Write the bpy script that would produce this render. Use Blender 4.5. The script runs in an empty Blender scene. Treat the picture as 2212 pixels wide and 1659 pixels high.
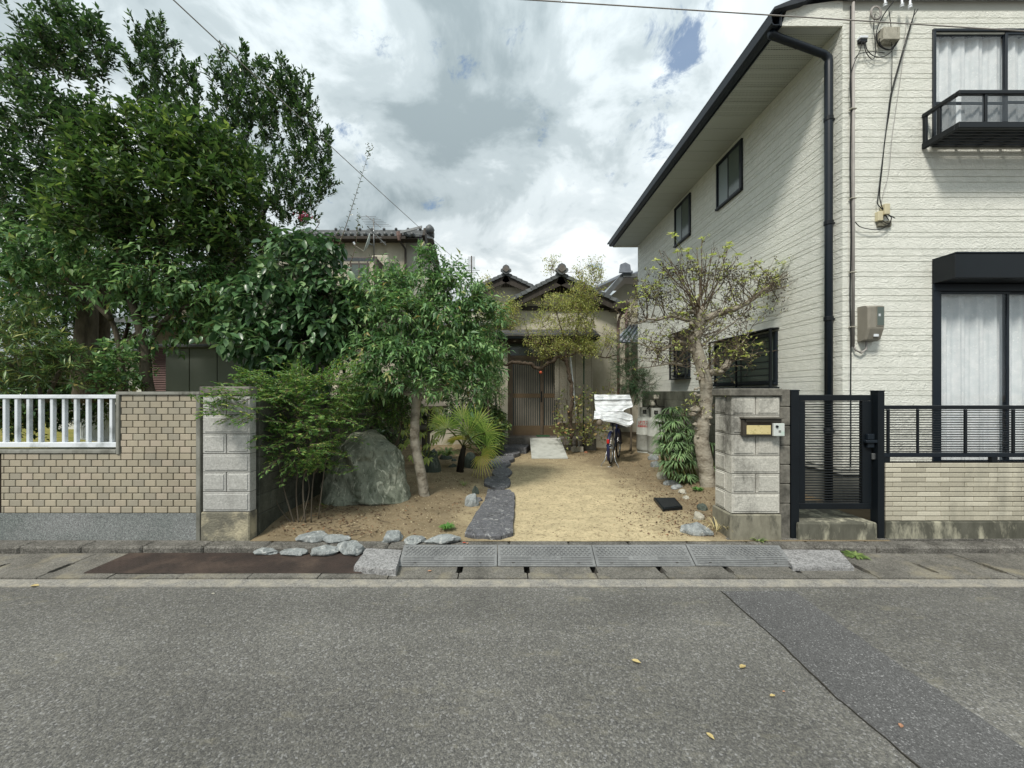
import bpy, bmesh, math, random
import numpy as np
from mathutils import Vector, Matrix, noise as mnoise
R = random.Random(7)
NR = np.random.RandomState(11)
sc = bpy.context.scene
COL = sc.collection
# ------------------------------------------------------------------ camera (measured from the photograph)
F, CX, CY, H = 831.0, 1085.0, 847.0, 1.51
cam_d = bpy.data.cameras.new('camera'); cam = bpy.data.objects.new('camera', cam_d); COL.objects.link(cam)
cam.location = (0, 0, H); cam.rotation_euler = (math.radians(90), 0, 0)
cam_d.sensor_width = 36.0; cam_d.lens = 36.0 * F / 2212.0
cam_d.shift_x = (1106 - CX) / 2212.0; cam_d.shift_y = (CY - 829.5) / 2212.0
cam_d.clip_start = 0.05; cam_d.clip_end = 3000
sc.camera = cam
sc.view_settings.view_transform = 'Standard'; sc.view_settings.look = 'None'
sc.view_settings.gamma = 1; sc.view_settings.use_curve_mapping = False
sc.view_settings.exposure = 0.50
SUN_EL, SUN_AZ = math.radians(52), math.radians(212)     # azimuth from +Y clockwise: behind the camera, a little to the left
# ------------------------------------------------------------------ sky
w = bpy.data.worlds.new('World'); sc.world = w; w.use_nodes = True
nt = w.node_tree; nt.nodes.clear()
def wn(t, **k):
    n = nt.nodes.new(t)
    for a, b in k.items(): setattr(n, a, b)
    return n
def lk(a, b): nt.links.new(a, b)
def wmath(op, a, b=None, c=None):
    n = wn('ShaderNodeMath', operation=op)
    for i, v in enumerate((a, b, c)):
        if v is None: continue
        if isinstance(v, (int, float)): n.inputs[i].default_value = v
        else: lk(v, n.inputs[i])
    return n.outputs[0]
tc = wn('ShaderNodeTexCoord'); sep = wn('ShaderNodeSeparateXYZ'); lk(tc.outputs['Generated'], sep.inputs[0])
zz = wmath('ADD', wmath('MAXIMUM', sep.outputs[2], 0.0), 0.42)
cmb = wn('ShaderNodeCombineXYZ'); lk(wmath('DIVIDE', sep.outputs[0], zz), cmb.inputs[0]); lk(wmath('DIVIDE', sep.outputs[1], zz), cmb.inputs[1])
def wnoise(scale, det, rough, off, dist=0.0):
    m = wn('ShaderNodeMapping'); m.inputs['Location'].default_value = off; lk(cmb.outputs[0], m.inputs[0])
    n = wn('ShaderNodeTexNoise'); n.inputs['Scale'].default_value = scale; n.inputs['Detail'].default_value = det
    n.inputs['Roughness'].default_value = rough; n.inputs['Distortion'].default_value = dist; lk(m.outputs[0], n.inputs[0]); return n.outputs[0]
def wramp(v, stops):
    n = wn('ShaderNodeValToRGB'); e = n.color_ramp.elements
    while len(e) < len(stops): e.new(0.5)
    for i, (p, c) in enumerate(stops): e[i].position = p; e[i].color = (c[0], c[1], c[2], 1)
    n.color_ramp.interpolation = 'EASE'; lk(v, n.inputs[0]); return n.outputs[0]
def blob(x, y, rad, soft):   # a soft patch of cloud around one direction of the real sky
    d = Vector(((x - CX) / F, 1, (CY - y) / F)).normalized()
    v = wn('ShaderNodeVectorMath', operation='DOT_PRODUCT'); v.inputs[1].default_value = d
    nrm = wn('ShaderNodeVectorMath', operation='NORMALIZE'); lk(tc.outputs['Generated'], nrm.inputs[0]); lk(nrm.outputs[0], v.inputs[0])
    m = wn('ShaderNodeMapRange', interpolation_type='SMOOTHSTEP'); lk(v.outputs['Value'], m.inputs[0])
    m.inputs[1].default_value = math.cos(rad * soft); m.inputs[2].default_value = math.cos(rad * 0.15); return m.outputs[0]
n1 = wnoise(1.7, 6, 0.55, (3.1, 1.7, 0), 0.25); n2 = wnoise(4.5, 7, 0.58, (7.3, 2.2, 0), 0.35)
cl = wmath('ADD', wmath('MULTIPLY', n1, 0.5), wmath('MULTIPLY', n2, 0.5))
cl = wmath('SUBTRACT', cl, wmath('MULTIPLY', blob(960, 165, 0.20, 1.6), 0.10))
cl = wmath('SUBTRACT', cl, wmath('MULTIPLY', blob(1230, 360, 0.13, 1.5), 0.05))
cl = wmath('ADD', cl, wmath('MULTIPLY', blob(1270, 170, 0.12, 1.5), 0.06))
cl = wmath('ADD', cl, wmath('MULTIPLY', blob(1100, 560, 0.25, 1.5), 0.06))
cloudcol = wramp(cl, [(0.36, (0.23, 0.28, 0.30)), (0.45, (0.36, 0.415, 0.435)), (0.52, (0.52, 0.575, 0.595)), (0.63, (0.74, 0.78, 0.785))])
sky = wn('ShaderNodeTexSky', sky_type='NISHITA'); sky.sun_disc = False; sky.sun_elevation = SUN_EL; sky.sun_rotation = SUN_AZ
sky.dust_density = 1.0; sky.air_density = 1.4; sky.ozone_density = 2.0
skm = wn('ShaderNodeVectorMath', operation='SCALE'); lk(sky.outputs[0], skm.inputs[0]); skm.inputs['Scale'].default_value = 0.085
n3 = wnoise(7, 8, 0.66, (1.3, 9.2, 0), 0.6)
hole = wmath('ADD', wmath('MULTIPLY', blob(1402, 160, 0.06, 1.9), 0.40), wmath('MULTIPLY', blob(1330, 300, 0.05, 1.4), 0.2))
hole = wmath('ADD', hole, wmath('MULTIPLY', blob(1455, 55, 0.07, 1.4), 0.3))
hv = wmath('ADD', hole, wmath('MULTIPLY', wmath('SUBTRACT', n3, 0.5), 3.4))
hm = wn('ShaderNodeMapRange', interpolation_type='SMOOTHSTEP'); lk(hv, hm.inputs[0]); hm.inputs[1].default_value = 0.30; hm.inputs[2].default_value = 0.75
mixs = wn('ShaderNodeMixRGB'); lk(wmath('MULTIPLY', hm.outputs[0], 0.85), mixs.inputs[0]); lk(cloudcol, mixs.inputs[1]); lk(skm.outputs[0], mixs.inputs[2])
# ten times brighter colours read through a Background of strength 0.1 keep the sky in the asked range
# an overcast dome is brighter towards the zenith than at the horizon
up = wn('ShaderNodeVectorMath', operation='SCALE'); lk(mixs.outputs[0], up.inputs[0])
lk(wmath('MULTIPLY_ADD', wmath('MAXIMUM', sep.outputs[2], 0.0), 9.5, 6.6), up.inputs['Scale'])
bg = wn('ShaderNodeBackground'); bg.inputs[1].default_value = 0.1; lk(up.outputs[0], bg.inputs[0])
wo = wn('ShaderNodeOutputWorld'); lk(bg.outputs[0], wo.inputs[0])
# ------------------------------------------------------------------ sun behind thin cloud
sd = bpy.data.lights.new('sun', 'SUN'); sd.energy = 2.7; sd.angle = math.radians(11); sd.color = (1.0, 0.95, 0.86)
so = bpy.data.objects.new('sun', sd); COL.objects.link(so)
sdir = Vector((math.sin(SUN_AZ) * math.cos(SUN_EL), math.cos(SUN_AZ) * math.cos(SUN_EL), math.sin(SUN_EL)))
so.rotation_euler = (-sdir).to_track_quat('-Z', 'Y').to_euler(); so.location = (0, -3, 12)

# ------------------------------------------------------------------ helpers
def P(x, y, Y): return Vector(((x - CX) * Y / F, Y, H - (y - CY) * Y / F))
def XX(x, Y): return (x - CX) * Y / F
def ZZ(y, Y): return H - (y - CY) * Y / F
def G(x, y, z=0.0):
    Y = F * (H - z) / (y - CY); return Vector(((x - CX) * Y / F, Y, z))
def hexc(s):
    s = s.lstrip('#'); v = [int(s[i:i+2], 16) / 255 for i in (0, 2, 4)]
    return tuple(((c / 12.92) if c <= 0.04045 else ((c + 0.055) / 1.055) ** 2.4) for c in v)
class NT:
    def __init__(s, name):
        s.m = bpy.data.materials.new(name); s.m.use_nodes = True; s.t = s.m.node_tree; s.t.nodes.clear()
        s.out = s.t.nodes.new('ShaderNodeOutputMaterial'); s.b = s.t.nodes.new('ShaderNodeBsdfPrincipled'); s.l(s.b.outputs[0], s.out.inputs[0])
        s.geo = s.t.nodes.new('ShaderNodeNewGeometry')
    def n(s, t, **k):
        n = s.t.nodes.new(t)
        for a, b in k.items(): setattr(n, a, b)
        return n
    def l(s, a, b): s.t.links.new(a, b)
    def pos(s, scale=(1, 1, 1), rot=(0, 0, 0), loc=(0, 0, 0)):
        m = s.n('ShaderNodeMapping'); m.inputs['Scale'].default_value = scale; m.inputs['Rotation'].default_value = rot; m.inputs['Location'].default_value = loc
        s.l(s.geo.outputs['Position'], m.inputs[0]); return m.outputs[0]
    def noise(s, scale, det=5, rough=.55, vec=None, dist=0):
        n = s.n('ShaderNodeTexNoise'); n.inputs['Scale'].default_value = scale; n.inputs['Detail'].default_value = det; n.inputs['Roughness'].default_value = rough
        n.inputs['Distortion'].default_value = dist; s.l(vec if vec is not None else s.geo.outputs['Position'], n.inputs[0]); return n.outputs[0]
    def vor(s, scale, vec=None, feat='F1', out='Color'):
        n = s.n('ShaderNodeTexVoronoi', feature=feat); n.inputs['Scale'].default_value = scale; s.l(vec if vec is not None else s.geo.outputs['Position'], n.inputs[0]); return n.outputs[out]
    def ramp(s, v, stops, interp='LINEAR'):
        n = s.n('ShaderNodeValToRGB'); e = n.color_ramp.elements; n.color_ramp.interpolation = interp
        while len(e) < len(stops): e.new(0.5)
        for i, (p, c) in enumerate(stops):
            if isinstance(c, (int, float)): c = (c, c, c)
            e[i].position = p; e[i].color = (c[0], c[1], c[2], 1)
        s.l(v, n.inputs[0]); return n.outputs[0]
    def mix(s, f, a, b, mode='MIX'):
        n = s.n('ShaderNodeMixRGB', blend_type=mode)
        for i, v in enumerate((f, a, b)):
            if isinstance(v, (int, float)): n.inputs[i].default_value = v if i == 0 else (v, v, v, 1)
            elif isinstance(v, tuple): n.inputs[i].default_value = (v[0], v[1], v[2], 1)
            else: s.l(v, n.inputs[i])
        return n.outputs[0]
    def math(s, op, a, b=0.0):
        n = s.n('ShaderNodeMath', operation=op)
        for i, v in enumerate((a, b)):
            if isinstance(v, (int, float)): n.inputs[i].default_value = v
            else: s.l(v, n.inputs[i])
        return n.outputs[0]
    def bump(s, v, st=.5, dist=.01, prev=None):
        n = s.n('ShaderNodeBump'); n.inputs['Strength'].default_value = st; n.inputs['Distance'].default_value = dist; s.l(v, n.inputs['Height'])
        if prev is not None: s.l(prev, n.inputs['Normal'])
        s.l(n.outputs[0], s.b.inputs['Normal']); return n.outputs[0]
    def fin(s, col, rough=.8, spec=.3, metal=0):
        if isinstance(col, tuple): s.b.inputs['Base Color'].default_value = (*col, 1)
        else: s.l(col, s.b.inputs['Base Color'])
        if isinstance(rough, (int, float)): s.b.inputs['Roughness'].default_value = rough
        else: s.l(rough, s.b.inputs['Roughness'])
        s.b.inputs['Specular IOR Level'].default_value = spec; s.b.inputs['Metallic'].default_value = metal
        return s.m
    def orand(s): return s.n('ShaderNodeObjectInfo').outputs['Random']
def simple(name, c1, c2=None, sc_=6, rough=.7, spec=.3, metal=0, bs=60, bst=.15, bd=.004, rnd=0, c3=None, sc3=1.5, stretch=(1, 1, 1)):
    t = NT(name); c1 = hexc(c1) if isinstance(c1, str) else c1
    c2 = c1 if c2 is None else (hexc(c2) if isinstance(c2, str) else c2)
    v = t.pos(stretch)
    col = t.ramp(t.noise(sc_, 6, .6, v), [(.3, c1), (.7, c2)])
    if c3: col = t.mix(t.ramp(t.noise(sc3, 7, .65, v), [(.50, 0), (.68, 1)]), col, hexc(c3))
    if rnd: col = t.mix(1.0, col, t.ramp(t.orand(), [(0, 1 - rnd), (1, 1 + rnd * .6)]), 'MULTIPLY')
    if bst: t.bump(t.noise(bs, 5, .6, v), bst, bd)
    return t.fin(col, rough, spec, metal)
M = {}
def granular(name, cols, scale, rough=.9, bump=.6, bd=.004, big=None, warm=None, fine=2.6, bands=False):
    """stones set in a binder: random grey cells plus finer grit"""
    t = NT(name)
    dn = t.n('ShaderNodeVectorMath', operation='ADD'); t.l(t.geo.outputs['Position'], dn.inputs[0])
    nn = t.n('ShaderNodeTexNoise'); nn.inputs['Scale'].default_value = scale * .8; t.l(t.geo.outputs['Position'], nn.inputs[0])
    sc2 = t.n('ShaderNodeVectorMath', operation='SCALE'); sc2.inputs['Scale'].default_value = .9 / scale; t.l(nn.outputs['Color'], sc2.inputs[0]); t.l(sc2.outputs[0], dn.inputs[1])
    v = dn.outputs[0]
    c = t.n('ShaderNodeSeparateColor'); t.l(t.vor(scale, v), c.inputs[0])
    col = t.ramp(c.outputs[0], cols)
    g = t.n('ShaderNodeSeparateColor'); t.l(t.vor(scale * fine, v), g.inputs[0])
    col = t.mix(.45, col, t.ramp(g.outputs[1], cols))
    if big: col = t.mix(1, col, t.ramp(t.noise(big[0], 5, .6), [(.3, big[1]), (.7, big[2])]), 'MULTIPLY')
    if warm: col = t.mix(t.ramp(t.noise(warm[0], 6, .65), [(warm[1], 0), (warm[2], 1)]), col, t.mix(.5, hexc(warm[3]), t.ramp(g.outputs[0], [(0, hexc(warm[3])), (1, tuple(min(1, x * 1.5) for x in hexc(warm[3])))])))
    if bands:   # wheel-worn and dusty streaks along the street, grit and oil spots
        col = t.mix(1, col, t.ramp(t.noise(1, 6, .6, t.pos((.12, 1.5, 1))), [(.3, .80), (.7, 1.18)]), 'MULTIPLY')
        col = t.mix(t.ramp(t.noise(2.3, 8, .7), [(.60, 0), (.74, .35)]), col, (.045, .045, .043))
        col = t.mix(t.ramp(t.noise(7, 7, .7, t.pos((.5, 1, 1), (0,0,0), (5,2,0))), [(.58, 0), (.75, .4)]), col, hexc('#8d8874'))
    d = t.vor(scale, v, out='Distance')
    t.bump(t.mix(.5, t.ramp(d, [(0, 1), (.7, 0)]), g.outputs[2]), bump, bd)
    return t.fin(col, rough, .25)
# ---- mesh builder
class MB:
    def __init__(s): s.v = []; s.f = []
    def add(s, vs, fs):
        o = len(s.v); s.v += [tuple(v) for v in vs]; s.f += [tuple(i + o for i in f) for f in fs]; return s
    def box(s, x0, x1, y0, y1, z0, z1, bev=0.0):
        if bev <= 0:
            return s.add([(x0,y0,z0),(x1,y0,z0),(x1,y1,z0),(x0,y1,z0),(x0,y0,z1),(x1,y0,z1),(x1,y1,z1),(x0,y1,z1)],
                  [(0,3,2,1),(4,5,6,7),(0,1,5,4),(1,2,6,5),(2,3,7,6),(3,0,4,7)])
        b = min(bev, (x1-x0)*.45, (y1-y0)*.45, (z1-z0)*.45)
        vs = []; idx = {}
        for i, X in ((0, x0), (1, x1)):
            for j, Y in ((0, y0), (1, y1)):
                for k, Z in ((0, z0), (1, z1)):
                    dx, dy, dz = (b if i == 0 else -b), (b if j == 0 else -b), (b if k == 0 else -b)
                    idx[i,j,k] = len(vs)
                    vs += [(X, Y+dy, Z+dz), (X+dx, Y, Z+dz), (X+dx, Y+dy, Z)]
        fs = []
        I = lambda i,j,k,a: idx[i,j,k] + a
        for i in (0,1): fs.append([I(i,0,0,0), I(i,1,0,0), I(i,1,1,0), I(i,0,1,0)][::(1 if i else -1)])
        for j in (0,1): fs.append([I(0,j,0,1), I(0,j,1,1), I(1,j,1,1), I(1,j,0,1)][::(1 if j else -1)])
        for k in (0,1): fs.append([I(0,0,k,2), I(1,0,k,2), I(1,1,k,2), I(0,1,k,2)][::(1 if k else -1)])
        for j in (0,1):
            for k in (0,1): fs.append([I(0,j,k,1), I(1,j,k,1), I(1,j,k,2), I(0,j,k,2)][::(1 if (j+k)%2 else -1)])
        for i in (0,1):
            for k in (0,1): fs.append([I(i,0,k,0), I(i,1,k,0), I(i,1,k,2), I(i,0,k,2)][::(-1 if (i+k)%2 else 1)])
        for i in (0,1):
            for j in (0,1): fs.append([I(i,j,0,0), I(i,j,1,0), I(i,j,1,1), I(i,j,0,1)][::(1 if (i+j)%2 else -1)])
        for i in (0,1):
            for j in (0,1):
                for k in (0,1): fs.append([I(i,j,k,0), I(i,j,k,1), I(i,j,k,2)][::(1 if (i+j+k)%2 else -1)])
        return s.add(vs, fs)
    def tube(s, pts, rad, n=8, cap=True):
        pts = [Vector(p) for p in pts]; k = len(pts)
        if isinstance(rad, (int, float)): rad = [rad] * k
        o = len(s.v); ref = None
        for i, p in enumerate(pts):
            d = (pts[min(i+1, k-1)] - pts[max(i-1, 0)])
            if d.length < 1e-9: d = Vector((0, 0, 1))
            d.normalize()
            if ref is None:
                ref = Vector((1, 0, 0)) if abs(d.x) < .8 else Vector((0, 1, 0))
            a = (ref - d * ref.dot(d))
            if a.length < 1e-5: a = d.orthogonal()
            a.normalize(); ref = a; b = d.cross(a)
            for j in range(n):
                t = 2 * math.pi * j / n; q = p + (a * math.cos(t) + b * math.sin(t)) * rad[i]; s.v.append((q.x, q.y, q.z))
        for i in range(k - 1):
            for j in range(n):
                A = o + i*n + j; B = o + i*n + (j+1) % n; s.f.append((A, B, B + n, A + n))
        if cap: s.f.append(tuple(o + j for j in range(n))[::-1]); s.f.append(tuple(o + (k-1)*n + j for j in range(n)))
        return s
    def lathe(s, prof, c, n=24):
        o = len(s.v)
        for r, z in prof:
            for j in range(n): t = 2*math.pi*j/n; s.v.append((c[0] + r*math.cos(t), c[1] + r*math.sin(t), c[2] + z))
        for i in range(len(prof) - 1):
            for j in range(n): A = o + i*n + j; B = o + i*n + (j+1) % n; s.f.append((A, B, B+n, A+n))
        s.f.append(tuple(o + j for j in range(n))[::-1]); s.f.append(tuple(o + (len(prof)-1)*n + j for j in range(n))); return s
    def prism(s, poly, a0, a1, axis='z'):
        """polygon given in the two other axes, pushed from a0 to a1 along axis"""
        n = len(poly)
        def mk(p, a): return {'z': (p[0], p[1], a), 'y': (p[0], a, p[1]), 'x': (a, p[0], p[1])}[axis]
        o = len(s.v); s.v += [mk(p, a0) for p in poly] + [mk(p, a1) for p in poly]
        s.f.append(tuple(o + i for i in range(n))[::-1]); s.f.append(tuple(o + n + i for i in range(n)))
        for i in range(n): j = (i+1) % n; s.f.append((o+i, o+j, o+n+j, o+n+i))
        return s
    def beam(s, a, b, w_, h_, up=(0, 0, 1)):
        """box section between two points"""
        a = Vector(a); b = Vector(b); d = (b - a).normalized(); u = Vector(up); sd_ = d.cross(u).normalized(); u = sd_.cross(d)
        vs = []
        for p in (a, b):
            for i, j in ((-1,-1),(1,-1),(1,1),(-1,1)): vs.append(p + sd_*i*w_/2 + u*j*h_/2)
        return s.add(vs, [(3,2,1,0),(4,5,6,7),(0,1,5,4),(1,2,6,5),(2,3,7,6),(3,0,4,7)])
    def mesh(s, name, smooth=False, fixn=True):
        me = bpy.data.meshes.new(name); me.from_pydata(s.v, [], s.f)
        if fixn:
            bm = bmesh.new(); bm.from_mesh(me); bmesh.ops.recalc_face_normals(bm, faces=bm.faces); bm.to_mesh(me); bm.free()
        if smooth: me.polygons.foreach_set('use_smooth', [True] * len(me.polygons))
        me.update(); return me
    def build(s, name, m, parent=None, smooth=False, loc=None):
        """one mesh object; geometry is given in world coordinates and re-centred on its parent or base"""
        me = s.mesh(name, smooth); return place(name, me, m, parent)
def place(name, me, m, parent=None, loc=None, mat_=None):
    o = bpy.data.objects.new(name, me); COL.objects.link(o)
    if m is not None and not me.materials: me.materials.append(m)
    if loc is None and parent is None and len(me.vertices):
        co = np.empty(len(me.vertices) * 3); me.vertices.foreach_get('co', co); co = co.reshape(-1, 3)
        loc = Vector((float((co[:,0].min() + co[:,0].max())/2), float((co[:,1].min() + co[:,1].max())/2), float(co[:,2].min())))
        me.transform(Matrix.Translation(-loc))
    if mat_ is not None: o.matrix_basis = mat_
    elif loc is not None: o.location = loc
    if parent is not None:
        o.parent = parent; o.matrix_parent_inverse = INV[parent.name]
    INV[o.name] = o.matrix_basis.inverted()
    return o
INV = {}
def tag(o, label=None, cat=None, group=None, kind=None):
    for k, v in (('label', label), ('category', cat), ('group', group), ('kind', kind)):
        if v: o[k] = v
    return o
def thing(name, label, cat, loc, group=None):
    o = bpy.data.objects.new(name, None); COL.objects.link(o); o.location = loc; o.empty_display_size = .2
    INV[o.name] = Matrix.Translation(Vector(loc)).inverted()
    return tag(o, label, cat, group)
def struct(name, mb, m, smooth=False):
    o = mb.build(name, m, None, smooth) if isinstance(mb, MB) else place(name, mb, m); o['kind'] = 'structure'; return o
def roughen(me, amp, sc_, seed=0, axis=None):
    off = Vector((seed * 3.1, seed * 1.7, seed * .9))
    for v in me.vertices:
        n = mnoise.noise_vector(v.co * sc_ + off) * amp
        v.co += n if axis is None else Vector(axis) * n.x
def rock_mesh(name, r, seed, sub=3, rough=.22, flat=.0, freq=1.6, facets=0):
    bm = bmesh.new(); bmesh.ops.create_icosphere(bm, subdivisions=sub, radius=1)
    rr = random.Random(seed); off = Vector((seed * 7.7, seed * 3.3, seed * 5.1))
    planes = [(Vector((rr.gauss(0,1), rr.gauss(0,1), rr.gauss(0,1))).normalized(), rr.uniform(.62, .88)) for _ in range(facets)]
    for v in bm.verts:
        p = v.co.copy()
        for n, d in planes:
            e = p.dot(n) - d
            if e > 0: p -= n * e
        q = p.normalized()
        p *= 1 + rough * (mnoise.noise(q * freq + off)) + rough * .35 * mnoise.noise(q * freq * 3.3 + off) + rough * .16 * mnoise.noise(q * freq * 8 + off)
        if flat and p.z > 1 - flat: p.z = 1 - flat + (p.z - 1 + flat) * .25
        if p.z < -.35: p.z = -.35
        v.co = Vector((p.x * r[0], p.y * r[1], p.z * r[2]))
    me = bpy.data.meshes.new(name); bm.to_mesh(me); bm.free()
    me.polygons.foreach_set('use_smooth', [True] * len(me.polygons)); return me
def text_mesh(body, size, depth=0.0, bold=0.0):
    cu = bpy.data.curves.new('lettering', 'FONT'); cu.body = body; cu.size = size; cu.extrude = depth; cu.offset = bold
    cu.align_x = 'CENTER'; cu.align_y = 'CENTER'; cu.resolution_u = 2
    o = bpy.data.objects.new('lettering', cu); COL.objects.link(o)
    dg = bpy.context.evaluated_depsgraph_get(); me = bpy.data.meshes.new_from_object(o.evaluated_get(dg), depsgraph=dg)
    bpy.data.objects.remove(o); bpy.data.curves.remove(cu); me.name = 'lettering'; return me
# ================================================================== materials
M['asphalt'] = granular('asphalt', [(0, .06), (.35, (.104,.102,.094)), (.65, (.145,.142,.130)), (.88, (.195,.19,.165)), (1, .32)], 105, .9, .8, .005, big=(.9, .80, 1.14), fine=2.3, bands=True)
M['asphalt_patch'] = granular('asphalt_patch', [(0, .045), (.5, .088), (.85, .12), (.95, .19), (1, .4)], 150, .9, .6, .003, big=(1.4, .88, 1.12))
M['strip'] = granular('edge_concrete', [(0, (.10,.097,.09)), (.5, (.20,.194,.178)), (1, (.36,.35,.32))], 110, .92, .6, .003, warm=(9.0, .42, .80, '#999486'))
M['gutter'] = granular('gutter_concrete', [(0, (.07,.067,.06)), (.5, (.145,.138,.122)), (1, (.26,.25,.22))], 110, .92, .8, .004, big=(3.2, .6, 1.25), warm=(3.1, .52, .8, '#8d8671'))
M['kerb'] = granular('kerb_concrete', [(0, (.06,.057,.05)), (.5, (.15,.143,.127)), (1, (.27,.26,.235))], 90, .92, .9, .008, big=(5, .55, 1.25))
M['sandy_conc'] = granular('pitted_concrete', [(0, .10), (.4, .26), (1, .42)], 70, .92, .9, .006, big=(3, .8, 1.15))
M['granite'] = granular('granite_render', [(0, .06), (.45, .16), (.8, .26), (1, .38)], 140, .85, .4, .002, big=(2.0, (.75,.85,.82), (1.15,1.2,1.2)))
M['ground'] = simple('ground_earth', '#6f6350', '#574d3e', 3, .95, .1, bs=30, bst=.4)
def sand_material():
    t = NT('sand'); g = t.geo.outputs['Position']; sp = t.n('ShaderNodeSeparateXYZ'); t.l(g, sp.inputs[0])
    fine = t.noise(300, 3, .7); mid = t.noise(26, 6, .7); big = t.noise(1.5, 6, .6)
    sand = t.ramp(fine, [(.25, hexc('#ab9d7d')), (.5, hexc('#cdbd98')), (.8, hexc('#e4d8b8'))])
    soil = t.ramp(fine, [(.25, hexc('#65594a')), (.55, hexc('#95876d')), (.8, hexc('#b0a286'))])
    # the trodden drive between the path and the right-hand border is washed sand, the beds are soil
    mx = t.n('ShaderNodeMapRange', interpolation_type='SMOOTHSTEP'); t.l(t.math('ABSOLUTE', t.math('SUBTRACT', t.math('ADD', sp.outputs[0], t.math('MULTIPLY', t.math('SUBTRACT', big, .5), 1.6)), .95)), mx.inputs[0])
    mx.inputs[1].default_value = .55; mx.inputs[2].default_value = 1.75
    my = t.n('ShaderNodeMapRange', interpolation_type='SMOOTHSTEP'); t.l(sp.outputs[1], my.inputs[0]); my.inputs[1].default_value = 4.6; my.inputs[2].default_value = 9.6; my.inputs[4].default_value = .75
    m = t.math('MINIMUM', t.math('ADD', mx.outputs[0], my.outputs[0]), 1.0)
    col = t.mix(m, sand, soil)
    col = t.mix(t.ramp(mid, [(.50, 0), (.68, .8)]), col, hexc('#7c6c52'))
    col = t.mix(1, col, t.ramp(t.noise(5, 5, .6), [(.3, .80), (.7, 1.12)]), 'MULTIPLY')
    t.bump(t.mix(.5, fine, t.mix(.5, mid, t.noise(7, 6, .65))), .8, .03)
    return t.fin(col, .95, .1)
M['sand'] = sand_material()
M['lawn'] = simple('dry_lawn', '#8f8148', '#5f6a34', 3, .95, .1, bs=80, bst=.6, bd=.02)
# front walls
M['trim'] = simple('grey_trim', '#8f8f88', '#77776f', 8, .85, bs=120, bst=.2, c3='#55554e', sc3=4, stretch=(1,1,.4))
def tile_mat():
    t = NT('beige_tile'); r = t.orand()
    col = t.ramp(r, [(0, hexc('#958f81')), (.3, hexc('#a19a88')), (.55, hexc('#a79e8b')), (.8, hexc('#9d9583')), (1, hexc('#aea392'))])
    v = t.pos((160, 1, 1.5))
    col = t.mix(t.ramp(t.noise(1, 2, .5, v), [(.62, 0), (.72, .28)]), col, hexc('#c9bfa5'))
    col = t.mix(1, col, t.ramp(t.noise(2.2, 5, .6), [(.3, .84), (.7, 1.08)]), 'MULTIPLY')
    t.bump(t.noise(1, 2, .5, v), .12, .002); return t.fin(col, .45, .4)
M['tile'] = tile_mat()
M['tile_bed'] = simple('tile_bed', '#332e28', '#26221d', 20, .95, .1)
def block_mat(name, a, b, dirt, lo, hi, sz=1.3):
    t = NT(name); v = t.pos((1, 1, .55))
    col = t.ramp(t.noise(60, 5, .7), [(.3, hexc(a)), (.7, hexc(b))])
    col = t.mix(t.ramp(t.noise(sz, 8, .72, v), [(lo, 0), (hi, .88)]), col, hexc(dirt))
    col = t.mix(1, col, t.ramp(t.orand(), [(0, .9), (1, 1.06)]), 'MULTIPLY')
    t.bump(t.mix(.55, t.noise(75, 4, .6, dist=1.5), t.noise(28, 3, .6)), .85, .012); return t.fin(col, .92, .15)
M['block_l'] = block_mat('pale_split_block', '#9c9c98', '#c2c2be', '#6b6b66', .56, .85)
M['block_r'] = block_mat('stained_split_block', '#a5a39b', '#cac8bf', '#3a3934', .47, .66, 2.2)
M['block_d'] = block_mat('dark_boundary_block', '#57594f', '#6d6f65', '#34362f', .42, .62)
M['cap'] = simple('cap_stone', '#6f6b66', '#57534e', 40, .92, bs=120, bst=.5, bd=.004, c3='#8a867f')
M['cap_r'] = simple('cap_stone_stained', '#7d7a72', '#5c5a53', 30, .92, bs=120, bst=.5, bd=.004, c3='#3b3a35', sc3=3)
M['plinth'] = simple('stained_plinth', '#8b8879', '#6f6c5f', 9, .92, bs=70, bst=.6, bd=.006, c3='#3a3a34', sc3=4.2, stretch=(1.6,1.6,.7))
M['plinth_l'] = simple('washed_plinth', '#67655b', '#7d7a6c', 6, .92, bs=50, bst=.9, bd=.015, c3='#b3ab92', sc3=3.6)
M['plinth_d'] = simple('weathered_plinth', '#48483f', '#65645a', 7, .92, bs=70, bst=.6, bd=.006, c3='#a8a592', sc3=5.5, stretch=(1.4,1.4,.5))
M['mortar'] = simple('mortar', '#5c5a54', '#4a4843', 20, .95, bs=60, bst=.3)
M['mortar_dk'] = simple('joint_recess', '#2e2c28', '#1f1e1b', 20, .95, .1)
def wb():
    t = NT('white_brick'); col = t.ramp(t.orand(), [(0, hexc('#a9a494')), (.5, hexc('#b7b2a1')), (1, hexc('#c4bfae'))])
    col = t.mix(t.ramp(t.noise(1.4, 7, .7, t.pos((1.2, 1, .35))), [(.48, 0), (.68, .6)]), col, hexc('#77766c'))
    col = t.mix(1, col, t.ramp(t.noise(60, 4, .6), [(.3, .86), (.7, 1.06)]), 'MULTIPLY')
    t.bump(t.noise(90, 4, .6), .4, .004); return t.fin(col, .9, .15)
M['wbrick'] = wb()
M['black'] = simple('black_aluminium', '#0d1217', '#12181d', 3, .42, .3, bst=0)
M['black2'] = simple('dark_navy_aluminium', '#121a22', '#161f28', 3, .4, .35, bst=0)
M['white_alu'] = simple('white_aluminium', '#dde2e7', '#d2d8de', 3, .4, .4, bst=0, c3='#9aa0a0', sc3=3)
M['steel'] = simple('grey_metal', '#8c8e8c', '#75777a', 20, .4, .5, .7, bst=.05)
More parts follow.
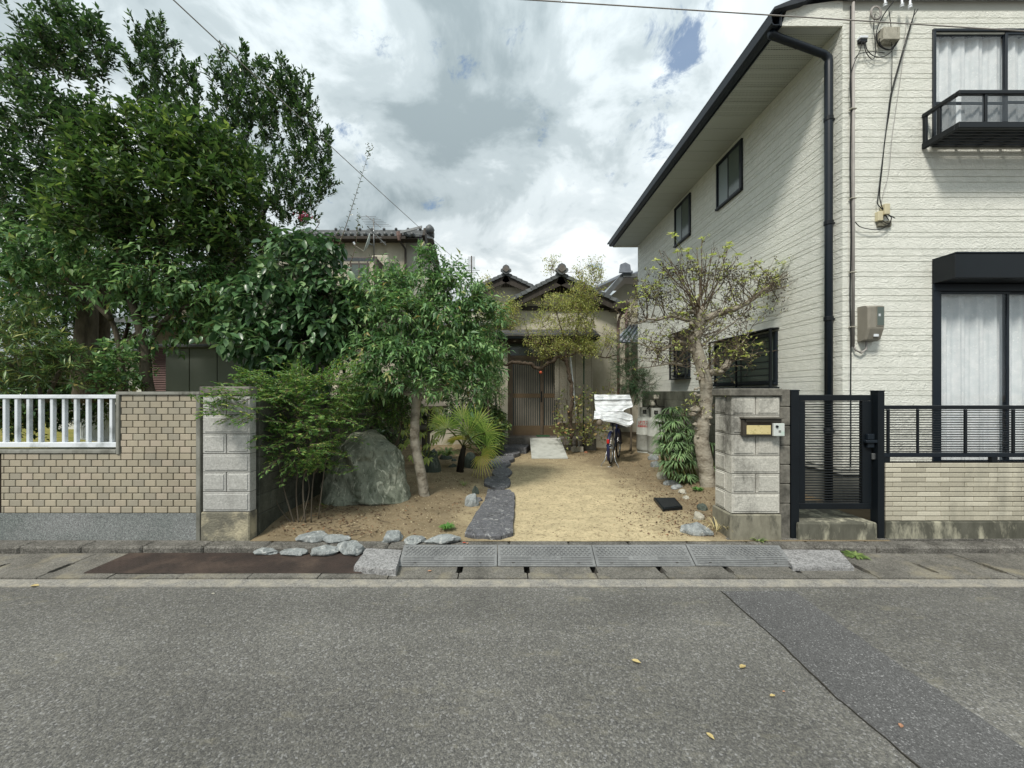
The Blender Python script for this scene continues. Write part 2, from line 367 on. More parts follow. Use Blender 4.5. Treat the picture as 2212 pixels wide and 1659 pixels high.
M['rust'] = simple('rusty_steel_plate', '#453a35', '#352f2c', 5, .75, .3, .2, bs=70, bst=.9, bd=.006, c3='#554941', sc3=3)
def rubber():
    t = NT('grey_rubber'); col = t.ramp(t.noise(3, 7, .7), [(.3, hexc('#595b5c')), (.7, hexc('#7b7d7d'))])
    col = t.mix(t.ramp(t.noise(60, 4, .6), [(.5, 0), (.8, .5)]), col, hexc('#9a9b97')); t.bump(t.noise(150, 3, .6), .15, .002); return t.fin(col, .75, .3)
M['rubber'] = rubber()
def stone(name, a, b, c, s1=3, s2=9, wave=0, bst=.8, bd=.03):
    t = NT(name); v = t.pos((1, 1, .45), (0, .25, 0)); n1 = t.noise(s1, 9, .68, v, .8); n2 = t.noise(s2, 8, .7, v, 1.5)
    col = t.ramp(n1, [(.32, hexc(a)), (.5, hexc(b)), (.66, hexc(a))]); col = t.mix(t.ramp(n2, [(.54, 0), (.64, 1)]), col, hexc(c))
    col = t.mix(t.ramp(t.noise(s2*2.5, 5, .6, v, 1), [(.56, 0), (.7, .75)]), col, tuple(x*.35 for x in hexc(a)))
    t.bump(t.mix(.5, n2, t.noise(30, 6, .7, v)), bst, bd); return t.fin(col, .85, .25)
M['boulder'] = stone('green_schist', '#5d6455', '#8b9080', '#bdbfad', 3.2, 8, bst=1.0, bd=.05)
M['boulder_dk'] = stone('dark_boulder', '#3f4741', '#555d55', '#6f756c', 3, 8)
M['bluestone'] = stone('blue_grey_stone', '#666b6c', '#8e9393', '#b6b8b5', 7, 20, bst=.9, bd=.02)
M['slate'] = stone('dark_slate', '#47474a', '#65666a', '#9b9c9c', 5, 16, bst=1.0, bd=.03)
M['palestone'] = stone('pale_stone', '#8a887c', '#a9a699', '#c4c1b4', 5, 14, bst=.5, bd=.01)
# ================================================================== ground, road, gutter, kerb
ZR = -.075
mb = MB(); mb.box(-300, 300, -300, 700, -1.0, -.45); struct('ground', mb, M['ground'])
mb = MB(); mb.box(-30, 30, -7, 3.12, -.40, ZR); struct('road', mb, M['asphalt'])
le = [(905,362),(1045,485),(1215,640),(1400,820),(1560,955),(1760,1124)]; re_ = [(1225,362),(1340,448),(1500,560),(1700,697),(1900,830),(2212,1040)]
def c6(p): return G(1106 + p[0]*.5, 1097.2 + p[1]*.5, ZR)
L_ = [c6(p) for p in le]; R_ = [c6(p) for p in re_]
L_.append(L_[-1] + (L_[-1]-L_[-2])*6); R_.append(R_[-1] + (R_[-1]-R_[-2])*6)
def wob(pts, a=.012, step=.06):
    out = []
    for p, q in zip(pts, pts[1:]):
        k = max(1, int((q-p).length/step))
        for i in range(k): out.append(p.lerp(q, i/k) + Vector((R.uniform(-a,a), R.uniform(-a,a)*.5, 0)))
    return out + [pts[-1]]
Lw, Rw = wob(L_, .005), wob(R_, .007)
mb = MB(); mb.prism([(p.x, p.y) for p in Lw] + [(p.x, p.y) for p in Rw[::-1]], ZR+.0005, ZR+.005); struct('road_patch', mb, M['asphalt_patch'])
mb = MB(); cr = [(p.x-.001-R.uniform(0,.006), p.y) for p in Lw]; mb.prism(cr + [(p.x+.002, p.y) for p in Lw[::-1]], ZR+.0055, ZR+.0075); o = struct('road_crack', mb, simple('crack_dark', '#33312c', '#3d3b35', 30, .95, .1))
mb = MB(); mb.box(-30, 30, 3.123, 3.245, -.4, ZR+.006); struct('road_edge_strip', mb, M['strip'])
mb = MB(); mb.box(-30, 30, 3.26, 3.74, -.9, -.40); mb.box(-30, 30, 3.245, 3.262, -.9, -.12); struct('gutter_channel', mb, M['tile_bed'])
gut = thing('gutter', None, None, (0, 3.5, -.06)); gut['kind'] = 'structure'
PG = .593; X0G = .214
def slab_mesh(nw, ya=.085, yb=.27):
    m = MB(); a, b = .008, PG-.002; y0, y1 = 0, .49
    m.prism([(a,y0),(b,y0),(b,ya),(b-nw,ya+.012),(b-nw,yb),(b,yb+.012),(b,y1),(a,y1),(a,yb+.012),(a+nw,yb),(a+nw,ya+.012),(a,ya)], -.11, 0)
    return m.mesh('gutter_cover')
sm = slab_mesh(.022); sm.materials.append(M['gutter'])
for k in range(-12, 12):
    place('gutter_cover', sm, None, gut, loc=Vector((X0G + k*PG, 3.25, -.060 + R.uniform(-.003,.003))))
kb = thing('kerb', None, None, (0, 3.85, 0)); kb['kind'] = 'structure'
for k in range(-14, 32):
    m = MB(); x0 = -2.33 - .6*7 + k*.6; m.box(x0+.004, x0+.596, 3.757+R.uniform(-.003,.003), 3.925, -.4, R.uniform(-.006, 0), .016); me = m.mesh('kerb_stone')
    place('kerb_stone', me, M['kerb'], kb)
mb = MB(); mb.box(-30, 30, 3.74, 3.757, -.4, -.068); mb.box(-30, 30, 3.925, 4.0, -.4, -.012); mb.box(-30,-2.6,3.99,4.1,-.4,-.01); mb.box(2.3,9,3.926,3.97,-.4,.008); struct('kerb_bedding', mb, M['kerb'])
# private yard: sand and soil, a little uneven
def yard_z(x, y):
    z = .012 + .02*mnoise.noise(Vector((x*1.1, y*1.1, 3))) + .008*mnoise.noise(Vector((x*5, y*5, 8)))
    b = max(0, min(1, (-.25 - x)/.8)); z += .07*b*b*(3-2*b) * min(1, max(0, (y-3.95)/.6))
    c = max(0, min(1, (x - 2.55 - .06*(y-5))/.5)); z += .09*c*c*(3-2*c) * min(1, max(0, (y-4.4)/.8))
    e = max(0, 1 - (y-3.93)/.25); return z*(1-e) + .002*e
nx, ny = 150, 150; vs = []; fs = []
for j in range(ny+1):
    for i in range(nx+1):
        x = -2.56 + 6.5*i/nx; y = 3.895 + 9.2*(j/ny)**1.3; vs.append((x, y, yard_z(x, y)))
for j in range(ny):
    for i in range(nx): a = j*(nx+1)+i; fs.append((a, a+1, a+nx+2, a+nx+1))
yard = MB(); yard.v = vs; yard.f = fs; struct('sand_yard', yard, M['sand'], True)
mb = MB(); mb.box(3.94, 30, 3.97, 30, -.45, .10); struct('neighbour_ground', mb, M['ground'])
mb = MB(); mb.box(-30, -2.75, 4.1, 30, -.45, .16); struct('park_ground', mb, M['lawn'])
# ---- rusty steel plate, concrete pieces, rubber ramps over the gutter
o = MB().box(-3.62, -1.215, 3.325, 3.735, -.058, -.050, .002).build('steel_plate', M['rust'])
# raised diamond pattern as real studs
stud = MB()
for i in range(78):
    for j in range(13):
        x = -3.60 + i*.0305; y = 3.34 + j*.0305 + (i % 2)*.012; a = .7 if (i+j) % 2 else -.7; dx, dy = math.cos(a)*.011, math.sin(a)*.011; nx_, ny_ = -dy*.28, dx*.28
        if y > 3.725: continue
        stud.add([(x-dx,y-dy,-.0495),(x+nx_,y+ny_,-.0478),(x+dx,y+dy,-.0495),(x-nx_,y-ny_,-.0478)], [(0,1,2,3)])
tag(o, 'long rusty brown checker steel plate bridging the gutter before the block pillar', 'steel plate')
so_ = stud.build('raised_tread', M['rust'], o); so_['kind'] = 'stuff'
def rough_slab(name, poly, z0, z1, m, seed, label, cat, bev=.012, group=None):
    c = Vector((sum(p[0] for p in poly)/len(poly), sum(p[1] for p in poly)/len(poly))); rr = random.Random(seed)
    pts = []
    for i, p in enumerate(poly):
        q = poly[(i+1) % len(poly)]
        for k in range(6):
            t = k/6; pts.append((p[0]*(1-t)+q[0]*t + rr.uniform(-.006,.006), p[1]*(1-t)+q[1]*t + rr.uniform(-.006,.006)))
    n = len(pts); vs = []; 
    for s_, z in ((1.0, z0), (1.0, z1-bev), (1-.02, z1), (.6, z1+.001)):
        for (x, y) in pts:
            vs.append((c.x+(x-c.x)*s_, c.y+(y-c.y)*s_, z + (rr.uniform(-.003,.003) if z > z0 else 0)))
    vs.append((c.x, c.y, z1)); fs = []
    for l in range(3):
        for i in range(n): j = (i+1) % n; fs.append((l*n+i, l*n+j, (l+1)*n+j, (l+1)*n+i))
    for i in range(n): fs.append((3*n+i, 3*n+(i+1) % n, 4*n))
    b = MB(); b.v = vs; b.f = fs; o = b.build(name, m); return tag(o, label, cat, group)
def gp(pts, z): return [(lambda v: (v.x, v.y))(G(x, y, z)) for x, y in pts]
rough_slab('concrete_slab', gp([(765,1222),(855,1230),(869,1187),(790,1184)], .0), -.06, .0, M['sandy_conc'], 3, 'pitted grey concrete slab beside the first rubber ramp and the rusty plate', 'concrete slab')
rough_slab('concrete_slab', gp([(1712,1223),(1845,1223),(1812,1188),(1682,1186)], -.02), -.06, -.02, M['sandy_conc'], 4, 'rectangular concrete slab over the gutter in front of the black gate', 'concrete slab')
rx = [872, 1073, 1273, 1473, 1683]
Xr = [XX(x, 3.65) for x in rx]; wr = (Xr[4]-Xr[0])/4
def ramp_mesh():
    m = MB(); W2 = wr/2-.004; y0, y1, z0, z1 = 3.455-3.55, 3.655-3.55, .008, .118
    m.add([(-W2,y0,0),(W2,y0,0),(W2,y1,0),(-W2,y1,0),(-W2,y0,z0),(W2,y0,z0),(W2,y1-.012,z1),(-W2,y1-.012,z1),(W2,y1,z1),(-W2,y1,z1)],
          [(3,2,1,0),(0,1,5,4),(4,5,6,7),(7,6,8,9),(1,2,8,6,5),(0,4,7,9,3),(2,3,9,8)]); return m
rnv = Vector((0, -(.110), .188)).normalized(); rup = Vector((0, .188, .110)).normalized()
def on_ramp(u, t, hgt=0): return Vector((u, 3.455-3.55, .008)) + rup*t + rnv*hgt
LR = .2165
def ramp_studs():
    m = MB()
    for r_ in range(5):
        for c_ in range(22):
            u = -wr/2 + .042 + c_*.0395 + (r_ % 2)*.0197; t = .118 + r_*.0205
            if abs(u) > wr/2-.03: continue
            c = on_ramp(u, t); k = 10; o = len(m.v)
            for rad, hg in ((.0155, 0), (.0135, .007)):
                for i in range(k): a = 2*math.pi*i/k; m.v.append(tuple(c + Vector((1,0,0))*math.cos(a)*rad + rup*math.sin(a)*rad*.75 + rnv*hg))
            for i in range(k): j = (i+1) % k; m.f.append((o+i, o+j, o+k+j, o+k+i))
            m.f.append(tuple(o+k+i for i in range(k)))
    return m
def ramp_ribs():
    m = MB()
    for q, t in enumerate((.018, .036, .054, .072, .090)):
        segs = [(-wr/2+.03, wr/2-.03)] if q < 3 else [(-wr/2+.03, -.135), (.135, wr/2-.03)]
        for a, b in segs:
            o = len(m.v)
            for u in (a, b):
                for tt, hg in ((t-.005, 0), (t-.0035, .006), (t+.0035, .006), (t+.005, 0)): m.v.append(tuple(on_ramp(u, tt, hg)))
            for i in range(3): m.f.append((o+i, o+i+1, o+5+i, o+4+i))
    return m
tm = text_mesh('SAFETY UP', .042, .0012, .0006)
bas = Matrix(((1,0,0),(0,rup.y,rnv.y),(0,rup.z,rnv.z)))
for v in tm.vertices: v.co = on_ramp(0, .083, .0015) + bas @ Vector((v.co.x*.92, v.co.y*.85, v.co.z))
rb = [ramp_mesh().mesh('ramp_body'), ramp_studs().mesh('anti_slip_dots'), ramp_ribs().mesh('rib'), tm]
bolt = MB()
bolt.box(-.012, .012, -.006, .006, 0, .002)
for i in range(4):
    cx_ = (Xr[0] + wr*(i+.5)); r_ = thing('kerb_ramp', ['grey rubber kerb ramp next to the pitted concrete slab, first of the row', 'grey rubber kerb ramp before the dark stone path, second of the row',
        'grey rubber kerb ramp in front of the sand drive, third of the row', 'grey rubber kerb ramp at the end of the row, before the mailbox pillar'][i], 'kerb ramp', (cx_, 3.55, -.058), 'rubber kerb ramps along the gutter')
    T = Matrix.Translation((cx_, 3.55, -.058)) @ Matrix.Rotation([.0, .004, -.004, .012][i], 4, 'Y')
    for me, nm in zip(rb, ('ramp_body', 'anti_slip_dot', 'rib', 'raised_lettering')):
        q = place(nm, me, M['rubber'], r_, mat_=T)
        if nm in ('anti_slip_dot', 'rib'): q['kind'] = 'stuff'
    for u in (-.30, .29):
        place('bolt_recess', bolt.mesh('bolt_recess'), M['tile_bed'], r_, mat_=T @ Matrix.Translation(on_ramp(u, .027, .001)) @ Matrix.Rotation(.53, 4, 'X'))
# ================================================================== tiled garden wall (front boundary of the next plot)
YW = 3.95; K = YW / F
def L7(cx_, cy_, Y=YW): p = P(cx_*.3141, 768 + cy_*.3141, Y); return p.x, p.z
xa = -7.2; xt1, _ = L7(803, 0); xt2, _ = L7(826, 0); xr1, _ = L7(1352, 0); xr2, _ = L7(1382, 0)
_, ztop = L7(0, 249); _, zt1 = L7(0, 271); _, zs1 = L7(0, 648); _, zs0 = L7(0, 672); _, zb = L7(0, 1084); _, z0 = L7(0, 1262)
tw = thing('tiled_wall', 'low wall of beige tiles with grey trim and granite plinth below the white railing', 'garden wall', (-4.5, YW, 0))
MB().box(xa, xt2-.002, YW+.016, YW+.11, zb, zs0).box(xt2-.002, xr1+.002, YW+.0161, YW+.1099, zb, zt1-.001).build('wall_core', M['tile_bed'], tw)
MB().box(xa, xr1-.002, YW+.004, YW+.13, -.3, zb-.004, .004).build('plinth', M['granite'], tw)
MB().box(xa, xt1, YW-.012, YW+.12, zs0, zs1, .004).build('coping', M['trim'], tw)
MB().box(xt1+.001, xt2, YW-.014, YW+.121, zs0-.01, zt1, .004).build('coping', M['trim'], tw)
MB().box(xt1, xr2-.003, YW-.016, YW+.122, zt1+.001, ztop, .004).build('coping', M['trim'], tw)
MB().box(xr1, xr2, YW-.012, YW+.118, -.3, zt1, .005).build('end_trim', M['trim'], tw)
pit = .1202; row = (zs0 - zb) / 9.0
def fr_tile(w_, h_, dep=.014, bev=.003):
    m = MB(); a = bev
    m.add([(0,dep,0),(w_,dep,0),(w_,dep,h_),(0,dep,h_),(0,a,0),(w_,a,0),(w_,a,h_),(0,a,h_),(a,0,a),(w_-a,0,a),(w_-a,0,h_-a),(a,0,h_-a)],
          [(0,1,5,4),(1,2,6,5),(2,3,7,6),(3,0,4,7),(4,5,9,8),(5,6,10,9),(6,7,11,10),(7,4,8,11),(8,9,10,11)]); return m.mesh('tile')
full = fr_tile(pit-.0085, row-.008, .020); full.materials.append(M['tile']); cache = {}
def lay(x_lo, x_hi, zlo, zhi, off0, root, nm, me_full, pitch, rw, fn, y, joint=.0085, mn=.02, n0=0):
    r_ = 0; z = zhi; cnt = 0
    while z - rw > zlo - .012:
        z -= rw; x = x_hi - off0[r_ % len(off0)]
        # walk left from the right end
        x1 = x_hi; first = off0[r_ % len(off0)]
        edges = [x_hi]
        if first > 0: edges.append(x_hi - first)
        else: edges.append(x_hi - pitch)
        while edges[-1] > x_lo: edges.append(edges[-1] - pitch)
        for a, b in zip(edges, edges[1:]):
            b2 = max(b, x_lo); wd = a - b2 - joint
            if wd < mn: continue
            if abs(wd - (pitch - joint)) < .002: me = me_full
            else:
                k = (nm, round(wd, 3), round(rw, 4))
                if k not in cache: cache[k] = fn(wd, rw-joint*.92); cache[k].materials.append(me_full.materials[0])
                me = cache[k]
            o = place(nm, me, None, root, loc=Vector((b2 + joint/2, y + R.uniform(-.0008, .0008), z + joint/2))); cnt += 1
        r_ += 1
    return cnt
lay(xt2, xr1, zs0+.001, zt1-.001, [.055, 0], tw, 'tile', full, pit, (zt1-zs0)/9.0, fr_tile, YW)
lay(-5.15, xr1, zb, zs0-.001, [.058, 0], tw, 'tile', full, pit, row, fr_tile, YW)
# white railing on the low part
rl = thing('white_railing', 'white aluminium railing with upright bars on the low tiled wall', 'railing', (-5, YW+.05, zs1))
_, a1 = L7(0, 270); _, a0 = L7(0, 296); _, b1 = L7(0, 600); _, b0 = L7(0, 634); xe, _ = L7(800, 0)
MB().box(-7.2, xe-.002, YW+.02, YW+.075, a0, a1, .004).build('top_rail', M['white_alu'], rl)
MB().box(-7.2, xe-.002, YW+.02, YW+.075, b0, b1, .004).build('bottom_rail', M['white_alu'], rl)
bar = MB().box(0, .031, 0, .036, 0, a0-b1, .003).mesh('bar'); bar.materials.append(M['white_alu'])
xl, _ = L7(730, 0); stp = L7(82.2, 0)[0] - L7(0, 0)[0]
for i in range(26): place('bar', bar, None, rl, loc=Vector((xl - i*stp, YW+.03, b1)))
# ================================================================== block gate pillars
def blk(w_, h_, dep, inset=.018):
    """split-faced block: smooth margin, raised rough panel"""
    m = MB(); i = inset
    m.add([(0,dep,0),(w_,dep,0),(w_,dep,h_),(0,dep,h_),(0,.004,0),(w_,.004,0),(w_,.004,h_),(0,.004,h_),(.004,0,.004),(w_-.004,0,.004),(w_-.004,0,h_-.004),(.004,0,h_-.004),
           (i,0.001,i),(w_-i,0.001,i),(w_-i,0.001,h_-i),(i,0.001,h_-i),(i+.005,-.007,i+.005),(w_-i-.005,-.007,i+.005),(w_-i-.005,-.007,h_-i-.005),(i+.005,-.007,h_-i-.005)],
          [(0,1,5,4),(1,2,6,5),(2,3,7,6),(3,0,4,7),(4,5,9,8),(5,6,10,9),(6,7,11,10),(7,4,8,11),(8,9,13,12),(9,10,14,13),(10,11,15,14),(11,8,12,15),
           (12,13,17,16),(13,14,18,17),(14,15,19,18),(15,12,16,19),(16,17,18,19),(3,2,1,0)]); return m
YP = 3.93
pl = thing('block_pillar', 'pale grey split-face block pillar with brown cap at the end of the tiled wall', 'gate pillar', (-2.8, YP+.1, 0))
xp0, xp1 = L7(1395, 0, YP)[0], L7(1718, 0, YP)[0]
ys = [408, 540, 675, 803, 938, 1075]; zc = [L7(0, c, YP)[1] for c in [277] + ys]
MB().box(xp0+.006, xp1-.006, YP+.012, YP+.095, zc[-1], zc[0]-.002).build('mortar_core', M['mortar'], pl)
MB().box(L7(1372,0,YP)[0]+.006, L7(1722,0,YP)[0], YP-.012, YP+.108, L7(0,272,YP)[1], L7(0,214,YP)[1], .006).build('cap_stone', M['cap'], pl)
MB().box(L7(1380,0,YP)[0], L7(1714,0,YP)[0]+.002, YP-.004, YP+.13, -.3, zc[-1]-.004, .01).build('plinth', M['plinth_l'], pl)
for i in range(6):
    h_ = zc[i]-zc[i+1]-.006; w_ = xp1-xp0
    if i % 2 == 0:
        wh = w_/2-.004
        for x in (xp0, xp0+w_/2+.004):
            b = blk(wh, h_, .10); b.v = [(v[0]+x, v[1]+YP, v[2]+zc[i+1]+.003) for v in b.v]; b.build('block', M['block_l'], pl)
    else:
        b = blk(w_, h_, .10); b.v = [(v[0]+xp0, v[1]+YP, v[2]+zc[i+1]+.003) for v in b.v]; b.build('block', M['block_l'], pl)
# right pillar, with its side running back into the yard
def L8(cx_, cy_, Y=YP): p = P(1536.1 + cx_*.23148, 822.9 + cy_*.23148, Y); return p.x, p.z
pr = thing('block_pillar', 'stained grey block pillar that carries the mailbox beside the black gate', 'gate pillar', (2.6, YP+.15, 0))
xq0, xq1 = 2.345, L8(640, 0)[0]; YB = 4.24
zr_ = [L8(0, c)[1] for c in (146, 320, 500, 695, 868, 1050, 1238)]
MB().box(xq0+.008, xq1+.012, YP+.014, YB-.004, zr_[-1], zr_[0]-.003).build('mortar_core', M['mortar'], pr)
MB().box(xq0-.03, xq1+.02, YP-.022, YB+.02, L8(0,140)[1], L8(0,70)[1], .008).build('cap_stone', M['cap_r'], pr)
MB().box(xq0-.018, xq1+.018, YP-.012, YB+.03, -.3, zr_[-1]-.006, .012).build('plinth', M['plinth'], pr)
for i in range(6):
    h_ = zr_[i]-zr_[i+1]-.007; w_ = xq1-xq0
    spans = [(0, w_/2-.004), (w_/2+.004, w_)] if i % 2 == 0 else [(0, w_)]
    for a, b_ in spans:
        b = blk(b_-a, h_, .096); b.v = [(v[0]+xq0+a, v[1]+YP, v[2]+zr_[i+1]+.0035) for v in b.v]; b.build('block', M['block_r'], pr)
    b = blk(YB-YP-.102, h_, .10)   # side blocks facing the drive
    b.v = [(v[1]+xq0, YB-.001-v[0], v[2]+zr_[i+1]+.0035) for v in b.v]; b.build('side_block', M['block_r'], pr)
ec = thing('block_column', 'narrow column of plain grey half blocks between the mailbox pillar and the gate', 'block column', (2.9, YW+.06, 0))
zz_ = [L8(0, c, YW)[1] for c in (75, 240, 418, 603, 782, 962, 1145)] + [-.3]
xe0, xe1 = xq1+.021, L8(746, 0, YW)[0]-.003
for a, b_ in zip(zz_, zz_[1:]): MB().box(xe0, xe1, YW+.004, YW+.12, b_+.002, a-.003, .007).build('half_block', M['cap_r'], ec)
# mailbox with door phone
mx = thing('mailbox', 'dark bronze letterbox with yellowed name plate set on the block pillar', 'mailbox', (2.68, YP-.03, .95))
def bx8(root, nm, m, c0, c1, r0, r1, y0, y1, bev=.003): x0, za = L8(c0, r1, YP-.05); x1, zb_ = L8(c1, r0, YP-.05); return MB().box(x0, x1, y0, y1, za, zb_, bev).build(nm, m, root)
bronze = simple('bronze_metal', '#4d4840', '#413c35', 5, .4, .5, .3, bst=0)
bx8(mx, 'box', bronze, 300, 655, 362, 512, YP-.055, YP+.03, .004)
bx8(mx, 'lid', simple('lid_metal', '#77736a', '#615d55', 5, .35, .5, .4, bst=0), 290, 662, 338, 350, YP-.085, YP+.02, .002)
bx8(mx, 'mail_slot', bronze, 318, 650, 353, 380, YP-.066, YP-.056, .003)
bx8(mx, 'mail_slot_gap', M['tile_bed'], 330, 560, 386, 406, YP-.0575, YP-.0555, .001)
npl = simple('yellowed_plate', '#cfc190', '#bfb07c', 6, .5, .4, bst=.05, c3='#9f9463', sc3=25)
bx8(mx, 'name_plate', npl, 326, 550, 414, 498, YP-.064, YP-.0565, .002)
dp = thing('door_phone', 'white door phone with round black button beside the letterbox name plate', 'door phone', (2.78, YP-.08, .95))
pw = simple('phone_plastic', '#c9ccc9', '#bfc4c1', 4, .5, .4, bst=0, c3='#8fbfa8', sc3=3)
bx8(dp, 'housing', pw, 565, 666, 395, 512, YP-.083, YP-.056, .004)
x, z = L8(618, 426, YP-.09); MB().tube([(x, YP-.095, z), (x, YP-.083, z)], [.011, .013], 14).build('button', M['black'], dp)
for i in range(4): bx8(dp, 'speaker_slot', M['tile_bed'], 609+i*6, 612+i*6, 458, 480, YP-.0845, YP-.0832, 0)
# ================================================================== black gate
YG = 4.0
def pst(nm, c0, c1, r0, lab):
    x0 = L8(c0, 0, YW)[0]; x1 = L8(c1, 0, YW)[0]; z1 = L8(0, r0, YW)[1]
    o = thing('gate_post', lab, 'gate post', ((x0+x1)/2, YW+.04, -.01), 'posts of the black gate')
    MB().box(x0, x1, YW, YW+.09, -.3, z1-.012, .004).build('post', M['black'], o); MB().box(x0-.003, x1+.003, YW-.003, YW+.093, z1-.012, z1, .003).build('post_cap', M['black2'], o); return x0, x1
p0 = pst('gate_post', 749, 825, 82, 'slim black hinge post between the block column and the gate leaf'); p1 = pst('gate_post', 1560, 1622, 88, 'thick black latch post between the gate leaf and the white brick wall')
gt = thing('gate', 'closed black aluminium gate leaf with many thin horizontal slats', 'gate', (3.4, YG, .2))
gx0 = L8(822, 0, YG)[0]; gx1 = L8(1500, 0, YG)[0]; gz = [L8(0, c, YG)[1] for c in (130, 186, 1142, 1198)]
ox0, ox1 = L8(880, 0, YG)[0], L8(1415, 0, YG)[0]
MB().box(gx0, gx1, YG, YG+.045, gz[1], gz[0], .004).build('top_rail', M['black'], gt); MB().box(gx0+.002, gx1-.002, YG, YG+.045, gz[3], gz[2], .004).build('bottom_rail', M['black'], gt)
MB().box(gx0, ox0, YG+.001, YG+.044, gz[2]+.001, gz[1]-.001, .003).build('stile', M['black'], gt); MB().box(ox1, gx1, YG+.001, YG+.044, gz[2]+.001, gz[1]-.001, .003).build('stile', M['black'], gt)
ns = 39; sp_ = (gz[1]-gz[2])/ns
slat = MB().box(ox0+.001, ox1-.001, 0, .022, 0, .0095, .002).mesh('slat'); slat.materials.append(M['black'])
for i in range(ns): place('slat', slat, None, gt, loc=Vector((0, YG+.011, gz[2] + sp_*(i+.45))))
for a, b_, c, d_, y0, y1, m_ in ((1440,1502,493,545,-.03,0,M['black2']), (1412,1518,548,574,-.045,-.005,M['black2']), (1440,1502,577,620,-.028,0,M['black2'])):
    x0, za = L8(a, d_, YG); x1, zb_ = L8(b_, c, YG); MB().box(x0, x1, YG+y0, YG+y1, za, zb_, .004).build('latch', m_, gt)
x0, za = L8(1492, 730, YG); x1, zb_ = L8(1548, 675, YG); MB().box(x0, x1, YG-.02, YG, za, zb_, .003).build('strike_plate', M['steel'], gt)
st = rough_slab('concrete_step', [(3.02,3.925),(3.82,3.925),(3.82,4.7),(3.02,4.7)], -.3, .175, M['plinth_d'], 9, 'weathered concrete step beneath the black gate', 'step', .012)
# ================================================================== white brick wall with slatted fence
def L6(cx_, cy_, Y=YW): p = P(1481.2 + cx_*.33037, 768 + cy_*.33037, Y); return p.x, p.z
wx0 = L6(1308, 0)[0]; wz1 = L6(0, 702)[1]; wz0 = L6(0, 1082)[1]
ww = thing('brick_wall', 'low wall of thin white bricks on a stained plinth right of the gate', 'garden wall', (5.2, YW, 0))
MB().box(wx0+.004, 8.6, YW+.013, YW+.11, wz0, wz1-.003).build('wall_core', M['mortar_dk'], ww)
MB().box(wx0, 8.6, YW-.008, YW+.13, -.3, wz0-.005, .006).build('plinth', M['plinth_d'], ww)
rw = (wz1-wz0)/12
def br(w_, h_): return fr_tile(w_, h_, .014, .003)
bf = br(.2465-.005, rw-.007); bf.materials.append(M['wbrick'])
def lay_lr(x_lo, x_hi):
    for r_ in range(12):
        z = wz1 - (r_+1)*rw; e = [x_lo, x_lo + (.075 if r_ % 2 == 0 else .165)]
        while e[-1] < x_hi: e.append(e[-1] + .2465)
        for a, b_ in zip(e, e[1:]):
            wd = b_-a-.005; me = bf
            if abs(wd-.2415) > .002:
                k = ('wb', round(wd, 3))
                if k not in cache: cache[k] = br(wd, rw-.007); cache[k].materials.append(M['wbrick'])
                me = cache[k]
            place('brick', me, None, ww, loc=Vector((a+.0025, YW + R.uniform(-.0012,.0012), z+.0035)))
lay_lr(wx0, 6.1)
fn_ = thing('slatted_fence', 'black aluminium fence of thin horizontal slats on the white brick wall', 'fence', (5.2, YW+.05, wz1))
f1, f0 = L6(0, 327)[1], L6(0, 352)[1]; g1, g0 = L6(0, 640)[1], L6(0, 668)[1]; fx0 = L6(1308, 0)[0]+.002
MB().box(fx0, 8.6, YW+.03, YW+.075, f0, f1, .004).build('top_rail', M['black'], fn_); MB().box(fx0, 8.6, YW+.03, YW+.075, g0, g1, .004).build('bottom_rail', M['black2'], fn_)
fs_ = MB().box(fx0+.001, 8.6, 0, .02, 0, .009, .002).mesh('slat'); fs_.materials.append(M['black'])
for i in range(18): place('slat', fs_, None, fn_, loc=Vector((0, YW+.043, g1 + (f0-g1)*(i+.35)/18)))
for i, c in enumerate((1345, 1540, 1855, 2170, 2480, 2790)):
    x = L6(c, 0)[0]; w_ = .02 if i in (1,) else .026; MB().box(x-w_/2, x+w_/2, YW+.026, YW+.0425, g1+.001, f0-.001, .002).build('upright', M['black'], fn_)
for c in (1340, 2050, 2760):
    x = L6(c, 0)[0]; MB().box(x-.03, x+.03, YW+.032, YW+.072, wz1-.01, g0, .003).build('fence_foot', M['black'], fn_)
# ================================================================== white sided two-storey house
XS, YF_, YE = 4.157, 4.70, 11.8
def siding():
    t = NT('cream_siding'); v = t.pos((1, 1, 1.35))
    sp = t.n('ShaderNodeSeparateXYZ'); t.l(t.geo.outputs['Position'], sp.inputs[0])
    col = t.ramp(t.noise(9, 6, .6), [(.3, hexc('#d6d8cf')), (.7, hexc('#e3e4dc'))])
    col = t.mix(t.ramp(t.noise(.9, 7, .7, t.pos((1, 1, .3))), [(.56, 0), (.8, .35)]), col, hexc('#b9bcb2'))
    t.bump(t.mix(.35, t.noise(20, 3, .5, v, 1.6), t.noise(46, 3, .5, v, 1.6)), .75, .028); return t.fin(col, .75, .25)
M['siding'] = siding()
M['found'] = simple('foundation_render', '#7f8078', '#6f706a', 10, .9, bs=70, bst=.3)
hs = thing('sided_house', 'cream two-storey house with embossed horizontal siding and black eaves gutter', 'house', (6.5, 8, 0))
bands = [.1451, .0868, .0658, .1287, .0583]; tops = []
z = 2.92 + .4847*7
while z > .6:
    for b in bands: tops.append((z, z-b)); z -= b
tops = [(a, b) for a, b in tops if a < 6.30 and b > .50]
ops_front = [(5.25, 7.6, .53, 3.13), (5.25, 7.3, 4.5, 5.94)]
gap = .0022
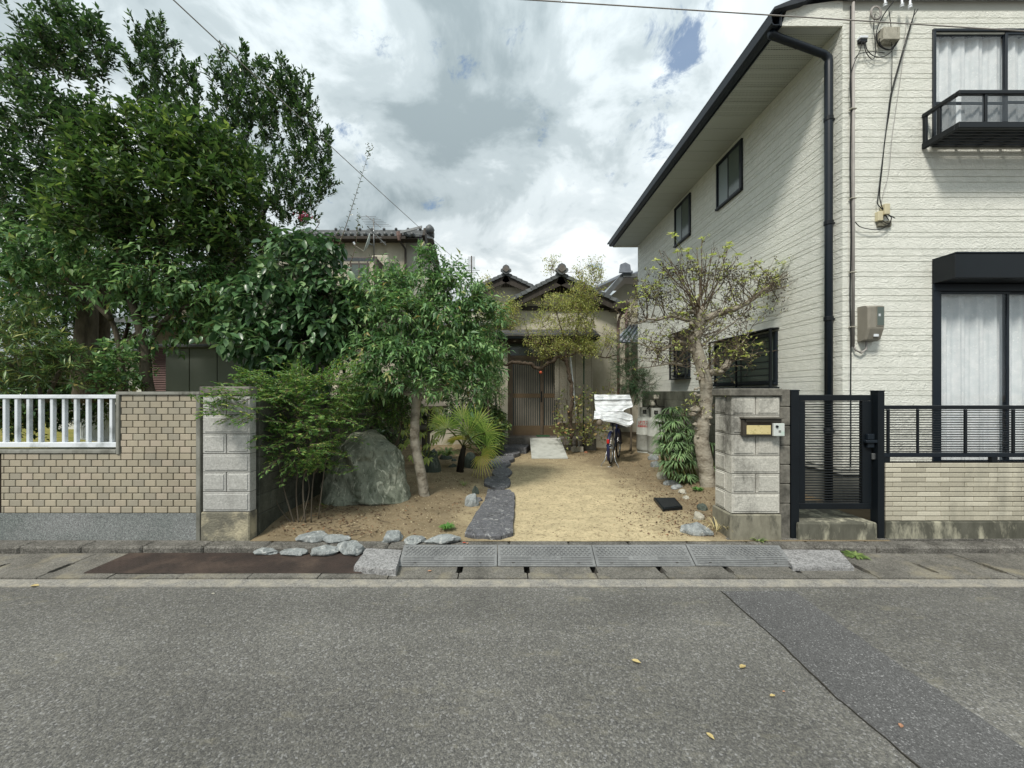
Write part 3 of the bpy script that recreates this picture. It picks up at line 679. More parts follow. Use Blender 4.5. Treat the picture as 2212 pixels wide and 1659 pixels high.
def band_front(x0, x1, zt, zb_):
    m = MB(); y = YF_; c = .003; zt -= gap/2; zb_ += gap/2
    m.add([(x0,y+.008,zb_),(x1,y+.008,zb_),(x1,y+.008,zt),(x0,y+.008,zt),(x0,y,zb_+c),(x1,y,zb_+c),(x1,y,zt-c),(x0,y,zt-c)], [(0,1,5,4),(4,5,6,7),(7,6,2,3),(0,4,7,3),(1,2,6,5)]); return m
def band_side(y0, y1, zt, zb_):
    m = MB(); x = XS; c = .003; zt -= gap/2; zb_ += gap/2
    m.add([(x+.008,y0,zb_),(x+.008,y1,zb_),(x+.008,y1,zt),(x+.008,y0,zt),(x,y0,zb_+c),(x,y1,zb_+c),(x,y1,zt-c),(x,y0,zt-c)], [(0,4,5,1),(4,7,6,5),(7,3,2,6),(0,3,7,4),(1,5,6,2)]); return m
for zt, zb_ in tops:
    segs = [(XS+.001, 9.2)]
    for a, b, lo, hi in ops_front:
        if min(zt, hi) - max(zt-(zt-zb_), lo) > (zt-zb_)*.5: segs = [(XS+.001, a), (b, 9.2)]
    for s0, s1 in segs: band_front(s0, s1, zt, zb_).build('siding_board', M['siding'], hs)
    if zt < 6.05: band_side(YF_+.001, YE, zt, zb_).build('siding_board', M['siding'], hs)
MB().box(XS+.009, 9.2, YF_+.009, YE, .50, .53).box(XS+.009, XS+.10, YF_+.10, YE, .531, 6.2).box(XS+.009, 5.25, YF_+.009, YF_+.099, .531, 6.30).box(5.2501, 9.2, YF_+.009, YF_+.099, 5.941, 6.30).box(5.2501, 9.2, YF_+.009, YF_+.099, 3.131, 4.499).box(7.601, 9.2, YF_+.009, YF_+.099, .531, 3.13).box(7.301, 9.2, YF_+.009, YF_+.099, 4.5, 5.94).box(9.1, 9.2, YF_+.1, YE, .531, 6.2).box(XS+.1, 9.2, YE-.1, YE, .53, 6.2).build('wall', simple('siding_backing', '#c6c7bf', '#bcbdb5', 3, .9, bst=0), hs)
MB().box(XS+.03, 9.2, YF_+.03, YE-.03, -.3, .50).build('foundation', M['found'], hs)
# eaves: perforated soffit boards, fascia, gutter, roof
def perf():
    t = NT('perforated_soffit'); v = t.pos((1, 1, 1)); sp = t.n('ShaderNodeSeparateXYZ'); t.l(v, sp.inputs[0])
    def fr(a, p, ph=0): return t.math('ABSOLUTE', t.math('SUBTRACT', t.math('FRACT', t.math('ADD', t.math('DIVIDE', a, p), ph)), .5))
    dx, dy = t.math('MULTIPLY', fr(sp.outputs[0], .021), .021), t.math('MULTIPLY', fr(sp.outputs[1], .03), .03)
    d = t.math('SQRT', t.math('ADD', t.math('POWER', dx, 2), t.math('POWER', dy, 2)))
    band = t.math('GREATER_THAN', fr(sp.outputs[1], .1515, .0), .16)
    hole = t.math('MULTIPLY', t.math('LESS_THAN', d, .0048), band)
    near = t.math('LESS_THAN', sp.outputs[1], 6.2)
    col = t.mix(t.math('MULTIPLY', hole, near), hexc('#b2b6b0'), hexc('#3f4341')); return t.fin(col, .6, .3)
M['soffit'] = perf()
ZS = 5.985; xg0, xg1 = 3.27, 3.385
y = YF_ + .02; k = 0
while y < YE - .01:
    y2 = min(y + .303, YE); MB().box(xg1+.02, XS-.002, y+.003, y2-.003, ZS, ZS+.012, .003).build('soffit_board', M['soffit'], hs); y = y2
MB().box(xg1+.001, XS, YF_+.02, YE, ZS+.0125, ZS+.03).build('soffit_backing', M['black'], hs)
MB().box(xg1, xg1+.022, YF_-.02, YE+.02, ZS-.02, ZS+.17, .003).build('fascia', M['black2'], hs)
MB().prism([(xg0,ZS+.12),(xg0+.008,ZS+.02),(xg0+.03,ZS-.01),(xg1-.01,ZS-.01),(xg1-.001,ZS+.12),(xg1-.008,ZS+.12),(xg1-.014,ZS),(xg0+.035,ZS),(xg0+.016,ZS+.025),(xg0+.008,ZS+.12)], YF_-.02, YE+.02, 'y').build('gutter', M['black2'], hs)
tri = [(xg1+.025, ZS-.004), (XS, ZS-.004), (XS, 6.3), (xg1+.10, ZS+.22)]
MB().prism(tri, YF_-.004, YF_+.018, 'y').build('eave_end_panel', M['siding'], hs)
MB().prism([(xg1+.025,ZS-.03),(XS,ZS-.03),(XS,6.3),(xg1+.02,ZS+.2)], YE+.001, YE+.02, 'y').build('eave_end_panel', M['siding'], hs)
MB().box(xg0+.35, 9.6, YF_-.07, YF_-.005, 6.285, 6.36, .005).build('verge_gutter', M['black2'], hs)
MB().prism([(xg0,ZS+.155),(xg0+.35,ZS+.30),(6.7,7.9),(9.9,6.5),(9.9,6.45),(6.7,7.82),(xg0+.36,ZS+.22),(xg0,ZS+.123)], YF_-.3+.22, YE+.2, 'y').build('roof', simple('slate_roof', '#3b4046', '#2e3338', 8, .8, bs=60, bst=.3), hs)
MB().prism([(XS,6.301),(6.7,7.7),(9.2,6.6),(9.2,6.301)], YF_+.02, YF_+.08, 'y').build('gable_wall', M['siding'], hs)
# downpipe
dpx, dpy = 4.085, 4.815
MB().tube([(3.345, 4.78, ZS-.005), (3.345, 4.78, ZS-.035), (3.42, 4.785, ZS-.06), (4.02, 4.81, ZS-.25), (dpx, dpy, ZS-.30), (dpx, dpy, ZS-.36), (dpx, dpy, 3.6), (dpx, dpy, .12)], [.05,.05,.044,.042,.044,.046,.042,.044], 12).build('downpipe', M['black2'], hs, True)
for z in (1.0, 2.4, 3.6, 4.9): MB().lathe([(.048,0),(.051,.004),(.051,.05),(.048,.054)], (dpx, dpy, z), 12).box(dpx, XS, dpy-.01, dpy+.01, z+.015, z+.035).build('pipe_bracket', M['black'], hs)
# windows
def glassm(name, col, rough=.06):
    t = NT(name); t.b.inputs['Base Color'].default_value = (*hexc(col), 1); t.b.inputs['Roughness'].default_value = rough; t.b.inputs['Specular IOR Level'].default_value = .6
    return t.m
def real_glass():
    m = bpy.data.materials.new('window_glass'); m.use_nodes = True; t = m.node_tree; t.nodes.clear(); o = t.nodes.new('ShaderNodeOutputMaterial')
    mi = t.nodes.new('ShaderNodeMixShader'); tr = t.nodes.new('ShaderNodeBsdfTransparent'); tr.inputs[0].default_value = (.96,.96,.96,1); g = t.nodes.new('ShaderNodeBsdfGlossy'); g.inputs['Roughness'].default_value = .03
    fz = t.nodes.new('ShaderNodeLayerWeight'); fz.inputs[0].default_value = .5; fp_ = t.nodes.new('ShaderNodeMath'); fp_.operation = 'POWER'; fp_.inputs[1].default_value = 4; t.links.new(fz.outputs['Facing'], fp_.inputs[0]); fq_ = t.nodes.new('ShaderNodeMath'); fq_.operation = 'MULTIPLY_ADD'; fq_.inputs[1].default_value = .85; fq_.inputs[2].default_value = .035; t.links.new(fp_.outputs[0], fq_.inputs[0]); t.links.new(fq_.outputs[0], mi.inputs[0]); t.links.new(tr.outputs[0], mi.inputs[1]); t.links.new(g.outputs[0], mi.inputs[2]); t.links.new(mi.outputs[0], o.inputs[0]); return m
M['glass'] = real_glass(); M['dark_glass'] = glassm('dark_window_glass', '#55605a', .12); M['frosted'] = glassm('frosted_glass', '#7f8b8c', .3); M['room'] = simple('dark_room', '#262a28', '#1f2321', 3, .9, bst=0)
def curt():
    t = NT('lace_curtain'); v = t.pos((1, 1, 1)); n = t.vor(26, v, out='Distance'); m = t.noise(9, 4, .6, v)
    col = t.mix(t.ramp(n, [(.12, 1), (.2, 0)]), t.ramp(m, [(.35, hexc('#dde4e7')), (.65, hexc('#eef2f4'))]), hexc('#fbfdfd')); return t.fin(col, .9, .1)
M['curtain'] = curt()
def curtain(x0, x1, y, z0_, z1_, seed):
    m = MB(); n = int((x1-x0)/.012); rr = random.Random(seed); ph = rr.uniform(0, 6)
    for j, zz in enumerate((z0_, (z0_+z1_)/2, z1_)):
        for i in range(n+1):
            x = x0 + (x1-x0)*i/n; a = .022*math.sin(x*34 + ph + 1.6*math.sin(x*5+ph)) + .010*math.sin(x*83 + j*.3); m.v.append((x, y + a*(1 - .25*(j == 2)), zz))
    for j in range(2):
        for i in range(n): a = j*(n+1)+i; m.f.append((a, a+1, a+n+2, a+n+1))
    return m
def fr_win(root, nm, x0, x1, z0_, z1_, cols, yf, fw=.035, dep=.06, rail=None, cur=True, lite=.022):
    """sliding window in the front wall: frame, sashes, panes with lace curtain behind"""
    f = MB().box(x0, x1, yf, yf+dep, z1_-fw, z1_, .004).box(x0, x1, yf, yf+dep, z0_, z0_+fw, .004).box(x0, x0+fw, yf+.001, yf+dep-.001, z0_+fw, z1_-fw, .004).box(x1-fw, x1, yf+.001, yf+dep-.001, z0_+fw, z1_-fw, .004).build(nm, M['black2'], root)
    for i, (a, b, off) in enumerate(cols):
        s = MB(); y = yf + .012 + off; q = .03
        s.box(a, b, y, y+.02, z1_-fw-q, z1_-fw, .002).box(a, b, y, y+.02, z0_+fw, z0_+fw+q+.01, .002).box(a, a+q, y+.0005, y+.0195, z0_+fw, z1_-fw, .002).box(b-q, b, y+.0005, y+.0195, z0_+fw, z1_-fw, .002)
        if rail: s.box(a+q, b-q, y+.001, y+.019, rail-.014, rail+.014)
        s.build('sash', M['black2'], f)
        MB().box(a+q, b-q, y+.008, y+.012, z0_+fw+.02, z1_-fw-.01).build('pane', M['glass'], f)
    if cur: curtain(x0+.02, x1-.02, yf+.10, z0_+.01, z1_-.02, int(x0*10+z0_*7)).build('curtain', M['curtain'], f, True)
    MB().box(x0-.05, x1+.05, yf+.30, yf+.34, z0_-.02, z1_+.03).build('room_shade', M['room'], f)
    return f
_w1 = fr_win(hs, 'window', 5.25, 7.3, 4.5, 5.94, [(5.285, 6.17, .016), (6.14, 7.26, 0)], YF_-.02, rail=5.05)
_w2 = fr_win(hs, 'window', 5.25, 7.6, .55, 2.83, [(5.34, 6.20, .010), (6.16, 7.5, .03)], YF_-.02, fw=.09, rail=None)
MB().box(5.25, 7.7, YF_-.242, YF_-.001, 2.832, 3.12, .006).build('shutter_hood', M['black'], hs)
MB().box(5.25, 5.262, YF_-.245, YF_-.001, 3.1205, 3.132).box(5.262, 7.7, YF_-.25, YF_-.001, 3.1205, 3.135).build('hood_cap', M['black2'], hs)
# side windows, in the plane X = XS
def side_win(y0, y1, z0_, z1_, gm, grille=0):
    x = XS-.035; fw = .04
    f = MB().box(x, XS+.01, y0, y1, z1_-fw, z1_, .004).box(x-.02, XS+.01, y0, y1, z0_, z0_+fw, .004).box(x+.001, XS+.01, y0, y0+fw, z0_+fw, z1_-fw, .004).box(x+.001, XS+.01, y1-fw, y1, z0_+fw, z1_-fw, .004).build('window', M['black2'], hs)
    ym = (y0+y1)/2
    for a, b, o_ in ((y0+fw, ym+.02, 0), (ym-.02, y1-fw, .012)):
        MB().box(x+.006+o_, x+.008+o_, a, a+.028, z0_+fw, z1_-fw).box(x+.006+o_, x+.008+o_, b-.028, b, z0_+fw, z1_-fw).box(x+.0065+o_, x+.0175+o_, a+.028, b-.028, z0_+fw, z0_+fw+.03).box(x+.0065+o_, x+.0175+o_, a+.028, b-.028, z1_-fw-.03, z1_-fw).build('sash', M['black2'], f)
        MB().box(x+.010+o_, x+.014+o_, a+.028, b-.028, z0_+fw+.03, z1_-fw-.03).build('pane', gm[0] if o_ else gm[1], f)
    if grille:
        gx = XS-.13
        gr = MB().box(gx, gx+.03, y0-.02, y0+.02, z0_-.03, z1_+.03, .003).box(gx, gx+.03, y1-.02, y1+.02, z0_-.03, z1_+.03, .003).box(gx+.001, gx+.029, ym-.012, ym+.012, z0_-.03, z1_+.03).box(gx-.002, XS+.005, y0-.03, y1+.03, z0_-.055, z0_-.031, .003).box(gx-.002, XS+.005, y0-.03, y1+.03, z1_+.031, z1_+.05, .003).build('window_grille', M['black'], hs)
        for i in range(grille):
            z = z0_ + (z1_-z0_)*(i+.5)/grille; MB().box(gx+.005, gx+.025, y0+.02, y1-.02, z-.007, z+.007).build('bar', M['black'], gr)
side_win(6.64, 7.43, 5.0, 5.9, (M['frosted'], M['dark_glass'])); side_win(8.47, 9.24, 4.97, 5.91, (M['frosted'], M['dark_glass']))
side_win(5.80, 7.50, 1.62, 2.43, (M['dark_glass'], M['dark_glass']), 8); side_win(8.49, 9.27, 1.86, 2.85, (M['dark_glass'], M['dark_glass']), 12)
# balcony box
bl = thing('window_balcony', 'shallow black window balcony with mesh panels under the upstairs curtained window', 'balcony', (6.2, 4.5, 4.48))
bx0, bx1, by0, by1, bz0, bz1 = 5.12, 7.45, 4.31, 4.70-.001, 4.475, 4.90
MB().box(bx0, bx1, by0, by0+.045, bz1-.045, bz1, .005).box(bx0, bx0+.045, by0+.0455, by1, bz1-.045, bz1, .005).build('top_rail', M['black'], bl)
MB().box(bx0, bx1, by0, by0+.045, bz0, bz0+.07, .005).box(bx0, bx0+.045, by0+.0455, by1, bz0, bz0+.07, .005).build('bottom_rail', M['black'], bl)
for x in (bx0+.30, bx0+.86, bx0+1.45, bx0+2.0): MB().box(x, x+.03, by0+.008, by0+.036, bz0+.0705, bz1-.0455, .002).build('upright', M['black'], bl)
for yy in (by0+.20, by1-.04): MB().box(bx0+.008, bx0+.038, yy, yy+.035, bz0+.0705, bz1-.0455, .002).build('upright', M['black'], bl)
msh = MB()
for i in range(27): z = bz0+.075 + i*.0112; msh.box(bx0+.05, bx1, by0+.020, by0+.023, z, z+.0055); msh.box(bx0+.020, bx0+.023, by0+.05, by0+.20, z, z+.0055)
_ms = msh.build('mesh_panel', simple('grey_mesh', '#5b6268', '#4f565c', 5, .6, bst=0), bl); _ms['kind'] = 'stuff'
for i in range(6): y = by0 + .07 + i*.052; MB().box(bx0+.05, bx1, y, y+.026, bz0+.012, bz0+.03).build('floor_slat', M['black'], bl)
for i in range(8): x = bx0+.12+i*.27; MB().box(x, x+.03, by0+.046, by1-.002, bz0+.031, bz0+.05).build('cross_bar', M['black'], bl)
# electric meter cabinet and cables on the front wall
mt = thing('meter_cabinet', 'beige electricity meter cabinet with dark window on the cream house front', 'meter box', (4.43, 4.63, 2.13))
beige = simple('meter_plastic', '#8b877c', '#7b776d', 6, .5, .4, bst=.04)
x0, x1, y0, y1, z0_, z1_ = 4.333, 4.528, 4.545, 4.70, 2.125, 2.545
m = MB(); b = .03
sec = [(z0_, y0+.09, .0), (z0_+.015, y0+.045, .0), (z0_+.13, y0+.004, 0), (z0_+.15, y0, 0), (z1_-.03, y0, 0), (z1_-.008, y0+.02, 0), (z1_, y0+.06, 0)]
o_ = 0
for z, yy, _ in sec: m.v += [(x0+.004,y1,z),(x0,y1-.01,z),(x0,yy+.02,z),(x0+.018,yy,z),(x1-.018,yy,z),(x1,yy+.02,z),(x1,y1-.01,z),(x1-.004,y1,z)]
for i in range(len(sec)-1):
    for j in range(8): a = i*8+j; c = i*8+(j+1) % 8; m.f.append((a, c, c+8, a+8))
m.f.append(tuple(range(8))[::-1]); m.f.append(tuple(range((len(sec)-1)*8, len(sec)*8)))
m.build('cabinet', beige, mt)
MB().box(x0+.085, x1-.018, y0-.006, y0-.0005, z0_+.165, z1_-.02, .002).build('window_frame', beige, mt)
MB().box(x0+.092, x1-.026, y0-.008, y0-.0065, z0_+.175, z1_-.03).build('pane', M['dark_glass'], mt)
MB().box(x0+.105, x0+.13, y0-.0095, y0-.0085, z0_+.28, z0_+.31).build('dial', M['white_alu'], mt)
MB().box(x0+.08, x0+.135, y0-.0025+.022, y0+.03, z0_+.045, z0_+.075).build('paper_label', M['white_alu'], mt)
gc = simple('grey_conduit', '#a09c98', '#8f8b88', 8, .6, bst=0); cab = simple('black_cable', '#17181a', '#101113', 3, .6, bst=0)
cd = thing('cable_conduit', 'grey vertical conduit running down the house front to the meter cabinet', 'conduit', (4.28, 4.67, 2.0))
xc = XX(1843, 4.67)
MB().tube([(xc, 4.67, 6.24), (xc, 4.67, 4), (xc, 4.67, 2.06)], .0155, 10).build('pipe', gc, cd, True)
MB().tube([(xc, 4.668, 2.08), (xc+.02, 4.66, 2.02), (xc+.09, 4.66, 1.985), (xc+.15, 4.66, 2.03), (xc+.15, 4.66, 2.13)], .011, 8).build('bend', gc, cd, True)
for d_ in (237, 430, 655, 786-.0): z = ZZ(d_*.9 if d_ > 600 else d_, 4.67); MB().box(xc-.04, xc+.028, 4.648, 4.69, z, z+.012, .002).build('clip', M['palestone'], cd)
dc = MB(); pts = []
for i in range(60): t = i/59; z = 6.2 - 5.6*t; pts.append((xc-.028 + .010*mnoise.noise(Vector((z*1.3, 1, 2))) , 4.672, z))
tag(dc.tube(pts, .0065, 6).build('drop_cable', cab, None, True), 'single black cable dropping beside the grey conduit on the house corner', 'cable')
jb = thing('junction_box', 'white junction box with a loop of black cables high on the house front', 'junction box', (4.7, 4.68, 5.5))
def q4(cx_, cy_, Y=4.66): return P((3000+cx_*.6028)/1.8228, cy_*.6028/1.8228, Y)
def qbox(root, nm, c0, r0, c1, r1, m_, dep=.08): a = q4(c0, r1, YF_-dep); b = q4(c1, r0, YF_-dep); return MB().box(a.x, b.x, YF_-dep, YF_-.001, a.z, b.z, .005).build(nm, m_, root)
qbox(jb, 'housing', 795, 172, 905, 255, M['palestone'], .09)
def cable(root, nm, pts, r_=.006, m_=None, Y=4.655): 
    ps = [q4(a, b, Y) for a, b in pts]; out = []
    for i in range(len(ps)-1):
        p0_, p1_, p2_, p3_ = ps[max(i-1,0)], ps[i], ps[i+1], ps[min(i+2, len(ps)-1)]
        for k in range(5):
            t = k/5; out.append(.5*((2*p1_) + (-p0_+p2_)*t + (2*p0_-5*p1_+4*p2_-p3_)*t*t + (-p0_+3*p1_-3*p2_+p3_)*t*t*t))
    out.append(ps[-1]); return MB().tube(out, r_, 6).build(nm, m_ or cab, root, True)
for pts in ([(860,10),(800,90),(760,170),(745,240),(770,300),(830,325),(870,290),(890,255)], [(800,240),(765,260),(790,310),(850,320),(895,260)], [(780,190),(752,230),(760,285),(800,318)]): cable(jb, 'cable_loop', pts, .006)
j2 = thing('junction_box', 'small white cap box with black cables splayed below it near the conduit', 'junction box', (4.5, 4.68, 5.5))
qbox(j2, 'housing', 644, 228, 696, 246, M['white_alu'], .05); qbox(j2, 'cable_gland', 640, 246, 692, 272, M['black'], .04)
for pts in ([(655,270),(640,330),(600,420),(578,500),(575,600),(583,680)], [(672,270),(690,330),(740,370),(800,368),(850,330),(880,270)], [(665,270),(680,340),(715,385),(738,370),(742,300),(730,180),(740,90)], [(605,385),(640,350),(720,338),(800,345)]): cable(j2, 'cable', pts, .0045)
for pts in ([(830,70),(845,200),(850,400),(845,600)],): cable(j2, 'cable', pts, .004)
j3 = thing('cable_box', 'pair of cream cable boxes tangled in black wires midway down the house front', 'cable box', (4.75, 4.68, 3.2))
cream = simple('cream_plastic', '#c8c0a2', '#b5ad90', 6, .5, bst=0)
qbox(j3, 'housing', 805, 1328, 840, 1398, cream, .07); qbox(j3, 'housing', 762, 1378, 795, 1440, cream, .05); qbox(j3, 'base_plate', 762, 1440, 850, 1478, M['plinth'], .03)
for pts in ([(1020,60),(985,120),(940,260),(900,400),(845,600),(825,740),(800,950),(775,1150),(760,1280),(755,1330),(790,1370)], [(1000,60),(985,125),(945,270),(905,405),(850,610),(830,750),(805,900),(785,1100),(770,1250),(775,1320),(800,1390),(830,1440)],
            [(610,1450),(640,1480),(695,1495),(760,1500),(810,1480),(840,1450)], [(790,1360),(800,1400),(790,1440),(830,1460),(845,1420),(815,1400)], [(820,1400),(850,1415),(870,1425)]): cable(j3, 'cable', pts, .005)
cable(j3, 'cable', [(940,160),(920,400),(885,650),(850,900),(830,1120),(795,1250),(780,1330)], .003, gc)
cl_ = thing('cable_coil', 'coil of spare grey cable hanging below the top gutter of the house', 'cable coil', (4.6, 4.68, 5.9))
for k in range(3): cable(cl_, 'coil', [(745+8*math.cos(a)*(3.6+k*.5), 85+8*math.sin(a)*(5+k*.4)) for a in [i*.7+k for i in range(10)]], .005, gc, 4.65+.01*k)
ins = thing('cable_anchor', 'white ceramic wire anchors under the black top gutter of the house', 'insulator', (4.8, 4.6, 6.2))
for a, b in ((805, 20), (968, 30), (915, 25)): p = q4(a, b, 4.62); MB().lathe([(.012,-.05),(.02,-.045),(.02,-.03),(.012,-.025),(.02,-.02),(.02,-.005),(.01,.0),(.01,.05)], p, 10).build('insulator', M['white_alu'], ins, True)
# overhead wires
def wire(a, b, sag, r_, label, m_=None):
    pts = [a.lerp(b, i/24) - Vector((0, 0, sag*4*(i/24)*(1-i/24))) for i in range(25)]
    return tag(MB().tube(pts, r_, 6).build('overhead_wire', m_ or gc, None, True), label, 'wire')
wire(P(1018, 590, 15), P(300, -70, 3.2), .05, .006, 'thin overhead wire slanting from the roof antenna up over the dense tree')
wire(P(800, -22, 4.05), P(2700, 98, 4.05), .0, .006, 'thin overhead wire crossing the sky into the cream house front')
# ================================================================== old single-storey house with the entrance
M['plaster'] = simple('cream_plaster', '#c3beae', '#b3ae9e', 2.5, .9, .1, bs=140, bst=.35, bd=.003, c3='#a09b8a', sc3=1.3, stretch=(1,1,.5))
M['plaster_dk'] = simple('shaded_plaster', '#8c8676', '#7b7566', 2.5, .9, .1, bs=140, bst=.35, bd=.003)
M['wood_dk'] = simple('dark_timber', '#47423d', '#36322e', 14, .75, .2, bs=40, bst=.3, stretch=(1,1,.15))
M['bronze'] = simple('bronze_door_frame', '#76685a', '#66594c', 5, .45, .4, .15, bst=.03)
M['door_bar'] = simple('door_bar', '#9a9184', '#8a8175', 5, .5, bst=0)
M['bronze_l'] = simple('bronze_panel', '#78664f', '#6b5a46', 5, .45, .4, .15, bst=.03)
M['kawara'] = simple('grey_roof_tile', '#5d6163', '#4c5052', 9, .55, .4, bs=50, bst=.2, c3='#74787a', sc3=4)
M['kawara_b'] = simple('blue_grey_roof_tile', '#8a919b', '#6f7680', 9, .45, .5, bs=50, bst=.2)
Y0 = 10.45
def LA(cx_, cy_, Y=Y0): p = P(987.5 + cx_*.2481, 548.6 + cy_*.2481, Y); return p.x, p.z
oh = thing('old_house', 'old cream plastered single-storey house with twin tiled gables and sliding entrance door', 'house', (.9, 12, 0))
xr, _ = LA(1392, 0); xl0 = -2.4; _, ze = LA(0, 492); xd0, _ = LA(385, 0); xd1, _ = LA(436, 0)
xdoor1 = LA(940, 0)[0]; _, zdt = LA(0, 742); zpor = .33
MB().box(xdoor1, xr, Y0, Y0+.12, 0, ze).box(xl0, xd1, Y0, Y0+.12, 0, zdt).box(xl0, xdoor1-.001, Y0, Y0+.12, zdt+.001, ze).box(xr-.12, xr, Y0+.121, Y0+5, 0, ze).build('wall', M['plaster'], oh)
MB().box(xd0, xd1+.01, Y0-.35, Y0-.001, 0, zdt).build('porch_pier', M['plaster'], oh)
# porch floor tiles, joints recessed
pz0 = LA(0,1596,Y0-.62)[1]
MB().box(xd0-.02, xdoor1+.7, Y0-.60, Y0+.11, -.2, zpor-.008).build('porch_slab', M['mortar'], oh)
x = xd0-.02
while x < xdoor1+.6:
    for r_ in range(3): MB().box(x+.004, x+.196, Y0-.605+r_*.2, Y0-.605+r_*.2+.192, zpor-.01, zpor, .003).build('floor_tile', M['cap'], oh)
    MB().box(x+.004, x+.196, Y0-.612, Y0-.6055, zpor-.17, zpor-.012, .003).build('floor_tile', M['cap'], oh); x += .2
# sliding door: frame, transom, two leaves with vertical bars
fx0, fx1 = LA(440,0)[0], xdoor1; zt_, zl_, zbtm = zdt, LA(0,885)[1], zpor
df = MB().box(fx0, fx0+.07, Y0-.02, Y0+.10, zbtm, zt_, .004).box(fx1-.07, fx1, Y0-.02, Y0+.10, zbtm, zt_, .004).box(fx0+.07, fx1-.07, Y0-.019, Y0+.10, zl_-.09, zl_, .004).box(fx0+.07, fx1-.07, Y0-.019, Y0+.10, zt_-.07, zt_, .004).box(fx0+.07, fx1-.07, Y0-.019, Y0+.10, zbtm, zbtm+.02).build('door_frame', M['bronze'], oh)
MB().box(fx0+.07, fx1-.07, Y0+.05, Y0+.058, zl_, zt_-.07).build('transom_pane', M['dark_glass'], df)
MB().box(fx0, fx1, Y0+.3, Y0+.34, 0, zt_).build('hall_shade', M['room'], df)
xm = LA(737,0)[0]; gd = glassm('ribbed_dark_glass', '#3a4341', .35)
for (a, b, yy) in ((fx0+.07, xm+.03, Y0+.005), (xm-.01, fx1-.07, Y0+.045)):
    zr1, zr0, zk = LA(0,1215)[1], LA(0,1252)[1], LA(0,1495)[1]; zu = zl_-.09
    d = MB().box(a, a+.07, yy, yy+.032, zbtm+.02, zu, .003).box(b-.07, b, yy, yy+.032, zbtm+.02, zu, .003).box(a+.07, b-.07, yy+.001, yy+.031, zu-.055, zu, .003).build('door', M['bronze'], oh)
    MB().box(a+.07, b-.07, yy+.001, yy+.031, zr0, zr1, .003).build('middle_rail', M['bronze_l'], d)
    MB().box(a+.07, b-.07, yy+.001, yy+.031, zbtm+.02, zk, .003).build('bottom_panel', M['bronze_l'], d)
    MB().box(a+.07, b-.07, yy+.022, yy+.026, zk, zr0).box(a+.07, b-.07, yy+.022, yy+.026, zr1, zu-.055).build('pane', gd, d)
    n = int((b-a-.14)/.0495)
    for i in range(1, n):
        xx = a+.07 + (b-a-.14)*i/n; MB().box(xx-.011, xx+.011, yy+.004, yy+.020, zk+.001, zr0-.001).box(xx-.011, xx+.011, yy+.004, yy+.020, zr1+.001, zu-.056).build('door_bar', M['door_bar'], d)
    if yy < Y0+.02: MB().box(b-.055, b-.02, yy-.006, yy-.0005, zr0-.12, zr1+.06, .002).build('handle', M['black'], d)
# tiled shingle canopy over the door
cz1, cz0 = LA(0,650,Y0-.1)[1], LA(0,712,Y0-.75)[1]; cx0, cx1 = LA(332,0,Y0-.75)[0], LA(1245,0,Y0-.75)[0]
for i in range(5):
    t0, t1 = i/5, (i+1)/5; ya, yb = Y0-.02-.75*t0, Y0-.02-.75*t1; za, zb_ = cz1+(cz0-cz1)*t0, cz1+(cz0-cz1)*t1
    MB().prism([(ya, za-.004), (yb-.03, zb_+.006), (yb-.03, zb_-.016), (ya, za-.028)], cx0, cx1, 'x').build('canopy_board', M['kawara'] if i % 2 else M['cap'], oh)
MB().box(cx0+.02, cx1-.02, Y0-.70, Y0-.001, cz0-.10, cz0-.035, .004).build('canopy_soffit', M['wood_dk'], oh)
MB().box(cx0+.01, cx1-.01, Y0-.79, Y0-.75, cz0-.075, cz0-.012, .004).build('canopy_fascia', M['black'], oh)
for xx in (xd0+.1, fx1+.5): MB().prism([(Y0-.001, cz0-.55), (Y0-.001, cz0-.11), (Y0-.62, cz0-.11), (Y0-.62, cz0-.18)], xx, xx+.06, 'x').build('canopy_bracket', M['wood_dk'], oh)
p = LA(500, 745, Y0-.5); MB().lathe([(.02,.06),(.045,.05),(.06,0),(.045,-.04),(.02,-.06)][::-1], (p[0], Y0-.5, p[1]), 14).build('porch_lamp', M['palestone'], oh, True)
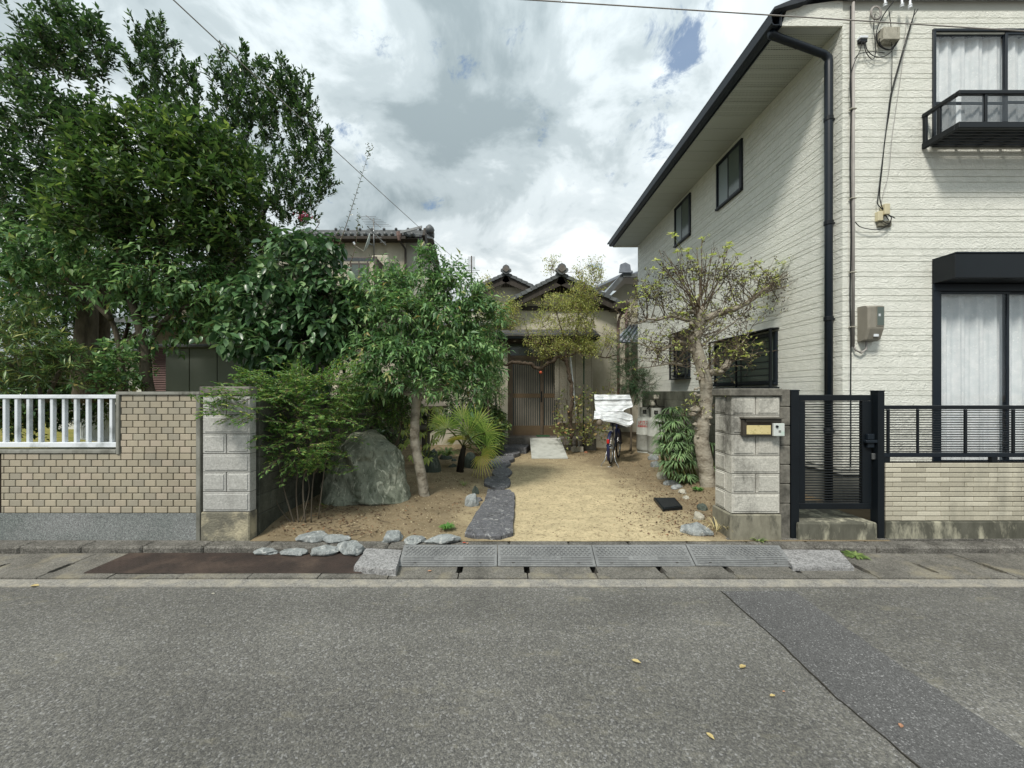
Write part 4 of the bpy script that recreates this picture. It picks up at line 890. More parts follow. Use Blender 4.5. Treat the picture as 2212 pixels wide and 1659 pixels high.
# gables
def gable(root, xa, za, xL, zL, xR, zR, Y, dep, wall_z, ntile, vent, wm):
    over = .32; th = .12
    zbL, zbR = wall_z, wall_z
    MB().prism([(xL+.25, wall_z+.001), (xR-.25, wall_z+.001), (xR-.25, zR-.05), (xa, za-.30), (xL+.25, zL-.05)], Y+.001, Y+.12, 'y').build('gable_wall', wm, root)
    for (x1_, z1_) in ((xL, zL), (xR, zR)):
        dx, dz = x1_-xa, z1_-za; L = math.hypot(dx, dz); u = (dx/L, dz/L); n_ = (-u[1], u[0]) if u[0] > 0 else (u[1], -u[0])
        def q(t, h): return (xa+u[0]*t*L + n_[0]*h, za-.06+u[1]*t*L + n_[1]*h)
        MB().prism([q(0,-.28), q(1,-.24), q(1,-.05), q(0,-.05)], Y-over, Y-over+.04, 'y').build('barge_board', M['wood_dk'], root)
        MB().prism([q(0,-.05), q(1,-.05), q(1,0), q(0,0)], Y-over-.02, Y+dep, 'y').build('roof', M['kawara'], root)
        MB().prism([q(0,-.09), q(1,-.09), q(1,-.052), q(0,-.052)], Y-over+.05, Y+.1, 'y').build('rafter_board', M['wood_dk'], root)
        for i in range(ntile):
            t0, t1 = i/ntile, (i+1.06)/ntile; b = MB().prism([q(t0,-.075), q(min(1.02,t1),-.06), q(min(1.02,t1),.035), q(t0,.012)], Y-over-.06, Y-over+.22, 'y'); b.build('verge_tile', M['kawara'], root)
    # ridge with demon-face end tile simplified to its scrolled outline
    rz = za-.02
    MB().tube([(xa, Y-over-.05, rz+.07), (xa, Y+dep, rz+.07)], .085, 10).build('ridge_tile', M['kawara'], root, True)
    s = .19
    out = [(-.62,-.55),(-.9,-.35),(-.85,-.05),(-.6,.05),(-.55,.3),(-.35,.55),(-.12,.62),(0,.75),(.12,.62),(.35,.55),(.55,.3),(.6,.05),(.85,-.05),(.9,-.35),(.62,-.55),(.3,-.8),(0,-.9),(-.3,-.8)]
    MB().prism([(xa+a*s, rz+.06+b*s) for a, b in out], Y-over-.14, Y-over-.06, 'y').build('ridge_end_tile', M['kawara'], root)
    MB().prism([(xa+a*s*.6, rz+.06+b*s*.62) for a, b in out], Y-over-.17, Y-over-.14, 'y').build('ridge_end_tile', M['cap'], root)
    vx0, vx1, vz0, vz1 = vent
    MB().prism([(vx0, vz0), (vx1, vz0), ((vx0*.35+vx1*.65), vz1), ((vx0*.65+vx1*.35), vz1)], Y-.03, Y-.001, 'y').build('gable_vent', M['wood_dk'], root)
    for i in range(7): xx = vx0+(vx1-vx0)*(i+.8)/8; MB().box(xx-.01, xx+.01, Y-.045, Y-.031, vz0, vz0+(vz1-vz0)*(1-abs((i-3)/4.2))).build('vent_bar', M['plaster_dk'], root)
A = LA(905, 150, 10.13); Lp = LA(425, 392, 10.13); Rp = LA(1492, 432, 10.13)
gable(oh, A[0], A[1], Lp[0], Lp[1], Rp[0], Rp[1], 10.45, 5.0, ze, 11, (LA(790,0)[0], LA(1010,0)[0], LA(0,350)[1], LA(0,265)[1]), M['plaster'])
MB().box(LA(560,0)[0], xr+.02, Y0-.06, Y0-.002, LA(0,492)[1], LA(0,456)[1], .005).build('tie_beam', M['wood_dk'], oh)
for c in (735, 1200): MB().box(LA(c,0)[0], LA(c+14,0)[0], Y0-.02, Y0-.002, LA(0,455)[1], LA(0,330 if c < 1000 else 400)[1]).build('strut', M['wood_dk'], oh)
MB().box(LA(1345,0,10.2)[0], LA(1460,0,10.2)[0], 10.0, 10.44, LA(0,490,10.2)[1], LA(0,440,10.2)[1], .01).build('eave_beam', M['wood_dk'], oh)
MB().tube([(LA(1470,0,10.1)[0], 9.9, LA(0,452,10.1)[1]), (LA(1470,0,10.1)[0], 15.0, LA(0,452,10.1)[1])], .06, 8).build('gutter', M['wood_dk'], oh, True)
px_ = LA(1402, 0, 10.4)[0]; brn = simple('brown_pipe', '#86706a', '#6f5c57', 5, .5, bst=0)
MB().tube([(LA(1462,0,10.1)[0], 10.1, LA(0,470,10.1)[1]), (px_+.02, 10.35, LA(0,545,10.2)[1]), (px_, 10.38, LA(0,600)[1]), (px_, 10.38, .05)], .038, 10).build('downpipe', brn, oh, True)
b0, b1 = P(1093, 586, 12.18), P(1032, 611+2, 12.18); b2 = P(1161, 617, 12.18); wz = P(0, 621, 12.5).z
gable(oh, b0.x, b0.z, b1.x-.25, b1.z-.12, b2.x+.5, b2.z-.25, 12.5, 4.0, wz-.9, 9, (P(1083,0,12.5).x, P(1112,0,12.5).x, P(0,621,12.5).z, P(0,606,12.5).z), M['plaster'])
MB().box(-2.4, 1.2, 12.5, 12.62, 0, wz-.9).build('wall', M['plaster'], oh)
MB().prism([(10.2, 3.35), (12.5, 3.95), (12.5, 3.88), (10.2, 3.28)], -2.6, .3, 'x').build('roof', M['kawara'], oh)
# corrugated panel, stored tools under the side eave
corr = MB(); n = 60; xa_, xb_ = LA(200,0)[0], xd0-.03; za_, zb_ = LA(0,905)[1], LA(0,760)[1]
for i in range(n+1): x = xa_+(xb_-xa_)*i/n; yy = Y0-.08+.015*math.sin(i*1.6); corr.v += [(x, yy, za_), (x, yy, zb_)]
for i in range(n): a = 2*i; corr.f.append((a, a+2, a+3, a+1))
corr.build('corrugated_panel', simple('old_corrugated', '#8f8672', '#776f5e', 4, .8), oh)
def pole_thing(nm, lab, cat, a, b, r_, m_, group=None): return tag(MB().tube([a, b], r_, 8).build(nm, m_, None, True), lab, cat, group)
teal = simple('teal_tarp', '#2f6f70', '#265a5c', 5, .5, bst=.1)
for i, (c, m_, lab) in enumerate(((352, M['wood_dk'], 'dark wooden pole leaning in the corner next to the porch pier'), (335, M['steel'], 'thin grey metal pole leaning behind the bush by the porch'), (205, teal, 'teal plastic pole standing in the shade left of the porch'), (185, teal, 'slim teal garden stake behind the palm'))):
    p = LA(c, 1330, 10.2); q = LA(c-25+i*22, 1020, 10.3); pole_thing('pole', lab, 'pole', (p[0], 10.1, .02), (q[0], 10.36, q[1]), .018+.006*(i==0), m_)
# rolled bamboo blind beside the door
bb = thing('bamboo_blind', 'grey weathered bamboo blind hanging beside the entrance door', 'blind', (1.9, Y0-.3, 1.0))
bx_0, bx_1 = LA(850,0,Y0-.3)[0], LA(1180,0,Y0-.3)[0]; bz_1 = LA(0,745,Y0-.3)[1]; bz_0 = LA(0,1470,Y0-.3)[1]
reed = simple('weathered_reed', '#bdb8ac', '#9c968a', 30, .9, .1, bst=.2, rnd=.2)
rd = MB(); z = bz_0; i = 0
while z < bz_1: rd.box(bx_0 + (.10 if z < bz_0+.6 else 0)+R.uniform(-.01,.01), bx_1+R.uniform(-.01,.01), Y0-.31, Y0-.302, z, z+.009); z += .0125; i += 1
o = rd.build('reed', reed, bb); o['kind'] = 'stuff'
for k in range(5): x = bx_0+.12+k*(bx_1-bx_0-.16)/4; MB().box(x-.003, x+.003, Y0-.316, Y0-.3105, bz_0, bz_1).build('cord', M['wood_dk'], bb)
MB().box(bx_0, bx_1, Y0-.325, Y0-.295, bz_1, bz_1+.03).build('top_batten', M['wood_dk'], bb)
# doormat, aluminium ramp, pole block
tag(MB().box(LA(690,0,Y0-.15)[0], LA(805,0,Y0-.15)[0], Y0-.28, Y0-.05, zpor+.001, zpor+.018, .004).build('doormat', simple('green_mat', '#2f5c3c', '#264c32', 60, .95, bs=200, bst=.5)), 'small green doormat in front of the sliding entrance door', 'doormat')
def C2(cx_, cy_, z=0.0): return G(987.5 + cx_*.2728, 877.8 + cy_*.2728, z)
bd = thing('ramp_board', 'pale ribbed board laid as a ramp up to the entrance porch', 'ramp', (1.2, 9.5, .1))
xb0, xb1, xt0, xt1 = C2(590,413,.02).x, C2(878,413,.02).x, P(987.5+577*.2728,0,9.78).x, P(987.5+818*.2728,0,9.78).x
yb = C2(590,413,.02).y; yt = 9.85
def bdm(t0, t1, u0, u1, h0, h1):
    def c(u, t, h): x = (xb0+(xb1-xb0)*u)*(1-t) + (xt0+(xt1-xt0)*u)*t; return (x, yb+(yt-yb)*t, .03+(.335-.03)*t + h)
    return MB().add([c(u0,t0,h0),c(u1,t0,h0),c(u1,t1,h0),c(u0,t1,h0),c(u0,t0,h1),c(u1,t0,h1),c(u1,t1,h1),c(u0,t1,h1)], [(3,2,1,0),(4,5,6,7),(0,1,5,4),(1,2,6,5),(2,3,7,6),(3,0,4,7)])
brd = simple('pale_ramp_board', '#b4b6b0', '#a3a59f', 9, .7, .3, bs=90, bst=.3, c3='#8d8f88', sc3=5)
bdm(0, 1, 0, 1, -.025, 0).build('board', brd, bd)
rbm = MB()
for i in range(36): c = bdm(0, 1, (i+.25)/36, (i+.7)/36, .0005, .003); rbm.add(c.v, c.f)
rbm.build('rib', brd, bd)['kind'] = 'stuff'
# ================================================================== roofs behind on the right
nb = thing('tiled_house', 'cream house with blue-grey tiled roof peeping between the old house and the sided house', 'house', (4.6, 14.5, 0))
def RB(x, y, Y): return P(x, y, Y)
a = RB(1306, 638, 12.6); b = RB(1352, 579, 14.2); c = RB(1400, 579, 14.2)
def sheet(pts, th): # thick planar slab from 4 points
    n = (Vector(pts[1])-Vector(pts[0])).cross(Vector(pts[2])-Vector(pts[0])).normalized()*th
    return MB().add([tuple(Vector(p)) for p in pts] + [tuple(Vector(p)-n) for p in pts], [(0,1,2,3),(7,6,5,4),(0,4,5,1),(1,5,6,2),(2,6,7,3),(3,7,4,0)])
yv = 13.2
e1, e2 = P(1300, 642, yv), P(1345, 590, yv); e3 = P(1420, 590, yv)
MB().prism([(P(1318,0,13.5).x, 0), (8.2, 0), (8.2, e3.z-.5), (e2.x+.2, e2.z-.25), (P(1318,0,13.5).x, P(0,640,13.5).z)], 13.6, 13.7, 'y').build('wall', M['plaster'], nb)
sheet([e1, e2, e2+Vector((0,6,0)), e1+Vector((0,6,0))], .09).build('roof', M['kawara_b'], nb)
sheet([e2+Vector((0,-.0,0)), e3+Vector((3,0,0)), e3+Vector((3,5,.8)), e2+Vector((0,5,.8))], .09).build('roof', M['kawara_b'], nb)
MB().beam(e1-Vector((0,.03,.10)), e2-Vector((0,.03,.10)), .05, .16).build('barge_board', M['kawara'], nb)
MB().beam(e2-Vector((0,.05,.10)), e3-Vector((-3,.05,.10)), .06, .12).build('gutter', M['kawara'], nb)
t = e2 + Vector((.05, -.05, .12)); MB().prism([(t.x-.2,t.z-.14),(t.x-.16,t.z+.14),(t.x+.0,t.z+.2),(t.x+.16,t.z+.12),(t.x+.2,t.z-.14)], t.y-.1, t.y, 'y').build('ridge_end_tile', M['kawara_b'], nb)
for i in range(12):
    q = e2 + Vector((.3+i*.27, 0, .04)); MB().tube([q, q+Vector((0,4.5,.75))], .06, 6).build('roof_tile_row', M['kawara_b'], nb, True)
# lower roof
l0, l1, l2, l3 = P(1330,738,12.3), P(1420,738,12.3), P(1420,698,13.4), P(1362,705,13.4)
sheet([l0, l1+Vector((1,0,0)), l2+Vector((1,0,0)), l3], .06).build('roof', M['kawara_b'], nb)
for i in range(11):
    t_ = i/8; q = l0.lerp(l1, t_) + Vector((0,0,.03)); q2 = l3.lerp(l2, t_) + Vector((0,0,.03)); MB().tube([q, q2], .045, 6).build('roof_tile_row', M['kawara_b'], nb, True)
MB().tube([P(1353,800,13.5), P(1353,650,13.5)], .05, 8).build('downpipe', brn, nb, True)
# ================================================================== two-storey neighbour on the left with balcony, dish and antenna
YN = 17.0
def LB(cx_, cy_, Y=YN): return P(658.3 + cx_*.33064, 438.9 + cy_*.33064, Y)
n2 = thing('balcony_house', 'two-storey house with dark tiled roof, balcony and satellite dish behind the garden trees', 'house', (-6.3, 19, 0))
w0, w1 = LB(-300, 230), LB(650, 230); dk = 3.2
MB().box(w0.x, w1.x, YN, YN+.15, 0, w1.z).box(w1.x-.15, w1.x, YN+.151, YN+6.0, 0, w1.z).build('wall', M['plaster'], n2)
er, el = LB(660, 205, YN-.5), LB(-320, 205, YN-.5); rz = LB(0, 150, YN+2.6).z
MB().prism([(YN-.5, er.z), (YN+3, er.z+1.0+.3), (YN+6.5, er.z), (YN+6.5, er.z-.08), (YN+3, er.z+1.2), (YN-.5, er.z-.08)], el.x, w1.x+.75, 'x').build('roof', M['kawara'], n2)
MB().prism([(YN, w1.z+.001), (YN+3, er.z+1.15), (YN+6, w1.z+.001)], w1.x-.14, w1.x-.01, 'x').build('gable_wall', M['plaster'], n2)
MB().box(el.x, er.x, YN-.56, YN-.46, er.z-.20, er.z-.085).build('gutter', M['wood_dk'], n2)
MB().box(el.x, er.x+.5, YN-.45, YN-.001, er.z-.16, er.z-.12).build('soffit', M['wood_dk'], n2)
nt_ = 0; x = el.x+1.5
while x < w1.x + .7:
    zt = er.z; MB().tube([(x, YN-.58, zt+.0), (x, YN+.5, zt+.20+.02), (x, YN+3, zt+1.34)], .085, 6).build('roof_tile_row', M['kawara'], n2, True); x += .29
rd_ = MB().box(el.x, w1.x+.78, YN+2.8, YN+3.2, er.z+1.28, er.z+1.62, .05).build('ridge', M['kawara'], n2)
x = el.x + 2
while x < w1.x+.6: MB().lathe([(.07,0),(.08,.05),(.05,.1),(.01,.12)], (x, YN+2.82, er.z+1.6), 8).build('ridge_knob', M['kawara'], rd_); x += .62
MB().lathe([(.2,0),(.26,.15),(.2,.3),(.08,.42)], (w1.x+.6, YN+2.75, er.z+1.4), 10).build('ridge_end_tile', M['kawara'], n2, True)
# verge running down the back slope, seen from below
bA, bB = LB(790, 190, YN+.2), LB(905, 520, YN+5)
for k, (c0, r0, c1, r1) in enumerate(((780,185,795,300),(795,300,880,520))): MB().beam(LB(c0,r0,YN+.2), LB(c1,r1,YN+1.0), .5, .10, (1,0,0)).build('verge', M['wood_dk'], n2)
MB().prism([(LB(640,0).x, LB(0,222).z), (LB(785,0).x, LB(0,185).z), (LB(785,0).x, LB(0,200).z), (LB(640,0).x, LB(0,237).z)], YN-.62, YN-.57, 'y').build('barge_board', M['steel'], n2)
g0_ = LB(650,0); MB().prism([(w1.x+.001, 0), (LB(900,0).x, 0), (LB(900,0).x, LB(0,540).z), (LB(790,0).x, LB(0,300).z), (LB(770,0).x, LB(0,225).z), (w1.x+.001, LB(0,212).z)], YN+.3, YN+.4, 'y').build('side_wall', simple('light_plaster', '#c0bfb4', '#b0afa4', 3, .9), n2)
MB().tube([LB(618,205,YN-.5), LB(620,245,YN-.4), LB(658,300,YN-.1), LB(658,420,YN-.1), (LB(658,0,YN-.1).x, YN-.1, 0)], .05, 8).build('downpipe', M['wood_dk'], n2, True)
MB().lathe([(.06,-.25),(.12,-.05),(.13,.1)], LB(617,205,YN-.52), 8).build('rain_head', brn, n2)
for c0, c1, r0, r1 in ((553, 622, 392, 540), (300, 420, 392, 540)):
    a, b = LB(c0, r1), LB(c1, r0); f = MB().box(a.x, b.x, YN-.03, YN+.02, b.z-.06, b.z).box(a.x, a.x+.06, YN-.03, YN+.02, a.z, b.z-.06).box(b.x-.06, b.x, YN-.03, YN+.02, a.z, b.z-.06).build('window', M['cap'], n2)
    MB().box(a.x+.06, b.x-.06, YN-.02, YN-.005, a.z, b.z-.06).build('pane', M['dark_glass'], f)
mt_ = simple('brown_balcony_metal', '#5d5550', '#4c4540', 5, .5, bst=0)
by = YN-1.6; bc = thing('balcony', 'brown metal balcony railing under the satellite dish of the two-storey house', 'balcony', (LB(400,0).x, by, 5.5))
r0, r1 = LB(270, 352, by), LB(468, 352, by); zlow = LB(0, 560, by).z
MB().box(r0.x-2.5, r1.x, by, by+.06, r0.z-.06, r0.z, .01).box(r1.x-.06, r1.x, by+.06, YN-.01, r0.z-.06, r0.z, .01).build('handrail', mt_, bc)
MB().box(r0.x-2.5, r1.x, by, YN-.01, zlow-.2, zlow).build('balcony_floor', mt_, bc)
x = r1.x-.03
while x > r0.x-2.4: MB().box(x-.02, x+.02, by+.01, by+.05, zlow, r0.z-.06).build('baluster', mt_, bc); x -= .34
y = by+.15
while y < YN: MB().box(r1.x-.05, r1.x-.01, y, y+.03, zlow, r0.z-.06).build('baluster', mt_, bc); y += .16
for xx in (r1.x, ): MB().box(xx-.09, xx+.01, by-.02, by+.08, zlow-2.6, r0.z+.02).build('corner_post', mt_, bc)
ac = LB(500, 365, YN-.5); tag(MB().box(ac.x-.35, ac.x+.35, YN-.7, YN-.35, zlow, ac.z+.1, .04).build('air_conditioner', M['plaster'], None), 'cream air conditioner unit on the balcony of the two-storey house', 'air conditioner')
ds = thing('satellite_dish', 'pale satellite dish on a mast above the balcony railing', 'satellite dish', tuple(LB(452, 330, by)))
mp = LB(452, 360, by); MB().tube([mp, LB(450,100,by)], .028, 8).build('mast', M['steel'], ds, True)
dcn = LB(405, 258, by); nrm = Vector((-.86, -.42, .28)).normalized(); uu = nrm.cross(Vector((0,0,1))).normalized(); vv = uu.cross(nrm)
m = MB(); rings = 6; sg = 24
for r_ in range(rings+1):
    rr = r_/rings
    for i in range(sg): a_ = 2*math.pi*i/sg; q = dcn + (uu*math.cos(a_)*.30 + vv*math.sin(a_)*.40)*rr - nrm*(.10*(1-rr*rr)); m.v.append(tuple(q))
for r_ in range(rings):
    for i in range(sg): A_ = r_*sg+i; B_ = r_*sg+(i+1) % sg; m.f.append((A_, B_, B_+sg, A_+sg))
me = m.mesh('reflector', True); o = place('reflector', me, simple('dish_paint', '#b4bdb8', '#a3ada8', 5, .6, bst=0), ds)
md = o.modifiers.new('thick', 'SOLIDIFY'); md.thickness = .012
MB().tube([dcn-vv*.38, dcn-vv*.30+nrm*.40], .013, 6).build('arm', M['palestone'], ds); fp = dcn-vv*.30+nrm*.42; MB().tube([fp+vv*.03-nrm*.03, fp+vv*.10+nrm*.04], .035, 10).build('receiver', M['white_alu'], ds)
MB().tube([dcn-nrm*.1, dcn-nrm*.22, mp.lerp(LB(450,100,by), .35)], .03, 8).build('bracket', M['steel'], ds)
def yagi(root, c, ax, n, ln, sp, m_, r_=.006, vert=False):
    MB().tube([c-ax*sp*n*.55, c+ax*sp*n*.55], r_*1.8, 6).build('boom', m_, root)
    for i in range(n):
        p_ = c + ax*sp*(i-(n-1)/2); e_ = Vector((1,0,0)) if abs(ax.x) < .7 else Vector((0,1,0)); l_ = ln*(1.15-.4*i/n); MB().tube([p_-e_*l_/2, p_+e_*l_/2], r_, 5).build('element', m_, root)
an = thing('tv_antenna', 'fishbone aerial on the dish mast over the balcony', 'antenna', tuple(LB(450, 110, by))); yagi(an, LB(447, 118, by), Vector((-.55,.3,.5)).normalized(), 7, .85, .14, mt_)
yagi(an, LB(470, 213, by), Vector((.62,.2,-.62)).normalized(), 4, .25, .22, M['steel'], .012)
a2 = thing('tv_antenna', 'tall ladder-like aerial on a pole left of the twin gables', 'antenna', tuple(P(1018, 612, 15)))
MB().tube([P(1018.5, 620, 15), P(1018.5, 553, 15)], .022, 8).build('pole', M['wood_dk'], a2, True)
for i in range(14): p_ = P(1018.5, 555+i*1.9, 15); MB().tube([p_-Vector((.14,0,0)), p_+Vector((.14,0,0))], .007, 5).build('element', M['steel'], a2)
for yy_, l_ in ((584, .32), (588, .22), (592, .2)): p_ = P(1018.5, yy_, 15); MB().tube([p_-Vector((l_,0,0)), p_+Vector((l_,0,0))], .008, 5).build('element', M['wood_dk'], a2)
# ================================================================== buildings beyond the park trees
gs = thing('garden_shed', 'grey-green panelled storage shed behind the tiled wall', 'shed', (P(450,0,7).x, 7.6, 0))
YSH = 7.0; s0, s1 = P(357, 700, YSH), P(640, 700, YSH); ztp = ZZ(752, YSH)
gg = simple('grey_green_panel', '#7d847b', '#737a72', 2, .55, .3, bst=.03)
seams = [s0.x, P(409,0,YSH).x, P(469,0,YSH).x, P(528,0,YSH).x, P(587,0,YSH).x, s1.x]
for a, b in zip(seams, seams[1:]): MB().box(a+.006, b-.006, YSH, YSH+.02, .15, ztp, .005).build('panel', gg, gs)
MB().box(s0.x+.01, s1.x, YSH+.021, YSH+1.4, 0, ztp-.01).build('shed_body', M['wood_dk'], gs)
MB().box(s0.x-.1, s1.x+.1, YSH-.12, YSH+1.5, ztp+.001, ztp+.06, .01).build('roof', M['kawara'], gs)
bh = thing('brown_house', 'house with red-brown louvred shutters and grey lower roof behind the shed', 'house', (P(370,0,10).x, 10, 0))
YBH = 9.5; q0, q1 = P(327, 0, YBH).x, P(640, 0, YBH).x
rbw = simple('red_brown_louvre', '#5f4742', '#533e3a', 4, .6, bst=0)
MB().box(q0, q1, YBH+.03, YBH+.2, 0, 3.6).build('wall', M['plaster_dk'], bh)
for i in range(34): z = .75 + i*.056; MB().prism([(YBH-.01, z), (YBH+.029, z+.01), (YBH+.029, z+.05), (YBH+.012, z+.05)], q0+.02, P(400,0,YBH).x, 'x').build('louvre', rbw, bh)
MB().prism([(YBH-.7, ZZ(700,YBH)), (YBH+1.2, ZZ(650,YBH)), (YBH+1.2, ZZ(650,YBH)-.08), (YBH-.7, ZZ(700,YBH)-.08)], q0-.4, q1, 'x').build('roof', M['kawara'], bh)
MB().box(q0+.5, q1, YBH+1.2, YBH+1.35, 3.0, 5.0).build('wall', M['plaster'], bh)
MB().prism([(YBH+.6, 5.05), (YBH+4.0, 6.2), (YBH+4.0, 6.1), (YBH+.6, 4.95)], q0+.2, q1+.6, 'x').build('roof', M['kawara'], bh)
a_, b_ = P(372, 635, YBH+1.2), P(430, 600, YBH+1.2)
for i in range(9): z = a_.z + (b_.z-a_.z)*i/9; MB().box(a_.x, b_.x, YBH+1.17, YBH+1.199, z, z+.035).build('shutter_slat', rbw, bh)
wh = thing('white_house', 'white house wall with dark tiled roof glimpsed between the park trees', 'house', (P(250,0,14).x, 14, 0))
MB().box(P(120,0,14).x, P(330,0,14).x, 14, 14.2, 0, ZZ(752,14)).build('wall', simple('white_render', '#c9c9c2', '#bbbbb4', 3, .85), wh)
MB().prism([(13.3, ZZ(757,14)), (16.5, ZZ(757,14)+1.2), (16.5, ZZ(757,14)+1.1), (13.3, ZZ(757,14)-.1)], P(110,0,14).x, P(345,0,14).x, 'x').build('roof', M['kawara'], wh)
pf = thing('park_fence', 'white upright-bar fence far behind the railing across the dry grass', 'fence', (P(232,0,9).x, 9, .16))
for i in range(22): x = P(262,0,9).x - i*.10; MB().box(x-.014, x+.014, 9+i*.05, 9.02+i*.05, .3, 1.15).build('bar', M['white_alu'], pf)
MB().beam((P(262,0,9).x+.05, 9.01, 1.17), (P(262,0,9).x-2.2, 10.11, 1.17), .04, .05).build('top_rail', M['white_alu'], pf); MB().beam((P(262,0,9).x+.05, 9.01, .3), (P(262,0,9).x-2.2, 10.11, .3), .04, .05).build('bottom_rail', M['white_alu'], pf)
# boundary walls of the yard
def block_run(name, lab, xw, y0, y1, z1, m_, base):
    t = thing(name, lab, 'block wall', (xw, (y0+y1)/2, 0)); MB().box(xw+.008, xw+.092, y0+.01, y1, -.1, z1-.01).build('mortar_core', M['mortar'], t)
    k = 0; z = z1
    while z > 0:
        y = y0 - (.2 if k % 2 else 0)
        while y < y1:
            a, b = max(y, y0), min(y+.394, y1)
            if b-a > .05: MB().box(xw, xw+.10, a, b, z-.194, z, .005).build('block', m_, t)
            y += .4
        z -= .2; k += 1
block_run('boundary_wall', 'dark mossy block wall along the shaded bed behind the pale block pillar', -2.66, 4.06, 10.2, 1.42, M['block_d'], 0)
block_run('boundary_wall', 'grey block wall behind the gas cylinders and spiky plants', 3.78, 5.12, 10.4, 1.53, M['block_d'], 0)
# ================================================================== vegetation
def leafmat(name, cols, rough=.42, trans=.25, spec=.45):
    m = bpy.data.materials.new(name); m.use_nodes = True; t = m.node_tree; t.nodes.clear(); o = t.nodes.new('ShaderNodeOutputMaterial')
    b = t.nodes.new('ShaderNodeBsdfPrincipled'); g = t.nodes.new('ShaderNodeNewGeometry'); r = t.nodes.new('ShaderNodeValToRGB'); e = r.color_ramp.elements
    while len(e) < len(cols): e.new(.5)
    for i, (p, c) in enumerate(cols): e[i].position = p; hc = hexc(c); gy = .3*hc[0]+.59*hc[1]+.11*hc[2]; e[i].color = (*[(x*.88+gy*.12)*1.2 for x in hc], 1)
    t.links.new(g.outputs['Random Per Island'], r.inputs[0])
    b.inputs['Roughness'].default_value = rough; b.inputs['Specular IOR Level'].default_value = spec
    tr = t.nodes.new('ShaderNodeBsdfTranslucent'); mx = t.nodes.new('ShaderNodeMixShader'); mx.inputs[0].default_value = trans
    hs_ = t.nodes.new('ShaderNodeHueSaturation'); hs_.inputs['Saturation'].default_value = 1.15; hs_.inputs['Value'].default_value = 1.35; hs_.inputs['Hue'].default_value = .49
    t.links.new(r.outputs[0], b.inputs['Base Color']); t.links.new(r.outputs[0], hs_.inputs['Color']); t.links.new(hs_.outputs[0], tr.inputs[0])
    t.links.new(b.outputs[0], mx.inputs[1]); t.links.new(tr.outputs[0], mx.inputs[2]); t.links.new(mx.outputs[0], o.inputs[0]); return m
M['bark'] = simple('grey_brown_bark', '#6f675a', '#4b453c', 14, .9, .1, bs=30, bst=.8, bd=.02, stretch=(1,1,.25))
M['bark_pale'] = simple('pale_smooth_bark', '#aaa496', '#878073', 7, .85, .1, bs=26, bst=.9, bd=.02, stretch=(1,1,1.3), c3='#665e50', sc3=7)
M['bark_dark'] = simple('dark_bark', '#38332d', '#26231f', 14, .9, .1, bs=30, bst=.7, bd=.015, stretch=(1,1,.3))
M['twig'] = simple('brown_twig', '#736759', '#5b5044', 20, .9, .1, bst=0)
M['twig_green'] = simple('green_twig', '#6d7043', '#565a33', 20, .8, .1, bst=0)
def nrmz(a): return a / np.maximum(np.linalg.norm(a, axis=1, keepdims=True), 1e-9)
def leaf_arrays(pos, d, L, W, fold=.12, droop=.15, upn=None, jit=.35, shape=0):
    n = len(pos); d = nrmz(d); up = np.tile(np.array([0, 0, 1.0]), (n, 1)) + NR.normal(0, jit, (n, 3))
    if upn is not None: up = upn + NR.normal(0, jit*.6, (n, 3))
    nn = nrmz(up - d * (up*d).sum(1)[:, None]); s = np.cross(d, nn); L = L[:, None]; W = W[:, None]
    if shape == 0:
        P0 = pos; Mi = pos + d*L*.5 - nn*W*fold; Rr = pos + d*L*.42 + s*W*.5 + nn*W*fold; Ll = pos + d*L*.42 - s*W*.5 + nn*W*fold; T = pos + d*L - nn*L*droop
        v = np.stack([P0, Rr, T, Ll, Mi], 1); f = np.array([[0, 1, 2, 4], [0, 4, 2, 3]]); k = 5
    else:   # broader leaf, six rim points and a sunken midrib
        a = [(.0, .0, 0), (.25, .42, .06), (.62, .46, .0), (1, 0, -droop*1.0), (.62, -.46, .0), (.25, -.42, .06), (.5, 0, -fold)]
        v = np.stack([pos + d*L*x + s*W*y + nn*(L*z if i == 3 else W*z*1.0) - nn*L*droop*x*x*(0 if i == 3 else 1)*.8 for i, (x, y, z) in enumerate(a)], 1)
        f = np.array([[0, 1, 6, 6], [1, 2, 6, 6], [2, 3, 6, 6], [3, 4, 6, 6], [4, 5, 6, 6], [5, 0, 6, 6]])[:, :3]; k = 7
    F_ = (f[None] + (np.arange(n)*k)[:, None, None]).reshape(-1, f.shape[1])
    return v.reshape(-1, 3), F_
def np_mesh(name, v, f):
    me = bpy.data.meshes.new(name); nf, w_ = f.shape
    me.vertices.add(len(v)); me.vertices.foreach_set('co', v.astype(np.float32).ravel()); me.loops.add(nf*w_); me.loops.foreach_set('vertex_index', f.astype(np.int32).ravel())
    me.polygons.add(nf); me.polygons.foreach_set('loop_start', np.arange(nf, dtype=np.int32)*w_); me.polygons.foreach_set('loop_total', np.full(nf, w_, dtype=np.int32)); me.update(calc_edges=True); return me
def put_np(name, v, f, m, parent=None, kind='stuff'):
    o = place(name, np_mesh(name, v, f), m, parent, loc=Vector((0,0,0)) if parent is None else None)
    if kind: o['kind'] = kind
    return o
def smooth_path(pts, k=4):
    out = []; n = len(pts)
    for i in range(n-1):
        p0_, p1_, p2_, p3_ = [Vector(pts[max(0, min(n-1, j))]) for j in (i-1, i, i+1, i+2)]
        for q in range(k):
            t = q/k; out.append(.5*((2*p1_) + (-p0_+p2_)*t + (2*p0_-5*p1_+4*p2_-p3_)*t*t + (-p0_+3*p1_-3*p2_+p3_)*t*t*t))
    return out + [Vector(pts[-1])]
